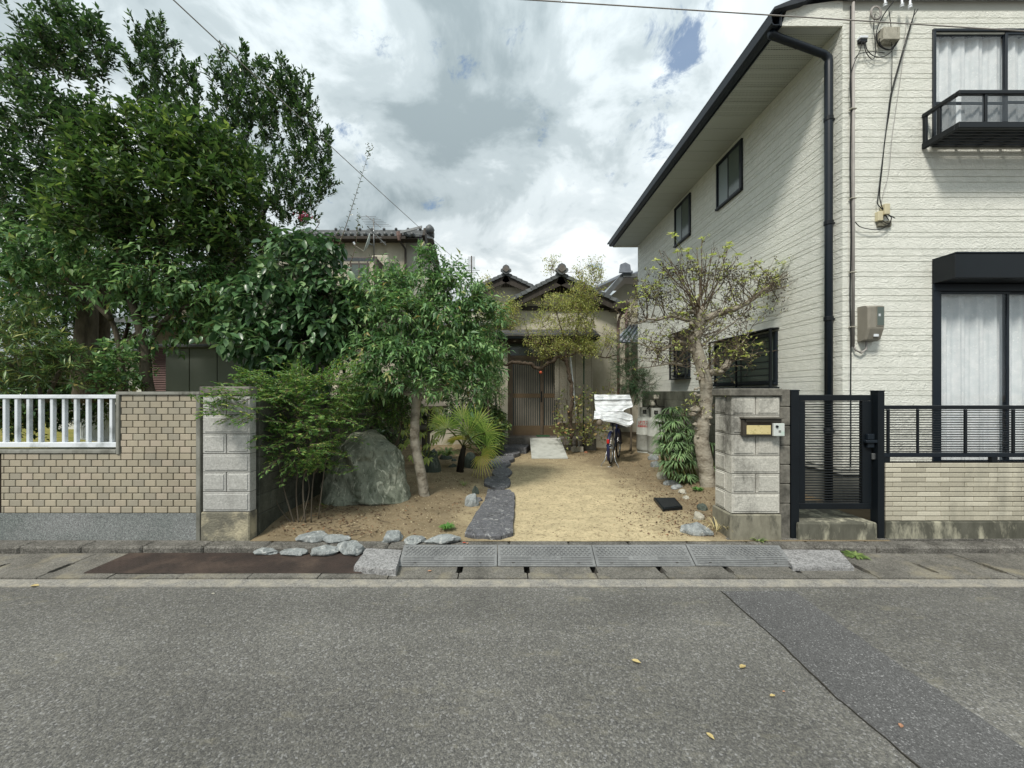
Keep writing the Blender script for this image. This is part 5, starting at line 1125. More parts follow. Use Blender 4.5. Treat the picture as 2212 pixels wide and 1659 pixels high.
def cyl_segments(segs, n=4):
    """many thin tapered segments (p, q, rp, rq) as one array mesh"""
    p = np.array([s[0] for s in segs], float); q = np.array([s[1] for s in segs], float); rp = np.array([s[2] for s in segs])[:, None]; rq = np.array([s[3] for s in segs])[:, None]
    d = nrmz(q-p); ref = np.where(np.abs(d[:, :1]) < .8, np.array([[1., 0, 0]]), np.array([[0, 1., 0]])); a = nrmz(ref - d*(ref*d).sum(1)[:, None]); b = np.cross(d, a); vs = []
    for base, r_ in ((p, rp), (q, rq)):
        for j in range(n): t = 2*math.pi*j/n; vs.append(base + (a*math.cos(t) + b*math.sin(t))*r_)
    v = np.stack(vs, 1); f = np.array([[j, (j+1) % n, n+(j+1) % n, n+j] for j in range(n)]); return v.reshape(-1, 3), (f[None] + (np.arange(len(segs))*2*n)[:, None, None]).reshape(-1, 4)
def tree(name, label, cat, base, trunks, blobs, lm, L=(.07, .03), twig=(.25, 12), up=.3, bark='bark', seed=1, spread=.9, droop=.15, shape=0, jit=.35, out=.8, bare=0, group=None, twm='twig', rbr=.012, fold=.12, shell=.45, whorl=False, hang=0.0):
    rs = np.random.RandomState(seed); root = thing(name, label, cat, base, group)
    tm = MB(); nodes = []; nr = []
    for pts, r0, r1 in trunks:
        sp = smooth_path(pts, 5); n = len(sp); rad = [r0 + (r1-r0)*(i/(n-1))**.8 for i in range(n)]
        sp2 = [p + mnoise.noise_vector(p*2.2)*r*.5 for p, r in zip(sp, rad)]; tm.tube(sp2, rad, 9)
        for p, r_ in list(zip(sp2, rad))[n//4:]: nodes.append(tuple(p)); nr.append(r_)
    tm.build('trunk', M[bark], root, True)
    base_pts, outd = [], []
    for (x, y, Y, rx, ry, rd, n) in blobs:
        c = np.array(P(x, y, Y)); R_ = np.array([rx*Y/F, rd, ry*Y/F]); u = rs.normal(0, 1, (n, 3)); u /= np.linalg.norm(u, axis=1)[:, None]; r_ = (shell**3 + (1-shell**3)*rs.rand(n))**(1/3)
        base_pts.append(c + u*R_*r_[:, None]); outd.append(u / R_ * R_.mean())
    bp = np.concatenate(base_pts); od = nrmz(np.concatenate(outd)); N = len(bp)
    td = nrmz(od*out*(1-up) + np.array([0, 0, up*1.3]) + rs.normal(0, .35, (N, 3)))
    tl = twig[0]*(.65+.7*rs.rand(N))
    # small branches: each twig grows from the nearest wood
    nd = np.array(nodes); order = np.argsort([np.min(((nd-b)**2).sum(1)) for b in bp]); allp = np.empty((len(nd)+2*N, 3)); allp[:len(nd)] = nd; allr = np.empty(len(allp)); allr[:len(nd)] = nr; cnt = len(nd); segs = []
    for i in order:
        b = bp[i]; dd = ((allp[:cnt]-b)**2).sum(1); dd = dd + np.where(allp[:cnt, 2] > b[2]+.05, .05, 0); j = int(np.argmin(dd)); a = allp[j]; ln = math.sqrt(dd[j])
        r0 = min(allr[j]*.6, rbr*(.5+ln*1.2)); r1 = max(.0022, r0*.45); mid = (a+b)/2 + rs.normal(0, .10, 3)*ln + np.array([0, 0, -.06*ln + .0])
        segs.append((a, mid, r0, (r0+r1)/2)); segs.append((mid, b, (r0+r1)/2, r1)); segs.append((b, b+td[i]*tl[i], r1, r1*.4)); allp[cnt] = mid; allr[cnt] = (r0+r1)/2; allp[cnt+1] = b; allr[cnt+1] = r1; cnt += 2
    v, f = cyl_segments(segs); put_np('twig', v, f, M[twm], root)
    keep = np.where(rs.rand(N) >= bare)[0]; k = twig[1]; n = len(keep)*k
    ti = np.repeat(keep, k); kk = np.tile(np.arange(k), len(keep)); t = (kk+.5)/k if not whorl else .82+.18*rs.rand(n)
    ang = kk*2.4 + np.repeat(rs.rand(len(keep))*6.28, k); D = td[ti]; ref = np.where(np.abs(D[:, :1]) < .8, np.array([[1., 0, 0]]), np.array([[0, 1., 0]])); A = nrmz(ref - D*(ref*D).sum(1)[:, None]); B = np.cross(D, A); rad = A*np.cos(ang)[:, None] + B*np.sin(ang)[:, None]
    pos = bp[ti] + D*(tl[ti]*t)[:, None] + rad*.004; ld = D*(1-spread*.55) + rad*spread + rs.normal(0, .15, (n, 3)) + np.array([0, 0, -hang]); s_ = .45+.85*rs.rand(n)
    lv, lf = leaf_arrays(pos, ld, L[0]*s_, L[1]*s_, fold, droop, None, jit, shape)
    put_np('foliage', lv, lf, lm, root); return root
g1 = leafmat('dark_glossy_leaves', [(0, '#22361f'), (.4, '#33502c'), (.75, '#446336'), (1, '#5e7d41')], .28, .25, .6)
g2 = leafmat('bright_glossy_leaves', [(0, '#28411f'), (.45, '#3a572a'), (.85, '#526f35'), (1, '#809848')], .38, .28)
g3 = leafmat('soft_green_leaves', [(0, '#3a5c35'), (.4, '#507643'), (.75, '#6a9052'), (.95, '#88a865'), (1, '#95864a')], .45, .3)
g4 = leafmat('big_dark_leaves', [(0, '#2c4a2c'), (.5, '#3f6138'), (.85, '#58794a'), (1, '#748f5a')], .32, .2)
g5 = leafmat('fresh_pinnate_leaves', [(0, '#3b5f2c'), (.5, '#527a34'), (.85, '#6f9140'), (1, '#a0a44e')], .5, .35)
g6 = leafmat('azalea_leaves', [(0, '#2e4c1e'), (.5, '#43672a'), (.85, '#5f8534'), (1, '#83a045')], .5, .3)
g7 = leafmat('yellow_green_leaves', [(0, '#5c7038'), (.4, '#7c8a47'), (.75, '#98985a'), (1, '#966a48')], .5, .35)
g8 = leafmat('oleander_leaves', [(0, '#33502f'), (.5, '#4d6b3b'), (.8, '#6b8446'), (1, '#98984f')], .4, .25)
g9 = leafmat('conifer_needles', [(0, '#22402a'), (.5, '#2f5233'), (1, '#44693b')], .6, .15)
mt2 = lambda p, Y: tuple(P(p[0], p[1], Y))
def TP(pts, Y): return [P(x, y, Y + (0 if len(r) == 0 else r[0])) for x, y, *r in pts]
# -- park trees, back to front
tree('evergreen_tree', 'dark upright evergreen tree whose leafy spires stand highest beside the open sky', 'tree', P(395, 850, 7.6), [(TP([(395,862),(400,760),(450,640),(540,520),(590,420)], 7.6), .10, .03), (TP([(402,760),(360,560),(350,420)], 7.6), .07, .02), (TP([(440,660),(560,590),(650,500)], 7.6), .06, .02)],
     [(312,150,7.6,20,95,.25,70), (350,150,7.6,20,100,.25,75), (345,280,7.6,55,60,.4,110), (412,235,7.6,26,90,.3,90), (484,225,7.6,18,105,.25,80), (528,225,7.6,18,115,.25,90), (575,250,7.6,20,110,.25,90), (618,240,7.6,18,110,.25,85), (655,290,7.6,22,115,.3,100), (694,350,7.6,20,95,.25,70), (550,400,7.6,100,80,.45,200), (640,440,7.6,60,60,.4,90), (450,350,7.7,70,80,.45,110)],
     g1, (.092, .044), (.27, 18), up=.8, bark='bark_dark', seed=3, spread=.5, rbr=.012, shell=.25)
tree('evergreen_tree', 'tall dark evergreen tree with a thick trunk close behind the white railing', 'tree', P(190, 850, 6.4), [(TP([(192,868),(188,760),(186,680),(182,590),(160,430),(150,250)], 6.4), .20, .06), (TP([(210,868),(214,760),(222,690),(240,600),(330,520),(450,470)], 6.7), .17, .05), (TP([(186,660),(120,640),(10,640)], 6.3), .06, .03), (TP([(184,600),(90,520),(10,470)], 6.3), .06, .02)],
     [(72,130,6.6,20,80,.25,60), (120,90,6.6,20,85,.25,65), (158,110,6.6,18,90,.25,60), (205,125,6.6,20,85,.25,60), (15,165,6.6,22,60,.25,45), (70,270,6.4,90,75,.5,170), (180,290,6.6,55,65,.4,110), (40,420,6.2,90,100,.6,220), (150,420,6.5,85,80,.6,170), (50,550,6.0,80,45,.6,90)],
     g1, (.105, .048), (.27, 15), up=.62, bark='bark', seed=5, spread=.7, rbr=.014, shell=.3)
tree('broadleaf_tree', 'brighter broadleaf tree with a bent grey trunk behind the tiled wall', 'tree', P(318, 850, 5.7), [(TP([(322,866),(318,790),(308,740),(296,690),(280,640),(262,570),(250,480)], 5.7), .085, .03), (TP([(300,700),(330,600),(380,500),(420,430)], 5.8), .05, .02), (TP([(312,760),(360,690),(450,640),(540,610)], 5.8), .04, .015)],
     [(225,350,5.6,60,55,.5,120), (330,320,5.8,75,70,.5,160), (440,350,5.8,85,75,.5,200), (300,420,5.5,130,60,.5,230), (480,430,5.8,80,70,.5,190), (390,510,5.7,130,45,.5,170), (510,520,5.9,70,45,.5,120), (200,470,5.4,90,60,.5,150)],
     g2, (.128, .052), (.24, 12), up=.5, bark='bark', seed=8, spread=.8, rbr=.010, shell=.4)
tree('broadleaf_tree', 'low spreading tree with drooping layered leaves over the railing and the shed roof', 'tree', P(250, 850, 6.0), [(TP([(262,866),(262,800),(250,720),(220,640)], 6.0), .06, .025), (TP([(258,760),(330,690),(420,660)], 6.0), .04, .015), (TP([(240,690),(140,600),(60,560)], 5.8), .04, .012)],
     [(60,620,5.8,80,24,.5,90), (60,540,5.7,80,30,.5,110), (200,550,5.8,90,30,.5,100), (240,625,5.6,40,20,.4,40), (340,590,5.8,110,40,.5,170), (440,620,5.9,90,30,.5,130), (400,672,6.1,100,28,.5,110), (355,720,5.9,30,18,.4,24), (500,650,6.2,60,40,.5,90)],
     g3, (.11, .048), (.26, 12), up=.05, bark='bark', seed=13, spread=.9, droop=.3, rbr=.009, shell=.1, hang=.35)
tree('oleander_bush', 'oleander bush with long narrow leaves leaning over the white railing', 'bush', P(80, 850, 5.2), [(TP([(90,870),(80,800),(60,740)], 5.2), .03, .012), (TP([(100,870),(130,800),(160,760)], 5.2), .03, .012), (TP([(60,870),(30,800),(0,760)], 5.2), .03, .012)],
     [(50,780,5.1,85,55,.4,170), (120,800,5.1,55,38,.4,80), (25,710,5.2,50,45,.4,70), (10,830,5.0,60,25,.3,50)], g8, (.13, .020), (.18, 13), up=.45, seed=21, spread=.95, rbr=.007, whorl=True, shell=.2)
tree('shrub', 'shaded shrub with round leaves and pale flower heads between the two park trunks', 'bush', P(265, 850, 5.5), [(TP([(270,870),(275,820),(262,780)], 5.5), .02, .008)], [(262,790,5.5,45,45,.3,80), (240,830,5.4,30,20,.3,30)], g3, (.08, .045), (.14, 9), up=.3, seed=23, rbr=.006, shell=.2)
# deep shade trees further back seal the view between the trunks
tree('thicket', 'dark thicket of small trees deep behind the park trunks', 'thicket', P(150, 830, 9.0), [(TP([(60,862),(60,700),(70,560)], 9.0), .07, .03), (TP([(130,862),(140,700),(150,560)], 9.4), .07, .03), (TP([(255,862),(260,760),(300,640)], 9.2), .06, .03)],
     [(50,640,9.0,90,90,.9,260), (170,640,9.6,90,90,.9,260), (40,760,8.6,80,60,.8,220), (290,640,9.8,80,70,.8,200), (250,760,9.6,60,50,.6,120), (120,480,9.5,140,90,.9,260), (560,560,9.4,90,70,.7,240), (430,540,9.4,90,80,.7,240), (90,850,8.6,120,60,.6,420), (200,850,8.9,50,50,.5,120), (20,880,8.0,60,50,.5,200)], g1, (.13, .06), (.4, 12), up=.2, bark='bark_dark', seed=31, rbr=.012, shell=.1)['kind'] = 'stuff'
# crape myrtle whips
cm = thing('crape_myrtle', 'thin crape myrtle with tall wand-like shoots and a pink flower head beside the tiled roof', 'tree', P(700, 640, 6.6))
segs = []; lp = []; ld = []
def whip(pts, Y, nl, r0, ll, up_=.6):
    sp = smooth_path([P(x, y, Y) for x, y in pts], 8); n = len(sp)
    for i in range(n-1): segs.append((tuple(sp[i]), tuple(sp[i+1]), r0*(1-i/n)+.0015, r0*(1-(i+1)/n)+.0015))
    L_ = len(sp)-1
    for i in range(nl):
        t = (i+.5)/nl*L_; a = int(t); p = sp[a].lerp(sp[a+1], t-a); d = (sp[a+1]-sp[a]).normalized(); s = Vector((d.z, 0, -d.x)) * (1 if i % 2 else -1); lp.append(tuple(p)); ld.append(tuple(d*up_+s+Vector((0, R.uniform(-.5,.5), 0))))
for pts, nl in (([(700,640),(722,560),(750,480),(775,400),(798,325)], 54), ([(690,600),(720,520),(738,490)], 14), ([(705,640),(760,560),(775,470)], 20), ([(660,520),(690,480),(660,470)], 10)): whip(pts, 6.6, nl, .009, .06)
v, f = cyl_segments(segs); put_np('branch', v, f, M['twig'], cm); lp_, ld_ = np.array(lp), np.array(ld); nn = len(lp_)
v, f = leaf_arrays(lp_, ld_, np.full(nn, .065)*(.7+.5*NR.rand(nn)), np.full(nn, .028)); put_np('foliage', v, f, g1, cm)
def dots(root, nm, centers, n, spread_, r_, m_, seed=1):
    rs = np.random.RandomState(seed); pts = []
    for c in centers: pts.append(np.array(c) + rs.normal(0, 1, (n, 3))*np.array(spread_))
    pts = np.concatenate(pts); k = len(pts); o6 = np.array([[1,0,0],[-1,0,0],[0,1,0],[0,-1,0],[0,0,1],[0,0,-1]], float); v = (pts[:, None] + o6[None]*(r_*(.6+.8*rs.rand(k)))[:, None, None]).reshape(-1, 3)
    f = np.array([[0,2,4],[2,1,4],[1,3,4],[3,0,4],[2,0,5],[1,2,5],[3,1,5],[0,3,5]]); return put_np(nm, v, (f[None]+(np.arange(k)*6)[:, None, None]).reshape(-1, 3), m_, root)
dots(cm, 'seed_head', [P(799,318,6.6), P(797,332,6.6), P(775,470,6.6), P(772,490,6.6)], 22, (.03,.03,.05), .009, M['twig_green'], 3)
dots(cm, 'flower', [P(655,468,6.5)], 60, (.06,.04,.035), .014, simple('pink_petals', '#a9566a', '#8c4153', 20, .8, bst=0), 4)
# -- yard plants
tree('broadleaf_tree', 'tree with large drooping oval leaves and a gnarled pale trunk beside the block pillar', 'tree', P(612, 1062, 5.35), [(TP([(598,1072),(612,1040),(628,980),(640,900),(640,800),(630,700),(640,600)], 5.35), .115, .03), (TP([(638,860),(590,760),(560,700)], 5.35), .05, .02), (TP([(640,800),(700,700),(720,640)], 5.4), .05, .02), (TP([(604,1062),(590,1076),(560,1080)], 5.3), .07, .03)],
     [(640,590,5.4,75,65,.45,110), (590,660,5.3,80,60,.45,120), (700,650,5.4,75,60,.45,110), (560,740,5.2,75,50,.45,90), (660,740,5.3,90,55,.5,120), (740,700,5.5,60,55,.4,70), (640,790,5.4,80,40,.4,60), (500,720,5.2,40,30,.3,25), (680,540,5.5,50,30,.3,40)],
     g4, (.135, .068), (.20, 8), up=.25, bark='bark_pale', seed=41, spread=.95, droop=.35, shape=1, rbr=.009, shell=.45, hang=.55, jit=.25)
tree('small_tree', 'small garden tree with a pale slanting trunk and arching leafy sprays beside the boulder', 'tree', P(915, 1075, 5.3), [(TP([(918,1082),(914,1050),(906,1000),(899,950),(895,900),(900,858)], 5.3), .075, .060), (TP([(900,860),(880,850),(850,840),(820,800)], 5.3), .045, .018), (TP([(900,858),(930,852),(960,830),(985,780)], 5.3), .045, .018), (TP([(901,860),(905,780),(915,700),(930,640)], 5.35), .045, .015), (TP([(903,800),(860,740),(830,690)], 5.35), .03, .012), (TP([(905,780),(960,730),(1010,690)], 5.4), .03, .012)],
     [(820,640,5.5,60,35,.4,100), (905,625,5.6,60,30,.4,110), (985,635,5.6,50,30,.4,90), (790,700,5.4,45,40,.4,80), (870,690,5.3,60,35,.4,110), (950,700,5.4,60,40,.4,120), (1030,690,5.6,35,40,.35,80), (800,770,5.2,40,35,.35,75), (870,770,5.1,50,25,.35,85), (940,770,5.2,50,30,.4,95), (1010,765,5.4,45,40,.35,100), (1055,760,5.6,20,45,.3,45), (790,835,5.1,40,16,.3,35), (850,830,5.0,40,16,.3,30), (945,835,5.0,40,16,.3,40), (1020,835,5.4,35,30,.3,60), (1070,690,5.7,18,25,.2,24), (830,585,5.6,10,14,.1,8), (925,572,5.5,10,24,.12,22), (975,590,5.6,14,14,.12,12), (745,640,5.6,20,20,.2,14)],
     g3, (.098, .034), (.19, 13), up=.3, bark='bark_pale', seed=43, spread=.75, droop=.4, rbr=.007, shell=.1, hang=.35, twm='twig')
tree('tall_shrub', 'feathery green shrub hanging between the small tree and the porch pier', 'bush', P(1050, 980, 8.6), [(TP([(1050,985),(1055,900),(1050,820),(1040,760)], 8.6), .03, .012)], [(1050,800,8.6,28,50,.3,160), (1030,740,8.8,40,60,.35,170), (1068,840,8.6,16,24,.2,60)], g3, (.07, .022), (.2, 14), up=.1, seed=47, rbr=.006, hang=.3)
# nandina canes
nd_ = thing('nandina', 'airy nandina shrub of thin bare canes and feathery leaves overlapping the pale pillar', 'shrub', P(640, 1125, 4.35))
cn = MB(); ends = []
for (pts, r_) in (([(636,1132),(612,1050),(598,960),(590,880)], .010), ([(645,1130),(640,1060),(646,980),(642,900)], .009), ([(660,1132),(655,1040),(676,980),(664,920),(660,860)], .010), ([(672,1130),(676,1040),(690,960),(692,890)], .008), ([(650,1134),(668,1060),(662,1010),(678,950)], .007), ([(630,1130),(600,1090),(590,1040)], .006), ([(688,1120),(700,1020),(716,930)], .007)):
    sp = smooth_path([P(x, y, 4.30+.05*i) for i, (x, y) in enumerate(pts)], 5); MB().tube(sp, [r_*(1-.5*i/len(sp)) for i in range(len(sp))], 7).build('cane', M['bark'], nd_, True); ends.append(sp)
rs = np.random.RandomState(9); segs = []; lp = []; ld = []
def spray(c, d, ln, n=7, sub=3):
    c = np.array(c); d = np.array(d); d = d/np.linalg.norm(d); e = c + d*ln; segs.append((c, e, .0025, .0012))
    s = np.cross(d, [0, 0, 1.]); s /= np.linalg.norm(s)+1e-9
    for i in range(n):
        t = (i+1)/n; p = c + d*ln*t + np.array([0, 0, -.05*ln*t*t]); side = s*(1 if i % 2 else -1); q = p + (side*.8+d*.5)*ln*.28*(1.1-t*.6); segs.append((p, q, .0015, .001))
        for k in range(sub):
            for sg in (-1, 1): b = p + (q-p)*((k+1)/sub); lp.append(b); ld.append((q-p)/np.linalg.norm(q-p)*.7 + d*sg*.8 + rs.normal(0, .15, 3) + np.array([0, 0, -.15]))
        lp.append(q); ld.append((q-p)/np.linalg.norm(q-p))
for (x, y, Y, rx, ry, n) in ((590,825,4.45,60,25,30), (560,960,4.5,26,40,16), (700,950,4.7,40,50,26), (620,930,4.6,60,30,26), (680,825,4.6,70,30,40), (620,870,4.4,80,35,44), (720,900,4.7,40,40,30), (580,960,4.35,36,35,20), (640,1000,4.4,50,24,20), (600,1020,4.5,30,30,10), (700,1000,4.6,24,40,12), (600,850,4.30,75,40,36), (680,860,4.4,60,45,32), (640,930,4.3,60,45,34), (700,940,4.5,30,40,20),(640,830,4.5,100,30,40),(560,900,4.4,50,60,30),(720,860,4.6,40,40,24),(620,960,4.2,60,35,26), (540,862,4.0,60,26,16), (590,930,4.25,36,45,16), (660,1000,4.3,30,20,8), (500,880,3.85,40,14,7), (560,890,3.86,30,12,6)):
    for i in range(n):
        c = P(x + rs.uniform(-1, 1)*rx, y + rs.uniform(-1, 1)*ry, Y + rs.uniform(-.18, .18)); out_ = Vector(((c.x - XX(650, Y))*1.6, (c.y-4.4)*.8 - .25, rs.uniform(-.15, .35))); spray(c, out_ + Vector(rs.normal(0, .3, 3)), rs.uniform(.14, .28))
# slender tips that cross the pale pillar
for a, b, n in (((545,860),(440,890),9), ((560,905),(478,905),7), ((545,845),(470,862),7)):
    p, q = P(a[0], a[1], 3.85), P(b[0], b[1], 3.80); segs.append((tuple(p), tuple(q), .003, .0012))
    for i in range(n): c = p.lerp(q, (i+.5)/n); spray(c, (q-p).normalized() + Vector((0, rs.uniform(-.3,.1), rs.choice([-.5,.5]))), .09, 4, 1)
v, f = cyl_segments(segs); put_np('twig', v, f, M['twig'], nd_)
lp_, ld_ = np.array([tuple(x) for x in lp]), np.array([tuple(x) for x in ld]); nn = len(lp_); s_ = .7+.6*NR.rand(nn); v, f = leaf_arrays(lp_, ld_, .040*s_, .013*s_, .1, .1, None, .5); put_np('foliage', v, f, g5, nd_)
tree('azalea_bush', 'rounded azalea bush with small bright leaves just behind the green boulder', 'bush', P(810, 1000, 5.7), [(TP([(820,1010),(815,960),(800,910)], 5.7), .025, .010), (TP([(826,1010),(860,950),(870,900)], 5.7), .02, .008), (TP([(735,1090),(738,1000),(734,930),(745,880)], 5.5), .022, .010)],
     [(800,890,5.6,70,38,.35,330), (860,890,5.7,50,35,.3,220), (750,870,5.6,45,30,.3,120), (780,840,5.7,50,25,.3,140), (880,860,5.8,30,30,.25,90), (820,850,5.8,60,25,.3,150)], g6, (.045, .018), (.10, 11), up=.45, seed=51, spread=.85, rbr=.005, shell=.5, whorl=True)
tree('evergreen_bush', 'dense bush with rounded leaves beside the porch pier behind the fan palm', 'bush', P(1055, 975, 9.0), [(TP([(1050,985),(1055,950),(1060,910)], 9.0), .03, .012)], [(1045,905,9.0,35,28,.4,200), (1075,925,8.9,18,32,.3,110), (1040,940,8.8,38,25,.35,160), (1060,960,8.8,28,18,.3,90)], g8, (.075, .038), (.13, 10), up=.5, seed=53, rbr=.006, shell=.5)
tree('shade_filler_bush', 'dark camellia bush filling the shade between the block wall and the green boulder', 'bush', P(600, 1000, 6.6), [(TP([(600,1000),(596,940),(590,860)], 6.6), .03, .012), (TP([(690,1000),(690,920),(700,860)], 6.9), .025, .012)],
     [(570,880,6.4,45,60,.4,170), (650,880,6.8,70,60,.45,260), (720,930,7.2,60,50,.45,190), (560,960,6.3,30,35,.3,80), (650,950,6.9,60,35,.4,140), (800,950,7.6,60,40,.4,150), (870,900,7.8,60,50,.4,150), (960,880,8.6,60,50,.4,170), (1010,830,9.0,60,60,.4,200), (1050,900,9.4,36,50,.35,130), (960,780,9.0,60,60,.4,140)], g1, (.075, .038), (.18, 11), up=.3, bark='bark_dark', seed=71, rbr=.007, shell=.2)  # dense dark bush added to deepen the shade and cover the walls behind
# pruned bare tree by the right pillar
def R3(a, b): return (1261.8 + a*.2646, 493.7 + b*.2646)
YT = 5.75
def T3(pts, Y=YT): return [P(*R3(p[0], p[1]), Y + (p[2] if len(p) > 2 else 0)) for p in pts]
pt = thing('pruned_tree', 'hard-pruned tree with knobbly pale trunk, bare twigs and tufts of yellow-green leaves', 'tree', P(1527, 1060, YT))
tk = MB()
def limb(pts, r0, r1, n=10, k=6, wob_=.4):
    sp = smooth_path(T3(pts), k); m_ = len(sp); tk.tube([p + mnoise.noise_vector(p*9)*(r0+(r1-r0)*i/m_)*wob_*.5 for i, p in enumerate(sp)], [(r0+(r1-r0)*i/(m_-1))*(1+.10*mnoise.noise(p*14)) for i, p in enumerate(sp)], n); return sp
nodes3 = []
nodes3 += limb([(1010,2150),(1000,2000),(965,1800),(960,1650),(985,1480),(1000,1330),(975,1180),(930,1020),(905,920),(930,820),(945,720),(935,650)], .108, .074, 14)[18:]
nodes3 += limb([(940,740),(1010,725),(1090,695),(1180,670),(1260,640),(1340,600),(1400,560),(1470,500),(1560,440)], .062, .016)
nodes3 += limb([(920,760),(830,745),(740,720),(660,725),(600,745),(520,740),(440,775),(350,745)], .030, .008)
nodes3 += limb([(880,1000),(850,950),(800,928),(750,935),(690,965),(620,1000),(560,985),(500,1000)], .034, .009)
nodes3 += limb([(1020,1190),(1060,1175),(1120,1165),(1165,1120),(1180,1075)], .055, .045)
nodes3 += limb([(1165,1100),(1240,1075),(1330,1060),(1420,1010)], .012, .005); nodes3 += limb([(1160,1100),(1230,1000),(1300,920),(1350,850)], .012, .004)
nodes3 += limb([(960,960),(1040,890),(1130,830),(1220,770),(1300,700),(1370,650)], .020, .007)
nodes3 += limb([(800,1110),(720,1100),(660,1105),(600,1120),(540,1130)], .020, .008)
tk.build('trunk', M['bark_pale'], pt, True)
rs = np.random.RandomState(77)
for i in range(46):   # warty knobs
    a = rs.choice([0,1,2,3], p=[.6,.2,.1,.1]); cy_ = rs.uniform(1150, 1750) if a == 0 else rs.uniform(680, 1000)
    cxs = {0: 970, 1: 935, 2: 930, 3: 960}[a]; s = rs.choice([-1, 1, -1]); c = P(*R3(cxs + s*rs.uniform(35, 62), cy_), YT-rs.uniform(0, .08)); me = rock_mesh('knob', (rs.uniform(.018,.04),)*3, i+5, 2, .5); me.transform(Matrix.Translation(c)); place('knob', me, M['bark_pale'], pt) if i < 26 else None
for c_, r_ in (((1150,1140),.055), ((1110,1170),.05), ((1160,670),.05), ((905,1480),.06), ((890,1520),.055), ((905,1600),.03)):
    me = rock_mesh('knob', (r_,)*3, int(c_[0]), 2, .55); me.transform(Matrix.Translation(P(*R3(*c_), YT-.07))); place('knob', me, M['bark_pale'], pt)
tw = []; np3 = np.array([tuple(p) for p in nodes3])
def grow(c, n, k, ln, upb, r_, dark=None):
    pass
ends3 = []
def twigs_at(p, d, ln, depth, r_):
    p = np.array(p); d = np.array(d)/np.linalg.norm(d); q = p + d*ln*.5 + rs.normal(0, .04*ln, 3); e = q + (d + rs.normal(0, .22, 3))*ln*.5; tw.append((p, q, r_, r_*.75)); tw.append((q, e, r_*.75, r_*.5))
    ends3.append((e, d))
    if depth > 0:
        for b in (q, e):
            for _ in range(rs.randint(1, 3)): twigs_at(b, d + rs.normal(0, .65, 3) + np.array([0, 0, .25]), ln*rs.uniform(.45, .75), depth-1, max(.0016, r_*.6))
for tgt in [(585,258),(655,190),(760,190),(850,170),(960,80),(1045,150),(1190,120),(1260,215),(920,170),(700,250),(800,300),(1000,200),(1100,250),(880,260),(640,330),(700,400),(780,420),(860,400),(960,380),(1050,400),(1130,380),(720,480),(1000,470)]:
    a = np.array(T3([(rs.uniform(880, 990), rs.uniform(640, 720), rs.uniform(-.08, .08))])[0]); b = np.array(T3([(tgt[0], tgt[1], rs.uniform(-.35, .35))])[0]); m_ = (a+b)/2 + np.array([0, 0, -.05]) + rs.normal(0, .04, 3); tw.append((a, m_, .011, .008)); tw.append((m_, b, .008, .0035)); ends3.append((b, b-m_))
    for q in (m_, (m_+b)/2): twigs_at(q, (b-a) + rs.normal(0, .25, 3), .22, 1, .005)
for i in range(len(np3)):
    if rs.rand() < .62: twigs_at(np3[i], np.array([rs.normal(0, .6), rs.normal(0, .5), rs.uniform(-.1, .9)]), rs.uniform(.14, .38), 2 if rs.rand() < .6 else 1, .006)
for tgt in [(1290,500),(1150,330),(1230,400),(1400,420),(1450,330),(1500,470),(1560,480),(1590,600),(440,560),(500,480),(600,560),(520,640),(620,480),(400,640)]:
    b = np.array(T3([(tgt[0], tgt[1], rs.uniform(-.2, .3))])[0]); j = int(np.argmin(((np3-b)**2).sum(1))); tw.append((np3[j], b, .009, .003)); twigs_at((np3[j]+b)/2, b-np3[j], .2, 2, .005); twigs_at(b, b-np3[j], .15, 2, .004)
v, f = cyl_segments(tw, 5); put_np('twig', v, f, M['twig'], pt)
dark_l = leafmat('withered_leaves', [(0, '#2e2828'), (.6, '#4b433d'), (.8, '#6f6a48'), (1, '#9a9c58')], .8, .2); lime = leafmat('lime_rosette_leaves', [(0, '#8a9c48'), (.5, '#aabb62'), (1, '#cdd08a')], .5, .4)
lp, ld = [], []
for (cx_, cy_, n) in ((690,370,130),(960,370,150),(850,330,80),(1150,360,130),(1210,450,90),(1540,450,170),(1480,400,90),(620,560,120),(480,600,100),(540,520,80),(1320,380,70),(1230,560,60),(430,700,90),(360,740,60),(700,560,60),(1040,770,40),(650,900,60),(1240,700,70),(1320,690,60),(1250,850,40),(760,1080,60),(560,1000,50),(1570,600,40)):
    c = np.array(T3([(cx_, cy_)])[0])
    for _ in range(int(n*1.9)): lp.append(c + rs.normal(0, 1, 3)*np.array([.085, .12, .06])); ld.append(rs.normal(0, 1, 3))
for e, d in ends3:
    if rs.rand() < .35:
        for _ in range(4): lp.append(np.array(e) + rs.normal(0, .015, 3)); ld.append(d + rs.normal(0, .6, 3))
lp_, ld_ = np.array(lp), np.array(ld); nn = len(lp_); v, f = leaf_arrays(lp_, ld_, .034*(.6+.8*NR.rand(nn)), .018*np.ones(nn), jit=.9); put_np('dead_foliage', v, f, dark_l, pt)
lp, ld, ll = [], [], []
for e, d in ends3:
    if rs.rand() < .30:
        for _ in range(4): lp.append(np.array(e)); ld.append(rs.normal(0, .7, 3) + np.array([0, 0, .4])); ll.append(rs.uniform(.022, .045))
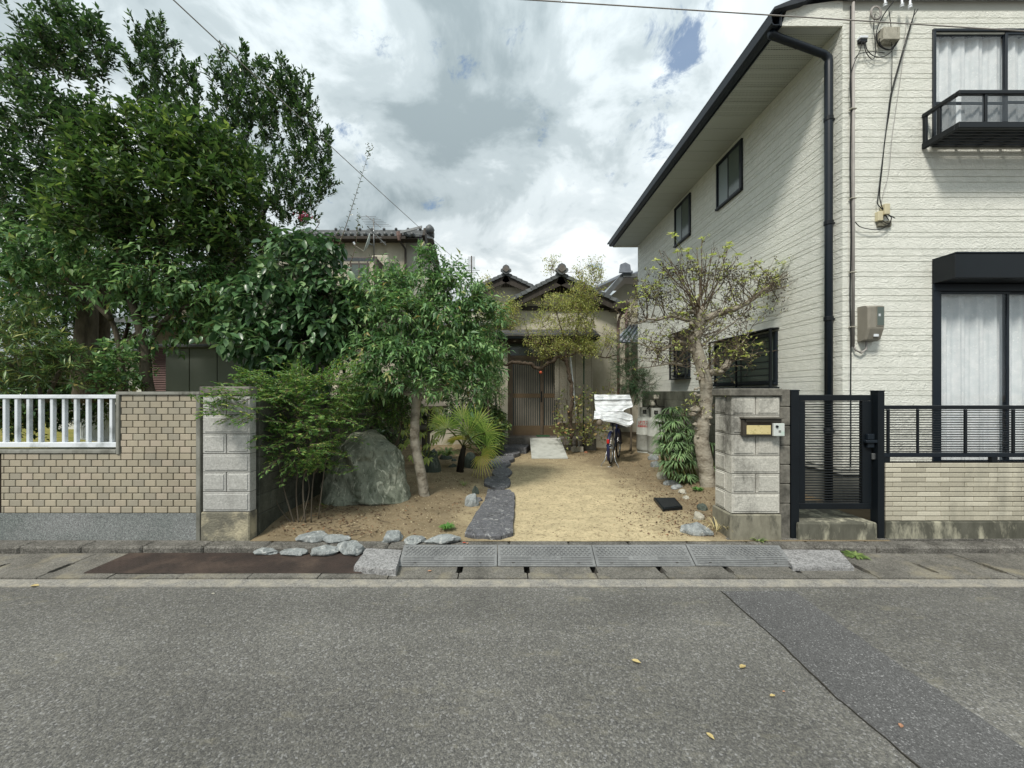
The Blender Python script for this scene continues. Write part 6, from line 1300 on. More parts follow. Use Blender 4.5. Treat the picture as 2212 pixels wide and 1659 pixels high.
for (cx_, cy_) in [(712,45),(740,60),(960,80),(1190,120),(1165,150),(585,258),(760,190),(850,170),(830,185),(1260,215),(1430,275),(1590,265),(1605,285),(1690,350),(505,480),(630,475),(440,470),(565,330),(600,440),(1130,230),(1045,215),(1440,645),(800,700),(790,690),(930,725),(1100,950),(1190,1010),(1210,1000),(1300,1045),(1320,1040),(1430,945),(490,430),(305,605),(1350,840),(1325,300),(1540,350),(1650,415),(880,250),(990,240),(860,235),(900,280),(1040,300),(1270,300),(780,580),(480,900),(1180,150),(330,660),(470,900),(760,580),(1240,550),(1480,350),(870,340),(640,360),(700,330),(800,400),(930,320),(1080,330),(1160,300),(1220,330),(1360,340),(1400,390),(1500,380),(1560,400),(560,500),(620,540),(700,470),(480,560),(430,640),(1100,420),(1300,430),(1450,430),(900,420),(1000,370),(680,880),(600,930),(1280,980),(1100,800)]:
    c = np.array(T3([(cx_, cy_, rs.uniform(-.2, .2))])[0]); j = int(np.argmin([((np.array(e)-c)**2).sum() for e, _ in ends3])); e = np.array(ends3[j][0]); tw2 = (e, c, .003, .002); lp2 = rs.randint(7, 11)
    segs_l = locals().setdefault('segs_l', []); segs_l.append(tw2)
    for k in range(lp2): a = k*2.4; lp.append(c); ld.append([math.cos(a), math.sin(a)*.9, rs.uniform(.0, .7)]); ll.append(rs.uniform(.05, .08))
v, f = cyl_segments(segs_l, 5); put_np('green_shoot', v, f, M['twig_green'], pt)
lp_, ld_, ll = np.array(lp), np.array(ld), np.array(ll); v, f = leaf_arrays(lp_, ld_, ll, ll*.42, .15, .2, None, .2, 1); put_np('leaf_rosette', v, f, lime, pt)
# sparse trained tree in front of the door
YD = 9.2
def R1(a, b): return (987.5 + a*.2481, 548.6 + b*.2481)
def T1(pts, Y=YD): return [P(*R1(p[0], p[1]), Y + (p[2] if len(p) > 2 else 0)) for p in pts]
tn = thing('trained_tree', 'sparse trained tree with one long crooked branch stretched across the entrance door', 'tree', T1([(1020,1590)])[0])
tk = MB(); np1 = []
def limb1(pts, r0, r1, n=8):
    sp = smooth_path(T1(pts), 6); m_ = len(sp); tk.tube([p + mnoise.noise_vector(p*9)*(r0)*1.1 for p in sp], [(r0+(r1-r0)*i/(m_-1))*(1+.45*mnoise.noise(p*16)) for i, p in enumerate(sp)], n); return [tuple(p) for p in sp]
np1 += limb1([(1000,1600),(985,1450),(1000,1250),(985,1080),(960,960),(930,880)], .05, .04)
np1 += limb1([(960,930),(880,900),(830,930),(780,960),(725,1000),(670,975),(600,955),(530,940),(440,965),(370,940),(300,925),(230,930)], .046, .034)
np1 += limb1([(950,900),(940,760),(900,640),(870,540),(850,450)], .022, .008); np1 += limb1([(955,880),(1010,760),(1050,640),(1060,500),(1080,380),(1090,250)], .024, .006)
np1 += limb1([(960,890),(1080,850),(1180,880),(1300,905),(1380,880)], .022, .010); np1 += limb1([(1300,900),(1340,820),(1370,720)], .009, .004); np1 += limb1([(1250,890),(1290,780),(1300,690)], .008, .004)
np1 += limb1([(900,870),(780,800),(680,770),(620,700),(580,560)], .014, .005); np1 += limb1([(850,870),(720,820),(640,740)], .010, .004); np1 += limb1([(330,930),(350,700),(400,560),(380,420)], .014, .005); np1 += limb1([(300,930),(260,740),(300,600)], .010, .004)
tk.build('trunk', simple('gnarled_bark', '#5f5449', '#3f372f', 22, .9, .1, bs=45, bst=1.0, bd=.02), tn, True)
tw = []; ends3 = []; npa = np.array(np1)
for (cx_, cy_, rx, ry, n) in ((1120,300,110,130,60),(1000,420,180,90,62),(1110,470,120,80,50),(860,430,110,70,28),(1000,600,180,90,60),(1120,620,90,80,30),(760,640,140,120,32),(680,760,90,70,24),(920,800,170,60,60),(1100,800,140,60,44),(1180,850,80,50,20),(430,470,120,90,46),(360,560,110,80,34),(470,600,70,60,20),(280,500,80,90,22),(1320,760,70,100,22),(1180,120,60,60,18),(1060,160,30,90,9),(820,120,50,60,12),(1230,200,50,40,10),(250,240,80,60,8),(700,560,60,60,10),(760,860,80,40,22)):
    for _ in range(n):
        u = rs.normal(0, .5, 3); b = np.array(T1([(cx_+u[0]*rx, cy_+u[1]*ry, u[2]*.35)])[0]); j = int(np.argmin(((npa-b)**2).sum(1))); a = npa[j]; m_ = (a+b)/2 + rs.normal(0, .05, 3) + np.array([0, 0, -.04]); tw.append((a, m_, .005, .004)); tw.append((m_, b, .004, .002)); npa = np.vstack([npa, m_, b]); ends3.append((b, b-m_)); 
        for __ in range(2): e = b + nrmz((b-m_)[None] + rs.normal(0, .12, (1,3)))[0]*rs.uniform(.08, .2); tw.append((b, e, .002, .0012)); ends3.append((e, e-b))
v, f = cyl_segments(tw, 4); put_np('twig', v, f, M['twig'], tn)
lp, ld = [], []
for e, d in ends3:
    for _ in range(7): lp.append(e + rs.normal(0, .035, 3)); ld.append(np.array(d)*3 + rs.normal(0, .6, 3))
lp_, ld_ = np.array(lp), np.array(ld); nn = len(lp_); v, f = leaf_arrays(lp_, ld_, .045*(.6+.8*NR.rand(nn)), .022*np.ones(nn), jit=.6); put_np('foliage', v, f, leafmat('pale_olive_leaves', [(0, '#66743a'), (.4, '#8b9749'), (.8, '#b0b562'), (1, '#a08e55')], .55, .4), tn)
# hydrangea stems under the trained tree
hy = tree('hydrangea', 'leggy hydrangea with few yellowing leaves beside the door and the white stake', 'bush', P(1235, 960, 9.4), [(TP([(1235,965),(1228,900),(1222,860)], 9.4), .02, .008), (TP([(1245,965),(1250,880),(1262,830)], 9.4), .02, .008), (TP([(1222,965),(1216,920),(1214,880)], 9.2), .015, .007), (TP([(1262,962),(1285,900),(1300,850)], 9.5), .014, .006), (TP([(1270,962),(1310,860),(1320,800)], 9.5), .010, .004)],
     [(1228,890,9.3,28,50,.35,90), (1275,880,9.5,30,50,.35,60), (1300,930,9.6,26,34,.3,50), (1215,935,9.2,20,28,.3,44), (1262,890,9.5,28,60,.35,56), (1250,940,9.3,35,22,.35,60), (1305,850,9.5,18,16,.2,16), (1285,930,9.4,25,30,.3,60), (1320,850,9.5,10,10,.1,8)], g7, (.075, .05), (.14, 3), up=.3, seed=61, bare=.35, shape=1, rbr=.006, twm='twig', shell=.1)
tree('conifer_bush', 'feathery dark green conifer bush between the downpipe and the pruned tree', 'bush', P(1365, 960, 9.0), [(TP([(1362,975),(1364,900),(1360,820)], 9.0), .03, .012)], [(1360,812,9.0,32,26,.35,260), (1385,830,8.9,30,20,.3,140), (1350,780,9.1,22,18,.25,90), (1375,850,8.9,24,14,.3,90), (1360,740,9.0,35,18,.3,90)], g9, (.045, .008), (.2, 26), up=.1, seed=63, spread=.6, rbr=.005, shell=.1)
# aloe thicket
al = thing('aloe', 'clump of spiky arching aloe leaves at the foot of the pruned tree', 'aloe', P(1465, 1040, 6.2)); rs = np.random.RandomState(19); k_ = 0; rest_ = MB()
gal = simple('aloe_skin', '#557550', '#86a06b', 9, .45, .45, bst=.05, rnd=.35)
for (cx_, cy_, Yc, n, ln) in ((1440,900,6.4,30,.22),(1470,905,6.3,30,.24),(1435,940,6.3,34,.24),(1480,950,6.2,30,.24),(1455,980,6.2,36,.24),(1490,1000,6.1,34,.22),(1425,915,6.5,26,.20),(1500,920,6.3,20,.22),(1470,1025,6.15,30,.20),(1450,885,6.3,30,.22),(1485,930,6.25,30,.22),(1460,960,6.1,34,.24),(1440,1000,6.2,26,.20),(1495,1040,6.1,26,.18),(1475,975,6.1,30,.24),(1430,975,6.3,34,.22),(1450,1015,6.2,34,.22),(1465,940,6.15,34,.22),(1490,965,6.1,34,.22),(1445,925,6.3,34,.22),(1480,890,6.35,30,.22),(1510,985,6.2,30,.2),(1425,955,6.4,34,.2),(1485,1030,6.05,34,.2),(1460,1000,6.05,34,.22),(1440,965,6.15,34,.22),(1500,945,6.15,30,.2),(1430,900,6.4,30,.2),(1470,985,6.0,34,.2),(1455,915,6.2,34,.22),(1535,960,6.2,12,.25),(1532,1010,6.1,10,.22)):
    c = P(cx_, cy_, Yc)
    MB().tube(smooth_path([P(cx_+30, 1056, Yc), c.lerp(P(cx_+14,1052,Yc), .5), c], 4), .012, 7).build('stem', M['twig_green'], al, True)
    for i in range(n):
        a = i*2.4 + rs.uniform(-.2, .2); d = Vector((math.cos(a), math.sin(a)*.9-.15, 0)); l_ = ln*rs.uniform(.75, 1.25); rise = rs.uniform(.15, 1.0); w_ = rs.uniform(.024, .040); m = MB(); pts = []
        for j in range(6): t = j/5; pts.append(c + d*l_*(t*(.9) ) + Vector((0, 0, l_*(rise*t - (.55+rise*.75)*t*t) + rs.uniform(-.004,.004))))
        s = d.cross(Vector((0,0,1)))
        for j, p in enumerate(pts): t = j/5; hw = w_*(1-t)**.7*.5+.0008; m.v += [tuple(p - s*hw + Vector((0,0,hw*.5))), tuple(p - Vector((0,0,hw*.45))), tuple(p + s*hw + Vector((0,0,hw*.5)))]
        for j in range(5):
            o3 = j*3; m.f += [(o3, o3+3, o3+4, o3+1), (o3+1, o3+4, o3+5, o3+2), (o3+2, o3+5, o3+3, o3)]
        if k_ < 290: m.build('leaf', gal, al, True)
        else: rest_.add(m.v, m.f)
        k_ += 1
_r = rest_.build('further_leaf', gal, al, True); _r['kind'] = 'stuff'
# fan palm
pm = thing('fan_palm', 'young fan palm with stiff bright fans beside the stepping stones', 'palm', P(995, 1020, 7.0)); rs = np.random.RandomState(29)
gpf = leafmat('palm_green', [(0, '#5f873a'), (.5, '#8aae52'), (.85, '#b0cc66'), (1, '#ccd676')], .45, .35); gpy = leafmat('palm_yellow', [(0, '#9aa63e'), (.6, '#b9b84e'), (1, '#cfc060')], .5, .35)
pc = P(1000, 965, 7.0); MB().tube([P(993,1022,7.0), P(997,990,7.0), P(1003,962,7.0)], [.07,.06,.04], 10).build('trunk', M['bark_dark'], pm, True)
for (tx, ty, dy_, sz, yl, droop_) in ((1012,938,0,.62,0,.0),(1000,905,.1,.42,0,.0),(965,925,-.1,.44,0,.15),(1048,935,-.15,.5,0,.1),(1050,965,-.2,.48,0,.35),(1030,915,.2,.45,0,.0),(985,950,-.2,.3,1,.2),(1040,985,-.3,.40,1,.6),(950,912,.1,.3,0,.1)):
    hub = P(tx, ty, 7.0+dy_); d = (hub-pc); MB().tube(smooth_path([pc, pc.lerp(hub,.5)+Vector((0,0,.05)), hub], 4), .009, 6).build('petiole', M['twig_green'], pm, True)
    ax = (d.normalized() + Vector((0, -.35, .3-droop_*1.6))).normalized(); sd_ = ax.cross(Vector((0, 1, .3))).normalized(); nrm_ = ax.cross(sd_); m = MB(); n = 22
    for i in range(n):
        a = math.radians(-125 + 250*i/(n-1)); dd = (ax*math.cos(a) + sd_*math.sin(a)).normalized(); l_ = sz*rs.uniform(.85, 1.05)*(1-.25*abs(a)/2.2); pp = sd_*math.cos(a) - ax*math.sin(a); dd2 = dd + Vector((0,0,-.10-droop_*.25)); w_ = .027
        p1 = hub + dd*l_*.45; p2 = hub + dd2*l_; m.add([hub, p1-pp*w_*.5+nrm_*.004, p1+nrm_*-.004, p1+pp*w_*.5+nrm_*.004, p2], [(0,1,2),(0,2,3),(1,4,2),(2,4,3)])
    me = m.mesh('frond', False, False); place('frond', me, gpy if yl else gpf, pm)
# aralia with yellow-green hand-shaped leaves
fa = thing('aralia', 'yellow-green aralia with hand-shaped leaves behind the slanting pale trunk', 'shrub', P(925, 1010, 6.3)); gfa = leafmat('aralia_green', [(0, '#6d8a35'), (.6, '#8fa344'), (1, '#b4b95a')], .4, .3)
for st_ in ((885,930),(905,960),(935,940),(925,900)): MB().tube([P(915,1010,6.3), P((915+st_[0])/2, (1010+st_[1])/2+8, 6.3), P(st_[0], st_[1], 6.3)], .010, 6).build('stem', M['twig_green'], fa, True)
for (tx, ty) in ((872,930),(885,950),(900,975),(925,960),(912,935),(940,950),(880,905),(935,915),(905,905),(950,935),(890,985),(925,990),(915,880),(945,880),(930,862),(870,960)):
    hub = P(tx, ty, 6.3 + rs.uniform(-.25, .2)); ax = Vector((rs.uniform(-.6,.6), -.6, -.55)).normalized(); sd_ = ax.cross(Vector((0,0,1))).normalized(); m = MB(); sz = rs.uniform(.13, .2)
    for i in range(7):
        a = math.radians(-105+35*i); dd = ax*math.cos(a)+sd_*math.sin(a); pp = sd_*math.cos(a)-ax*math.sin(a); l_ = sz*(1-.25*abs(a)); w_ = l_*.16; p1 = hub+dd*l_*.55; nn_ = ax.cross(sd_); m.add([hub, p1-pp*w_, p1-nn_*.01, p1+pp*w_, hub+dd*l_+Vector((0,0,-.02))], [(0,1,2),(0,2,3),(1,4,2),(2,4,3)])
    place('leaf', m.mesh('leaf', False, False), gfa, fa)
# ferns and strap leaves
def tuft(name, lab, cat, c, n, ln, w_, m_, droop_=.9, seed=1, rise=(.5,1.2), kind=None):
    rs_ = np.random.RandomState(seed); root = thing(name, lab, cat, c); m = MB()
    for i in range(n):
        a = rs_.uniform(0, 6.28); d = Vector((math.cos(a), math.sin(a), 0)); l_ = ln*rs_.uniform(.6, 1.1); rz_ = rs_.uniform(*rise); s = d.cross(Vector((0,0,1))); pv = None; o3 = len(m.v); b0 = Vector(c) + d*rs_.uniform(0, .03)
        for j in range(6): t = j/5; p = b0 + d*l_*t*.8 + Vector((0,0,l_*(rz_*t-droop_*rz_*t*t))); hw = w_*(math.sin(math.pi*min(1, t*.9+.12)))*.5+.0005; m.v += [tuple(p-s*hw), tuple(p+s*hw)]
        for j in range(5): q = o3+j*2; m.f.append((q, q+1, q+3, q+2))
    o = place('leaf_blade', m.mesh('leaf_blade', False, False), m_, root); o['kind'] = 'stuff'; return root
gfern = leafmat('fern_green', [(0, '#4a6633'), (.6, '#6d8644'), (1, '#90a158')], .55, .35)
tuft('fern', 'strappy fern clump in the shade between the palm and the aralia', 'fern', P(965, 985, 7.4), 46, .42, .035, gfern, .85, 3); tuft('fern', 'small arching fern just beside the dark standing rock', 'fern', P(945, 985, 7.0), 26, .32, .03, gfern, .85, 4)
tuft('weed_tuft', 'bright green weed tuft behind the flat border stones near the slate slab', 'weed', G(966,1140,.04), 90, .10, .012, leafmat('weed_green', [(0,'#3f7029'),(1,'#5f9138')], .6, .35), .8, 5, (.4,1.3))
tuft('weed_tuft', 'small green weed at the foot of the pruned tree', 'weed', G(1507,1058,.08), 60, .10, .016, leafmat('weed_green2', [(0,'#3f6b2c'),(1,'#5c8a38')], .6, .35), .8, 6, (.4,1.3))
tuft('dry_grass', 'pale dry grass tuft in the corner before the mailbox pillar', 'grass tuft', G(1548,1145,.04), 26, .26, .006, leafmat('straw', [(0,'#9b8f5e'),(1,'#c2b684')], .7, .3), .8, 7, (.8,1.7))
tuft('grass_tuft', 'thin dark grass tuft in the sand before the palm', 'grass tuft', G(1002,1050,.03), 24, .12, .005, gfern, .5, 8, (.8,1.6))
tuft('weed_tuft', 'tiny weed growing against the stained plinth under the letterbox', 'weed', (2.60, 3.90, .0), 22, .09, .014, gfern, .7, 9)
tuft('moss_weed', 'low green weed spreading beside the concrete slab by the gate', 'weed', G(1848,1200,-.05), 120, .12, .012, gfern, .9, 10, (.1,.6)); tuft('moss_weed', 'second low weed in the kerb joint by the gate step', 'weed', G(1822,1188,-.05), 60, .09, .010, gfern, .9, 11, (.1,.6))
tuft('sprout', 'yellow-green young shoot at the foot of the nandina canes', 'seedling', G(706,1098,.06), 16, .16, .035, g7, .6, 12, (.4,1.2)); tuft('sprout', 'small green seedling in the dark corner behind the pale pillar', 'seedling', G(610,1080,.06), 14, .16, .035, gfern, .6, 13, (.5,1.3))
for i, (xx, lab) in enumerate(((4.45, 'dry strap-leaved plant behind the slatted fence nearest the gate'), (4.75, 'brown-green strap plant behind the slatted fence beneath the curtained window'), (5.3, 'low dry plant behind the slatted fence farthest from the gate'))): tuft('planter_plant', lab, 'plant', (xx, 4.22, .50), 46, .32, .018, leafmat('dry_strap%d' % i, [(0,'#5d5f3a'),(.6,'#807a4d'),(1,'#a0905f')], .7, .2), .8, 20+i, (.3,1.1))
# ================================================================== stones
def rock(name, label, cat, c, r, m_, seed, sub=3, rough=.22, facets=5, rot=0.0, group=None, flat=.0, sink=.15, freq=1.6):
    me = rock_mesh(name, r, seed, sub, rough, flat, freq, facets); me.transform(Matrix.Rotation(rot, 4, 'Z'))
    me.polygons.foreach_set('use_smooth', [facets < 5]*len(me.polygons)); o = place(name, me, m_, None, loc=Vector((c[0], c[1], c[2] + r[2]*(.35-sink)))); return tag(o, label, cat, group)
# the great green boulder: a tapering block, flattened on top
bm = bmesh.new(); bmesh.ops.create_icosphere(bm, subdivisions=6, radius=1); off = Vector((4.2, 1.3, 9.1))
bc = P(786, 1098, 5.12); prof = [(-.35, 1.02), (.0, 1.0), (.25, .93), (.5, .84), (.75, .74), (.93, .66), (1.1, .60)]
for v in bm.verts:
    p = v.co.copy(); z = (p.z+1)/2; h = max(0, min(1, z*1.12-.06)); q = p.normalized(); xy = Vector((p.x, p.y)); 
    if xy.length > 1e-6: xy = xy.normalized() * min(1, (xy.length*1.35))
    for (a, ra), (b, rb_) in zip(prof, prof[1:]):
        if a <= h <= b: w_ = ra+(rb_-ra)*(h-a)/(b-a)
    zz2 = h*1.0 - .12*max(0, xy.x)*max(0, h-.6)*2 - .06*abs(xy.x)*h
    v.co = Vector((xy.x*w_*.655 + .05*(h-.5), xy.y*w_*.46 + .14*h, zz2*.98))
    lay_ = v.co.x*.5 + v.co.z*.35; n = mnoise.noise(v.co*2.2+off)*.10 + mnoise.noise(v.co*5.5+off)*.035 + abs(mnoise.noise(Vector((lay_*7, v.co.y*3, v.co.z*1.6))+off))*-.085 + mnoise.noise(v.co*16+off)*.018 + mnoise.noise(v.co*38+off)*.007
    v.co += Vector((q.x, q.y, q.z*.4)).normalized()*n
me = bpy.data.meshes.new('boulder'); bm.to_mesh(me); bm.free(); me.polygons.foreach_set('use_smooth', [True]*len(me.polygons))
tag(place('boulder', me, M['boulder'], None, loc=Vector((bc.x, 5.15, -.02))), 'huge streaked green boulder standing beside the slanting pale trunk', 'boulder')
c = G(929, 1024, .05); rock('rock', 'dark upright rock standing just right of the slanting pale trunk', 'rock', (c.x, c.y+.15, .05), (.20, .18, .42), M['boulder_dk'], 5, 4, .2, 7, .3)
c = G(1015, 1012, .05); rock('rock', 'round dark rock touching the foot of the fan palm', 'rock', (c.x, c.y+.12, .03), (.14, .14, .26), M['boulder_dk'], 6, 3, .12, 3)
c = G(962, 996, .05); rock('rock', 'smooth grey rock half under the ferns', 'rock', (c.x, c.y+.1, .03), (.14, .11, .15), M['boulder_dk'], 8, 3, .15, 4)
c = G(974, 1013, .05); rock('rock', 'low mossy rock sunk in the soil before the ferns', 'rock', (c.x, c.y+.08, .0), (.12, .10, .12), M['boulder_dk'], 9, 3, .15, 4)
c = G(980, 1000, .05); rock('rock', 'small rock wedged between the smooth grey rock and the palm trunk', 'rock', (c.x, c.y+.05, .02), (.07, .06, .10), M['boulder_dk'], 10, 2, .2, 4)
bs = [((569,1192),(.125,.06,.055),M['bluestone'],'flat blue-grey stone on the rusty plate, first of the front stones beside the pillar'), ((627,1194),(.14,.06,.06),M['bluestone'],'oblong blue-grey stone between the first and the pale front stones'),
      ((695,1194),(.135,.085,.085),M['bluestone'],'chunky pale stone with a dark side, third of the front stones'), ((752,1194),(.165,.11,.105),M['bluestone'],'large tilted blue-grey stone beside the pitted concrete slab')]
for i, ((x, y), r_, m_, lab) in enumerate(bs): c = G(x, y+8, -.05); rock('border_stone', lab, 'stone', (c.x, c.y+r_[1]*.8, -.05), (r_[0], r_[1], r_[2]*.75), m_, 20+i, 3, .2, 9, [.05,-.05,.1,-.25][i], 'stones along the gutter edge', .1, -.05)
bs = [((671,1165),(.17,.10,.085),'wide jagged stone at the foot of the nandina canes'), ((724,1167),(.135,.075,.065),'smaller jagged stone next to the wide one below the boulder'), ((847,1165),(.13,.08,.09),'thick squarish grey stone below the boulder by the slanting tree'),
      ((895,1170),(.12,.07,.06),'low flat stone half buried between two bed stones'), ((957,1170),(.175,.075,.075),'long bright-edged stone beneath the green weed tuft')]
for i, ((x, y), r_, lab) in enumerate(bs): c = G(x, y, .02); rock('bed_stone', lab, 'stone', (c.x, c.y+r_[1]*.5, .0), (r_[0], r_[1], r_[2]*.8), M['bluestone'], 30+i, 3, .2, 9, [.05,.1,.25,.0,.2][i], 'stones edging the soil bed', .15, 0)
c = G(505, 1166, .0); rock('loose_stone', 'small pale loose stone on the kerb before the block pillar', 'stone', (c.x, c.y+.03, .0), (.06,.045,.03), M['palestone'], 41, 2, .25, 4)
for i, (a, b, w_, h_, dz, m_, lab) in enumerate(((110,785,.10,.09,.13,'bluestone','rounded grey stone left of the long slate slab'), (155,745,.11,.06,.05,'slate','flat dark stone touching the upper edge of the slate slab'), (145,690,.055,.05,.10,'boulder_dk','small pointed dark stone in the soil left of the slab'),
    (1560,450,.13,.10,.10,'bluestone','grey edging stone nearest the gas cylinders'), (1585,500,.12,.10,.09,'bluestone','second grey edging stone before the spiky plants'), (1632,575,.10,.08,.10,'palestone','bright white edging stone beside the spiky plants'),
    (1705,625,.13,.07,.07,'bluestone','long grey edging stone after the white one'), (1745,655,.11,.06,.06,'bluestone','low grey edging stone near the foot of the pruned tree'), (1790,690,.075,.06,.06,'palestone','small pale edging stone above the black drain lid'), (1820,725,.065,.045,.04,'palestone','last tiny pale edging stone beside the leaf litter'),
    (1950,815,.075,.06,.075,'boulder_dk','dark round stone against the mailbox pillar'), (1920,890,.065,.06,.08,'palestone','wedge-shaped tan stone between the dark and the marbled stones'), (1915,1010,.155,.11,.10,'bluestone','big marbled grey stone at the corner before the mailbox pillar'))):
    c = C2(a, b, .02); rock('garden_stone', lab, 'stone', (c.x, c.y+h_*.5, yard_z(c.x, c.y)-.01), (w_, h_, dz), M[m_], 50+i, 3, .2, 6, i*.5, 'loose stones in the yard')
# ---- stepping stones and the long slate slab
pth = [C2(a, b, .05) for a, b in ((60,1000),(120,1012),(345,1020),(440,995),(452,830),(458,690),(415,655),(330,662),(245,650),(215,745),(150,840))]
rough_slab('stone_slab', [(p.x, p.y) for p in pth], -.05, .055, M['slate'], 11, 'long dark slate slab leading into the yard beside the sand drive', 'path slab', .015)
for i, (a, b, w_, h_, z, lab) in enumerate(((325,595,112,52,.05,'widest round stepping stone directly behind the long slate slab'), (352,515,82,42,.055,'second round stepping stone from the slate slab'), (335,448,95,34,.06,'third stepping stone with a pale worn edge'), (378,402,82,26,.075,'fourth stepping stone, near the palm fan'), (412,362,88,20,.10,'fifth stepping stone just below the block step'))):
    pts = []
    for k in range(11): t = 2*math.pi*k/11; s = R.uniform(.88, 1.08); q = C2(a+math.cos(t)*w_*s, b-math.sin(t)*h_*s, z); pts.append((q.x, q.y))
    rough_slab('stepping_stone', pts, -.05, z, M['slate'], 60+i, lab, 'stepping stone', .015, 'stepping stones to the porch')
a_, b_ = C2(330,322,.0), C2(566,300,.0)
rough_slab('step_block', [(XX(1075,9.35), 9.35), (XX(1137,9.35), 9.32), (XX(1143,9.9), 9.84), (XX(1082,9.9), 9.84)], -.05, .17, M['slate'], 70, 'thick dark stone step at the porch edge beside the ramp board', 'step', .02)
# ---- drain lid
pl_ = [C2(a, b, .035) for a, b in ((1555,728),(1722,728),(1785,800),(1630,820))]
dl = thing('drain_lid', 'square black plastic drain lid lying in the leaf litter', 'drain lid', tuple(sum((Vector(p) for p in pl_), Vector())/4))
MB().prism([(p.x, p.y) for p in pl_], -.02, .045).build('lid', M['black'], dl); cc = sum((Vector((p.x, p.y)) for p in pl_), Vector((0,0)))/4
MB().prism([((p.x-cc.x)*.86+cc.x, (p.y-cc.y)*.86+cc.y) for p in pl_], .0455, .050).build('raised_panel', simple('black_plastic', '#1b1d1f', '#26282a', 40, .6, bs=120, bst=.4), dl)
# ---- stone lantern
ln = thing('stone_lantern', 'weathered stone lantern with wide roof hiding behind the small tree', 'lantern', tuple(P(920, 1000, 7.5))); lx, ly = XX(920, 7.5), 7.5
MB().lathe([(.20,0),(.20,.08),(.12,.14),(.085,.18),(.08,.70),(.12,.74)], (lx, ly, 0), 16).build('shaft', M['cap'], ln, True)
MB().lathe([(.12,.74),(.22,.80),(.22,.86),(.15,.88)], (lx, ly, 0), 6).build('platform', M['cap'], ln)
for i in range(6): a = math.pi/3*i; MB().tube([(lx+.15*math.cos(a), ly+.15*math.sin(a), .88), (lx+.15*math.cos(a), ly+.15*math.sin(a), 1.14)], .03, 6).build('fire_box_post', M['cap'], ln)
rf = MB().lathe([(.16,1.14),(.40,1.20),(.42,1.25),(.30,1.33),(.16,1.42),(.06,1.50)], (lx, ly, 0), 6).build('roof', simple('lantern_roof', '#7c7468', '#5e584e', 12, .9, bs=50, bst=.6, bd=.01, c3='#8f8a78'), ln)
MB().lathe([(.05,1.50),(.08,1.54),(.07,1.60),(.01,1.66)], (lx, ly, 0), 10).build('finial', M['cap'], rf, True)
# ---- stakes, block, orange float
cb = rough_slab('concrete_block', [(XX(1236,9.6), 9.6), (XX(1260.5,9.6), 9.6), (XX(1260,9.6)+.0, 9.78), (XX(1236,9.6), 9.78)], 0, .145, M['palestone'], 80, 'small pale concrete block holding the foot of the white stake', 'block', .008)
tag(MB().tube([(XX(1251,9.68), 9.68, .14), P(1232, 767, 9.45)], .017, 10).build('stake', M['white_alu'], None, True), 'slanting white stake rising from the pale block into the trained tree', 'stake')
tag(MB().tube([(XX(1260.5,9.85), 9.85, 0), P(1261.5, 769, 9.7)], .018, 10).build('stake', simple('green_stake', '#2d4a37', '#24402e', 5, .5, bst=0), None, True), 'straight dark green stake in front of the bamboo blind', 'stake')
tag(place('brick_piece', rock_mesh('brick_piece', (.06,.05,.05), 5, 2, .1, 0, 1.6, 6), simple('orange_brick', '#a4745a', '#8b5d46', 20, .9, bst=.3), None, loc=Vector((XX(1266,9.45), 9.45, .02))), 'chipped orange brick piece next to the pale block', 'brick')
ob = P(1168, 804.5, 9.1); tag(MB().lathe([(.005,-.037),(.022,-.030),(.035,-.012),(.037,.0),(.035,.012),(.022,.030),(.005,.037)], ob, 18).build('orange_ball', simple('orange_ball', '#b3543a', '#9c432c', 20, .5, bst=.1), None, True), 'small orange ball hanging from the crooked branch before the door', 'ball')
# ---- gas cylinders
gm = simple('grey_gas_paint', '#a9aca6', '#989b95', 4, .42, .4, bs=60, bst=.05, c3='#85877f', sc3=3); red = simple('red_lettering', '#a93430', '#9a2c2a', 10, .5, bst=0)
def gas(cx_, cy_, label):
    g = thing('gas_cylinder', label, 'gas cylinder', (cx_, cy_, .05), 'upright gas cylinders by the block wall'); c0 = (cx_, cy_, .05)
    MB().lathe([(.165,.0),(.17,.0),(.172,.075),(.168,.08)], c0, 32).build('foot_ring', gm, g, True)
    MB().lathe([(.10,.07),(.15,.075),(.178,.10),(.185,.14),(.185,.465),(.189,.47),(.189,.480),(.185,.485),(.185,.76),(.180,.80),(.160,.85),(.12,.885),(.07,.905),(.045,.91),(.045,.94)], c0, 36).build('body', gm, g, True)
    cl = MB(); n = 24
    for i in range(n):
        a0, a1 = 2*math.pi*i/n, 2*math.pi*(i+1)/n
        op = i % 12 in (3, 4, 5)
        for z0_, z1_ in (((.88, .95), (1.05, 1.10)) if op else ((.88, 1.10),)):
            pts = [(cx_+.115*math.cos(a), cy_+.115*math.sin(a)) for a in (a0, a1)] + [(cx_+.108*math.cos(a), cy_+.108*math.sin(a)) for a in (a1, a0)]; cl.prism(pts, .05+z0_, .05+z1_)
    cl.build('collar', gm, g)
    for a in (-1.9, -1.2, -2.7): d = Vector((math.cos(a), math.sin(a), 0)); q = Vector((cx_, cy_, .09)) + d*.1695; MB().tube([q, q+d*.004], .012, 8).build('drain_hole', M['tile_bed'], g)
    MB().tube([(cx_, cy_, .98), (cx_, cy_, 1.06)], .022, 8).box(cx_-.04, cx_+.04, cy_-.02, cy_+.02, 1.02, 1.05).build('valve', M['steel'], g); return g
gA = gas(3.352, 9.05, 'grey gas cylinder with red lettering, partly hidden behind the other cylinder'); gB = gas(3.479, 8.70, 'grey gas cylinder in front, touching the spiky aloe leaves')
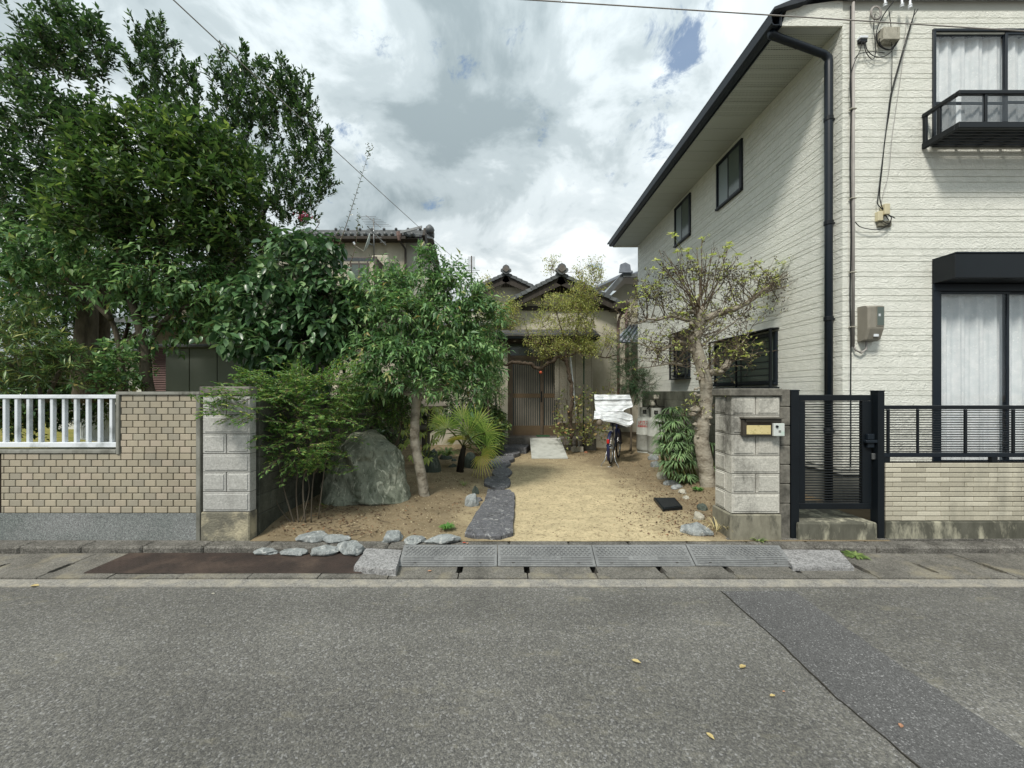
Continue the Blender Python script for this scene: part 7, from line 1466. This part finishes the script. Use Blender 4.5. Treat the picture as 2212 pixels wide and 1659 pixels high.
def wrap_text(root, body, size, cx_, cy_, z, ang, r_=.1865):
    me = text_mesh(body, size, 0, .0012)
    for v in me.vertices: a = ang + v.co.x/r_; v.co = Vector((cx_ + r_*math.cos(a), cy_ + r_*math.sin(a), z + v.co.y))
    return place('lettering', me, red, root)
fa_ = math.atan2(-9.05, -3.352)
wrap_text(gA, 'LPガス', .085, 3.352, 9.05, .805, fa_-.15); wrap_text(gA, '充填期限2031・7', .052, 3.352, 9.05, .715, fa_+.05)
b = MB(); nseg = 14
for i in range(nseg+1): a = fa_-.95+1.9*i/nseg; b.v += [(3.352+.1868*math.cos(a), 9.05+.1868*math.sin(a), .755), (3.352+.1868*math.cos(a), 9.05+.1868*math.sin(a), .760)]
for i in range(nseg): k = 2*i; b.f.append((k, k+2, k+3, k+1))
b.build('red_line', red, gA)
rg = thing('gas_regulator', 'white gas regulator box with hoses above the two cylinders', 'regulator', (3.42, 8.95, 1.25))
x0 = XX(1234.4+1190*.14884, 8.85)
MB().box(x0+.0, x0+.12, 8.80, 8.90, ZZ(862.5,8.85), ZZ(852.5,8.85), .02).build('meter_housing', M['palestone'], rg)
MB().lathe([(.05,0),(.06,.01),(.06,.05),(.03,.09),(.03,.12)], (x0-.02, 8.85, 1.20), 14).box(x0-.10, x0-.05, 8.82, 8.88, 1.22, 1.32, .008).build('regulator_body', M['palestone'], rg)
for pts in ([(3.352,9.03,1.06),(3.38,8.9,1.16),(x0-.04,8.85,1.22)], [(3.479,8.70,1.06),(3.46,8.78,1.15),(x0,8.84,1.22)], [(x0+.06,8.87,1.35),(x0+.1,8.9,1.2),(3.75,8.9,1.18)]): MB().tube(smooth_path(pts, 5), .011, 7).build('hose', cab, rg, True)
# ================================================================== bicycle seen from behind with a silver sheet over it
bk = thing('bicycle', 'navy city bicycle on its rear stand with a silver sheet thrown over the saddle', 'bicycle', (2.218, 7.86, 0))
hd = Vector((.494, 1.09, 0)).normalized(); TB = Matrix.Translation((2.218, 7.86, .0)) @ Matrix(((hd.x, -hd.y, 0, 0), (hd.y, hd.x, 0, 0), (0, 0, 1, 0), (0, 0, 0, 1)))
navy = simple('navy_paint', '#1c2245', '#171c3a', 5, .3, .6, bst=0); chrome = simple('chrome', '#b9bcbf', '#a5a8ab', 10, .25, .5, .9, bst=0); rubm = simple('tyre_rubber', '#17181a', '#1f2022', 20, .8, bst=.1)
def bpart(nm, mb, m_, parent=bk, smooth=False): me = mb.mesh(nm, smooth); me.transform(TB); return place(nm, me, m_, parent)
def ring(mb, cx_, cz_, Rr, r_, n=40, k=8):
    o3 = len(mb.v)
    for i in range(n):
        a = 2*math.pi*i/n
        for j in range(k): b_ = 2*math.pi*j/k; mb.v.append((cx_+(Rr+r_*math.cos(b_))*math.cos(a), r_*math.sin(b_), cz_+(Rr+r_*math.cos(b_))*math.sin(a)))
    for i in range(n):
        for j in range(k): A_ = o3+i*k+j; B_ = o3+i*k+(j+1) % k; C_ = o3+((i+1) % n)*k+(j+1) % k; D_ = o3+((i+1) % n)*k+j; mb.f.append((A_, B_, C_, D_))
    return mb
WR = .33
for cx_, zc_ in ((0, WR+.035), (1.12, WR)):
    wh_ = bpart('wheel', MB().tube([(cx_,-.05,zc_),(cx_,.05,zc_)], .022, 10), chrome)
    bpart('tyre', ring(MB(), cx_, zc_, WR-.018, .018), rubm, wh_, True); bpart('rim', ring(MB(), cx_, zc_, WR-.045, .011), chrome, wh_, True)
    s = MB()
    for i in range(28): a = 2*math.pi*i/28; s.tube([(cx_, .03*(1 if i % 2 else -1), zc_), (cx_+(WR-.05)*math.cos(a), 0, zc_+(WR-.05)*math.sin(a))], .0012, 3, False)
    bpart('spoke', s, chrome, wh_)['kind'] = 'stuff'
    f = MB(); n = 18; a0, a1 = ((math.radians(20), math.radians(215)) if cx_ == 0 else (math.radians(-10), math.radians(150))); o3 = 0
    for i in range(n+1):
        a = a0+(a1-a0)*i/n
        for yy, rr in ((-.030, WR+.012), (-.018, WR+.028), (.018, WR+.028), (.030, WR+.012)): f.v.append((cx_+rr*math.cos(a), yy, zc_+rr*math.sin(a)))
    for i in range(n):
        for j in range(3): q = i*4+j; f.f.append((q, q+1, q+5, q+4))
    bpart('mudguard', f, navy, bk, True)
hz = WR+.035
fr = MB(); fr.tube([(0,.055,hz),(.42,.04,.29)], .011, 8).tube([(0,-.055,hz),(.42,-.04,.29)], .011, 8).tube([(0,.055,hz),(.26,.025,.70)], .009, 8).tube([(0,-.055,hz),(.26,-.025,.70)], .009, 8).tube([(.42,0,.29),(.25,0,.86)], .016, 10).tube([(.42,0,.29),(.62,0,.36),(.90,0,.72)], .018, 10).tube([(.36,0,.46),(.62,0,.50),(.89,0,.80)], .014, 10).tube([(.87,0,.70),(.84,0,1.0)], .018, 10).tube([(.88,.04,.68),(1.12,.055,WR)], .011, 8).tube([(.88,-.04,.68),(1.12,-.055,WR)], .011, 8)
bpart('frame', fr, navy, bk, True)
sdl = rock_mesh('saddle', (.14,.10,.045), 3, 3, .03); sdl.transform(Matrix.Translation((.22,0,.90))); sdl.transform(TB); place('saddle', sdl, rubm, bk)
bpart('handlebar', MB().tube(smooth_path([(.66,.27,1.02),(.76,.24,1.04),(.84,.10,1.05),(.83,0,1.03),(.84,-.10,1.05),(.76,-.24,1.04),(.66,-.27,1.02)], 4), .011, 8).tube([(.84,0,.98),(.83,0,1.04)], .014, 8), chrome, bk, True)
for s in (1, -1): bpart('grip', MB().tube([(.60,.275*s,1.01),(.72,.255*s,1.035)], .017, 8), rubm)
bpart('rear_rack', MB().tube([(.22,.06,.74),(-.20,.06,.74),(-.20,-.06,.74),(.22,-.06,.74)], .006, 6).tube([(-.12,.06,.74),(0,.06,hz)], .005, 6).tube([(-.12,-.06,.74),(0,-.06,hz)], .005, 6), chrome)
bpart('reflector', MB().box(-.362-.012, -.35, -.026, .026, .50, .585, .01), simple('red_reflector', '#c0201c', '#a81814', 5, .25, .6, bst=0))
bpart('kickstand', MB().tube(smooth_path([(0,.075,hz-.02),(-.10,.10,.14),(-.15,.17,.012),(-.155,0,.008),(-.15,-.17,.012),(-.10,-.10,.14),(0,-.075,hz-.02)], 4), .007, 8), chrome, bk, True)
bpart('chain_guard', MB().tube([(.02,.07,hz+.04),(.44,.065,.36)], .03, 8), navy); bpart('crank', MB().tube([(.42,.09,.29),(.50,.10,.14)], .009, 6).tube([(.42,-.09,.29),(.34,-.10,.44)], .009, 6), chrome)
for a_, s in (((.50,.14),1), ((.34,.44),-1)): bpart('pedal', MB().box(a_[0]-.04, a_[0]+.04, .09*s if s > 0 else -.18, .18 if s > 0 else -.09, a_[1]-.012, a_[1]+.012, .004), rubm)
bpart('basket', MB().box(.96, 1.22, -.16, .16, .72, .74).box(.96, .97, -.16, .16, .74, .95).box(1.21, 1.22, -.16, .16, .74, .95).box(.97, 1.21, -.16, -.15, .74, .95).box(.97, 1.21, .15, .16, .74, .95), rubm)
# the silver sheet: two creased leaves folded over the handlebar and saddle
def S3(a, b): return (1234.4 + a*.14884, 822.9 + b*.14884)
sv = NT('silver_sheet'); ncol = sv.ramp(sv.noise(14, 6, .65, sv.pos((.6,1,3))), [(.35, hexc('#b4babf')), (.6, hexc('#dfe3e5'))]); sv.bump(sv.noise(22, 6, .65, sv.pos((.5,1,2.5))), .5, .03); silver = sv.fin(ncol, .38, .5, .25)
ss = thing('silver_sheet', 'creased silver-white foil sheet spread over the bicycle', 'sheet', tuple(P(*S3(600, 600), 8.0)))
def leafgrid(rows, nm):
    m = MB(); nc = 26
    for (y, xl_, xr_, dd, sk) in rows:
        for i in range(nc+1):
            t = i/nc; x = xl_+(xr_-xl_)*t; yy = y + sk*t; px, py = S3(x, yy); Yd = 7.95 + dd + .16*t*.0 + .012*mnoise.noise(Vector((t*6, y*.02, 1))); q = P(px, py, 7.95); q.y = Yd; m.v.append(tuple(q))
    for j in range(len(rows)-1):
        for i in range(nc): a = j*(nc+1)+i; m.f.append((a, a+1, a+nc+2, a+nc+1))
    o = m.build(nm, silver, ss); md_ = o.modifiers.new('t', 'SOLIDIFY'); md_.thickness = .006; return o
leafgrid([(198,347,866,.10,6),(216,346,872,.09,6),(250,346,878,.075,4),(272,345,882,.04,-6),(280,345,884,.06,-8),(315,344,888,.05,-6),(345,344,893,.02,0),(360,343,896,.02,0),(382,343,880,0,0),(402,342,800,-.03,0),(420,342,748,-.05,6),(436,342,740,-.07,6)], 'upper_leaf')
lo = []; 
def lerp_poly(pl, t):
    L_ = [0]; 
    for a, b in zip(pl, pl[1:]): L_.append(L_[-1] + abs(b[0]-a[0]))
    s_ = t*L_[-1]
    for i in range(len(pl)-1):
        if s_ <= L_[i+1] + 1e-9: u = (s_-L_[i])/(L_[i+1]-L_[i]); return (pl[i][0]+(pl[i+1][0]-pl[i][0])*u, pl[i][1]+(pl[i+1][1]-pl[i][1])*u)
tp_ = [(340,438),(700,438),(760,456),(820,472),(890,500)]; bt_ = [(305,552),(345,549),(400,545),(440,577),(610,600),(700,632),(790,664),(840,652),(878,610)]
m = MB(); nc, nrw = 30, 8
for j in range(nrw+1):
    u = j/nrw
    for i in range(nc+1): t = i/nc; a = lerp_poly(tp_, t); b = lerp_poly(bt_, t); x, y = a[0]+(b[0]-a[0])*u, a[1]+(b[1]-a[1])*u; px, py = S3(x, y); q = P(px, py, 7.85); q.y = 7.88 - .14*u + .05*abs(((u*3.0) % 1) - .5)*(.3+t) + .012*mnoise.noise(Vector((t*7, u*5, 4))); m.v.append(tuple(q))
for j in range(nrw):
    for i in range(nc): a = j*(nc+1)+i; m.f.append((a, a+1, a+nc+2, a+nc+1))
o = m.build('lower_leaf', silver, ss); md_ = o.modifiers.new('t', 'SOLIDIFY'); md_.thickness = .006
mr = P(*S3(405, 600), 7.8); tag(MB().lathe([(.004,-.075),(.05,-.06),(.065,0),(.05,.06),(.004,.075)], mr, 14).build('saddle_bag', simple('tan_pouch', '#7d7468', '#6c6459', 20, .7, bst=.1), None, True), 'small tan pouch poking out under the silver sheet', 'pouch')
# ================================================================== litter, grit, fallen leaves
rs = np.random.RandomState(5)
def scatter(fn, n): 
    pts = []
    while len(pts) < n:
        x, y = fn(); 
        if -2.5 < x < 3.7 and 3.97 < y < 10.3: pts.append((x, y, yard_z(x, y)+.006))
    return np.array(pts)
def right_litter():
    c = C2(rs.uniform(1250, 2050), rs.uniform(430, 1040)); 
    if rs.rand() > min(1, max(.06, (c.x-1.15)/1.0)): return (99, 99)
    return c.x, c.y
P1_ = scatter(right_litter, 1500); P2_ = scatter(lambda: (rs.normal(1.6, .8), rs.uniform(8.6, 10.0)), 420); P3_ = scatter(lambda: (rs.normal(-1.9, .45), 4.0+abs(rs.normal(.5, .5))), 700); P4_ = scatter(lambda: (rs.uniform(-2.4, 3.4), rs.uniform(4.0, 10)), 160); P5_ = scatter(lambda: (rs.uniform(-2.5, -.1), rs.uniform(4.0, 6.5)), 700)
pp = np.concatenate([P1_, P2_, P3_, P4_, P5_]); nn = len(pp); dd = np.stack([rs.normal(0,1,nn), rs.normal(0,1,nn), rs.normal(0,.15,nn)], 1); s_ = .5+1.0*rs.rand(nn)
v, f = leaf_arrays(pp, dd, .026*s_, .010*s_, .25, -.15, None, .35); lt = put_np('leaf_litter', v, f, leafmat('dry_leaf_litter', [(0,'#3d2c20'),(.5,'#5c4432'),(.85,'#7c6143'),(1,'#9b6b45')], .8, .1)); tag(lt, 'brown dry leaf litter scattered over the yard', 'leaf litter')
gp_ = scatter(lambda: (rs.uniform(-2.45, 3.4), 3.95+6.2*rs.rand()**1.4), 5200); o6 = np.array([[1,0,0],[-1,0,0],[0,1,0],[0,-1,0],[0,0,1],[0,0,-1]], float); sz = (.0035+.007*rs.rand(len(gp_))**3)
v = (gp_[:, None]-np.array([0,0,.004]) + o6[None]*(sz[:, None]*np.array([1.2,1,.7])[None])[:, None, :]).reshape(-1, 3); f = np.array([[0,2,4],[2,1,4],[1,3,4],[3,0,4],[2,0,5],[1,2,5],[3,1,5],[0,3,5]])
gt_ = put_np('gravel', v, (f[None]+(np.arange(len(gp_))*6)[:, None, None]).reshape(-1, 3), leafmat('grit', [(0,'#6b5d45'),(.5,'#95866a'),(1,'#c5b892')], .9, 0)); tag(gt_, 'fine loose grit over the sandy yard', 'gravel')
sgm = [(np.array(p)+[0,0,.004], np.array(p)+[q[0]*.5, q[1]*.5, .006], .003, .002) for p, q in zip(scatter(lambda: (rs.normal(-1.9,.5), 4.0+abs(rs.normal(.35,.35))), 46), rs.normal(0, .22, (46, 2)))]
v, f = cyl_segments(sgm, 5); fw = put_np('fallen_twigs', v, f, M['twig']); tag(fw, 'dry fallen twigs under the nandina', 'twigs')
gp_ = np.stack([rs.uniform(-7, -2.8, 5000), rs.uniform(4.2, 10, 5000), np.full(5000, .16)], 1); dd = np.stack([rs.normal(0,.4,5000), rs.normal(0,.4,5000), np.ones(5000)], 1)
v, f = leaf_arrays(gp_, dd, np.full(5000,.09), np.full(5000,.012)); lg = put_np('dry_grass', v, f, leafmat('dry_lawn_blades', [(0,'#7d8043'),(.6,'#a39a58'),(1,'#c4b878')], .7, .3)); tag(lg, 'dry yellowing grass beyond the white railing', 'grass')
def flat_leaf(name, lab, x, y, z, sz_, m_, a):
    c = G(x, y, z); m = MB(); d = Vector((math.cos(a), math.sin(a), 0)); s = Vector((-d.y, d.x, 0)); up_ = Vector((0,0,1)); pts = [(-.5,0),(-.25,.22),(.1,.26),(.5,0),(.1,-.26),(-.25,-.22)]
    for (u, w_) in pts: m.v.append(tuple(c + d*u*sz_ + s*w_*sz_ + up_*(.003+abs(w_)*sz_*.35)))
    m.v.append(tuple(c+up_*.002)); m.f = [(i, (i+1) % 6, 6) for i in range(6)]; me = m.mesh(name, False, False); return tag(place(name, me, m_, None), lab, 'leaf', 'fallen leaves on the street')
yl = simple('yellow_leaf', '#b7a878', '#9c8a5c', 60, .7, bst=.1); orl = simple('orange_leaf', '#a8836a', '#936a50', 60, .7, bst=.1); rdl = simple('red_leaf', '#a8452c', '#8f3522', 60, .7, bst=.1)
def c6p(a, b): return 1106 + a*.5, 1097.2 + b*.5
for a, b, sz_, m_, ang, lab in ((537,665,.055,yl,-.5,'yellow oval leaf alone on the asphalt below the ramps'), (997,687,.05,yl,.4,'curled pale leaf on the asphalt beside the dark patch edge'), (1126,813,.035,yl,.2,'round yellow leaf left of the crack in the road'), (1175,795,.018,orl,.2,'tiny orange leaf fragment beside the round yellow leaf'), (857,988,.042,yl,-1.1,'narrow yellow leaf lowest on the left side of the crack'), (1680,942,.035,orl,.8,'orange-tan leaf lying on the dark asphalt patch')):
    x, y = c6p(a, b); flat_leaf('fallen_leaf', lab, x, y, ZR+.006, sz_, m_, ang)
for x, y, z, sz_, m_, ang, lab in ((1003,1173,.004,.045,rdl,.2,'reddish leaf on the kerb behind the first rubber ramp'), (1010,1174,.004,.04,orl,1.2,'orange-red leaf touching the reddish one on the kerb'), (928,1234,-.055,.04,orl,.1,'orange leaf in the gutter joint below the first ramp'), (807,1228,-.055,.035,yl,1,'yellow-green leaf before the pitted concrete slab'), (655,1198,-.045,.05,yl,.9,'yellow leaf standing between two border stones'), (75,1266,ZR+.008,.07,yl,.1,'long pale leaf on the concrete strip near the railing side'), (460,1283,ZR,.03,M['palestone'],0,'white crumpled scrap at the edge of the asphalt')):
    flat_leaf('fallen_leaf', lab, x, y, z, sz_, m_, ang)
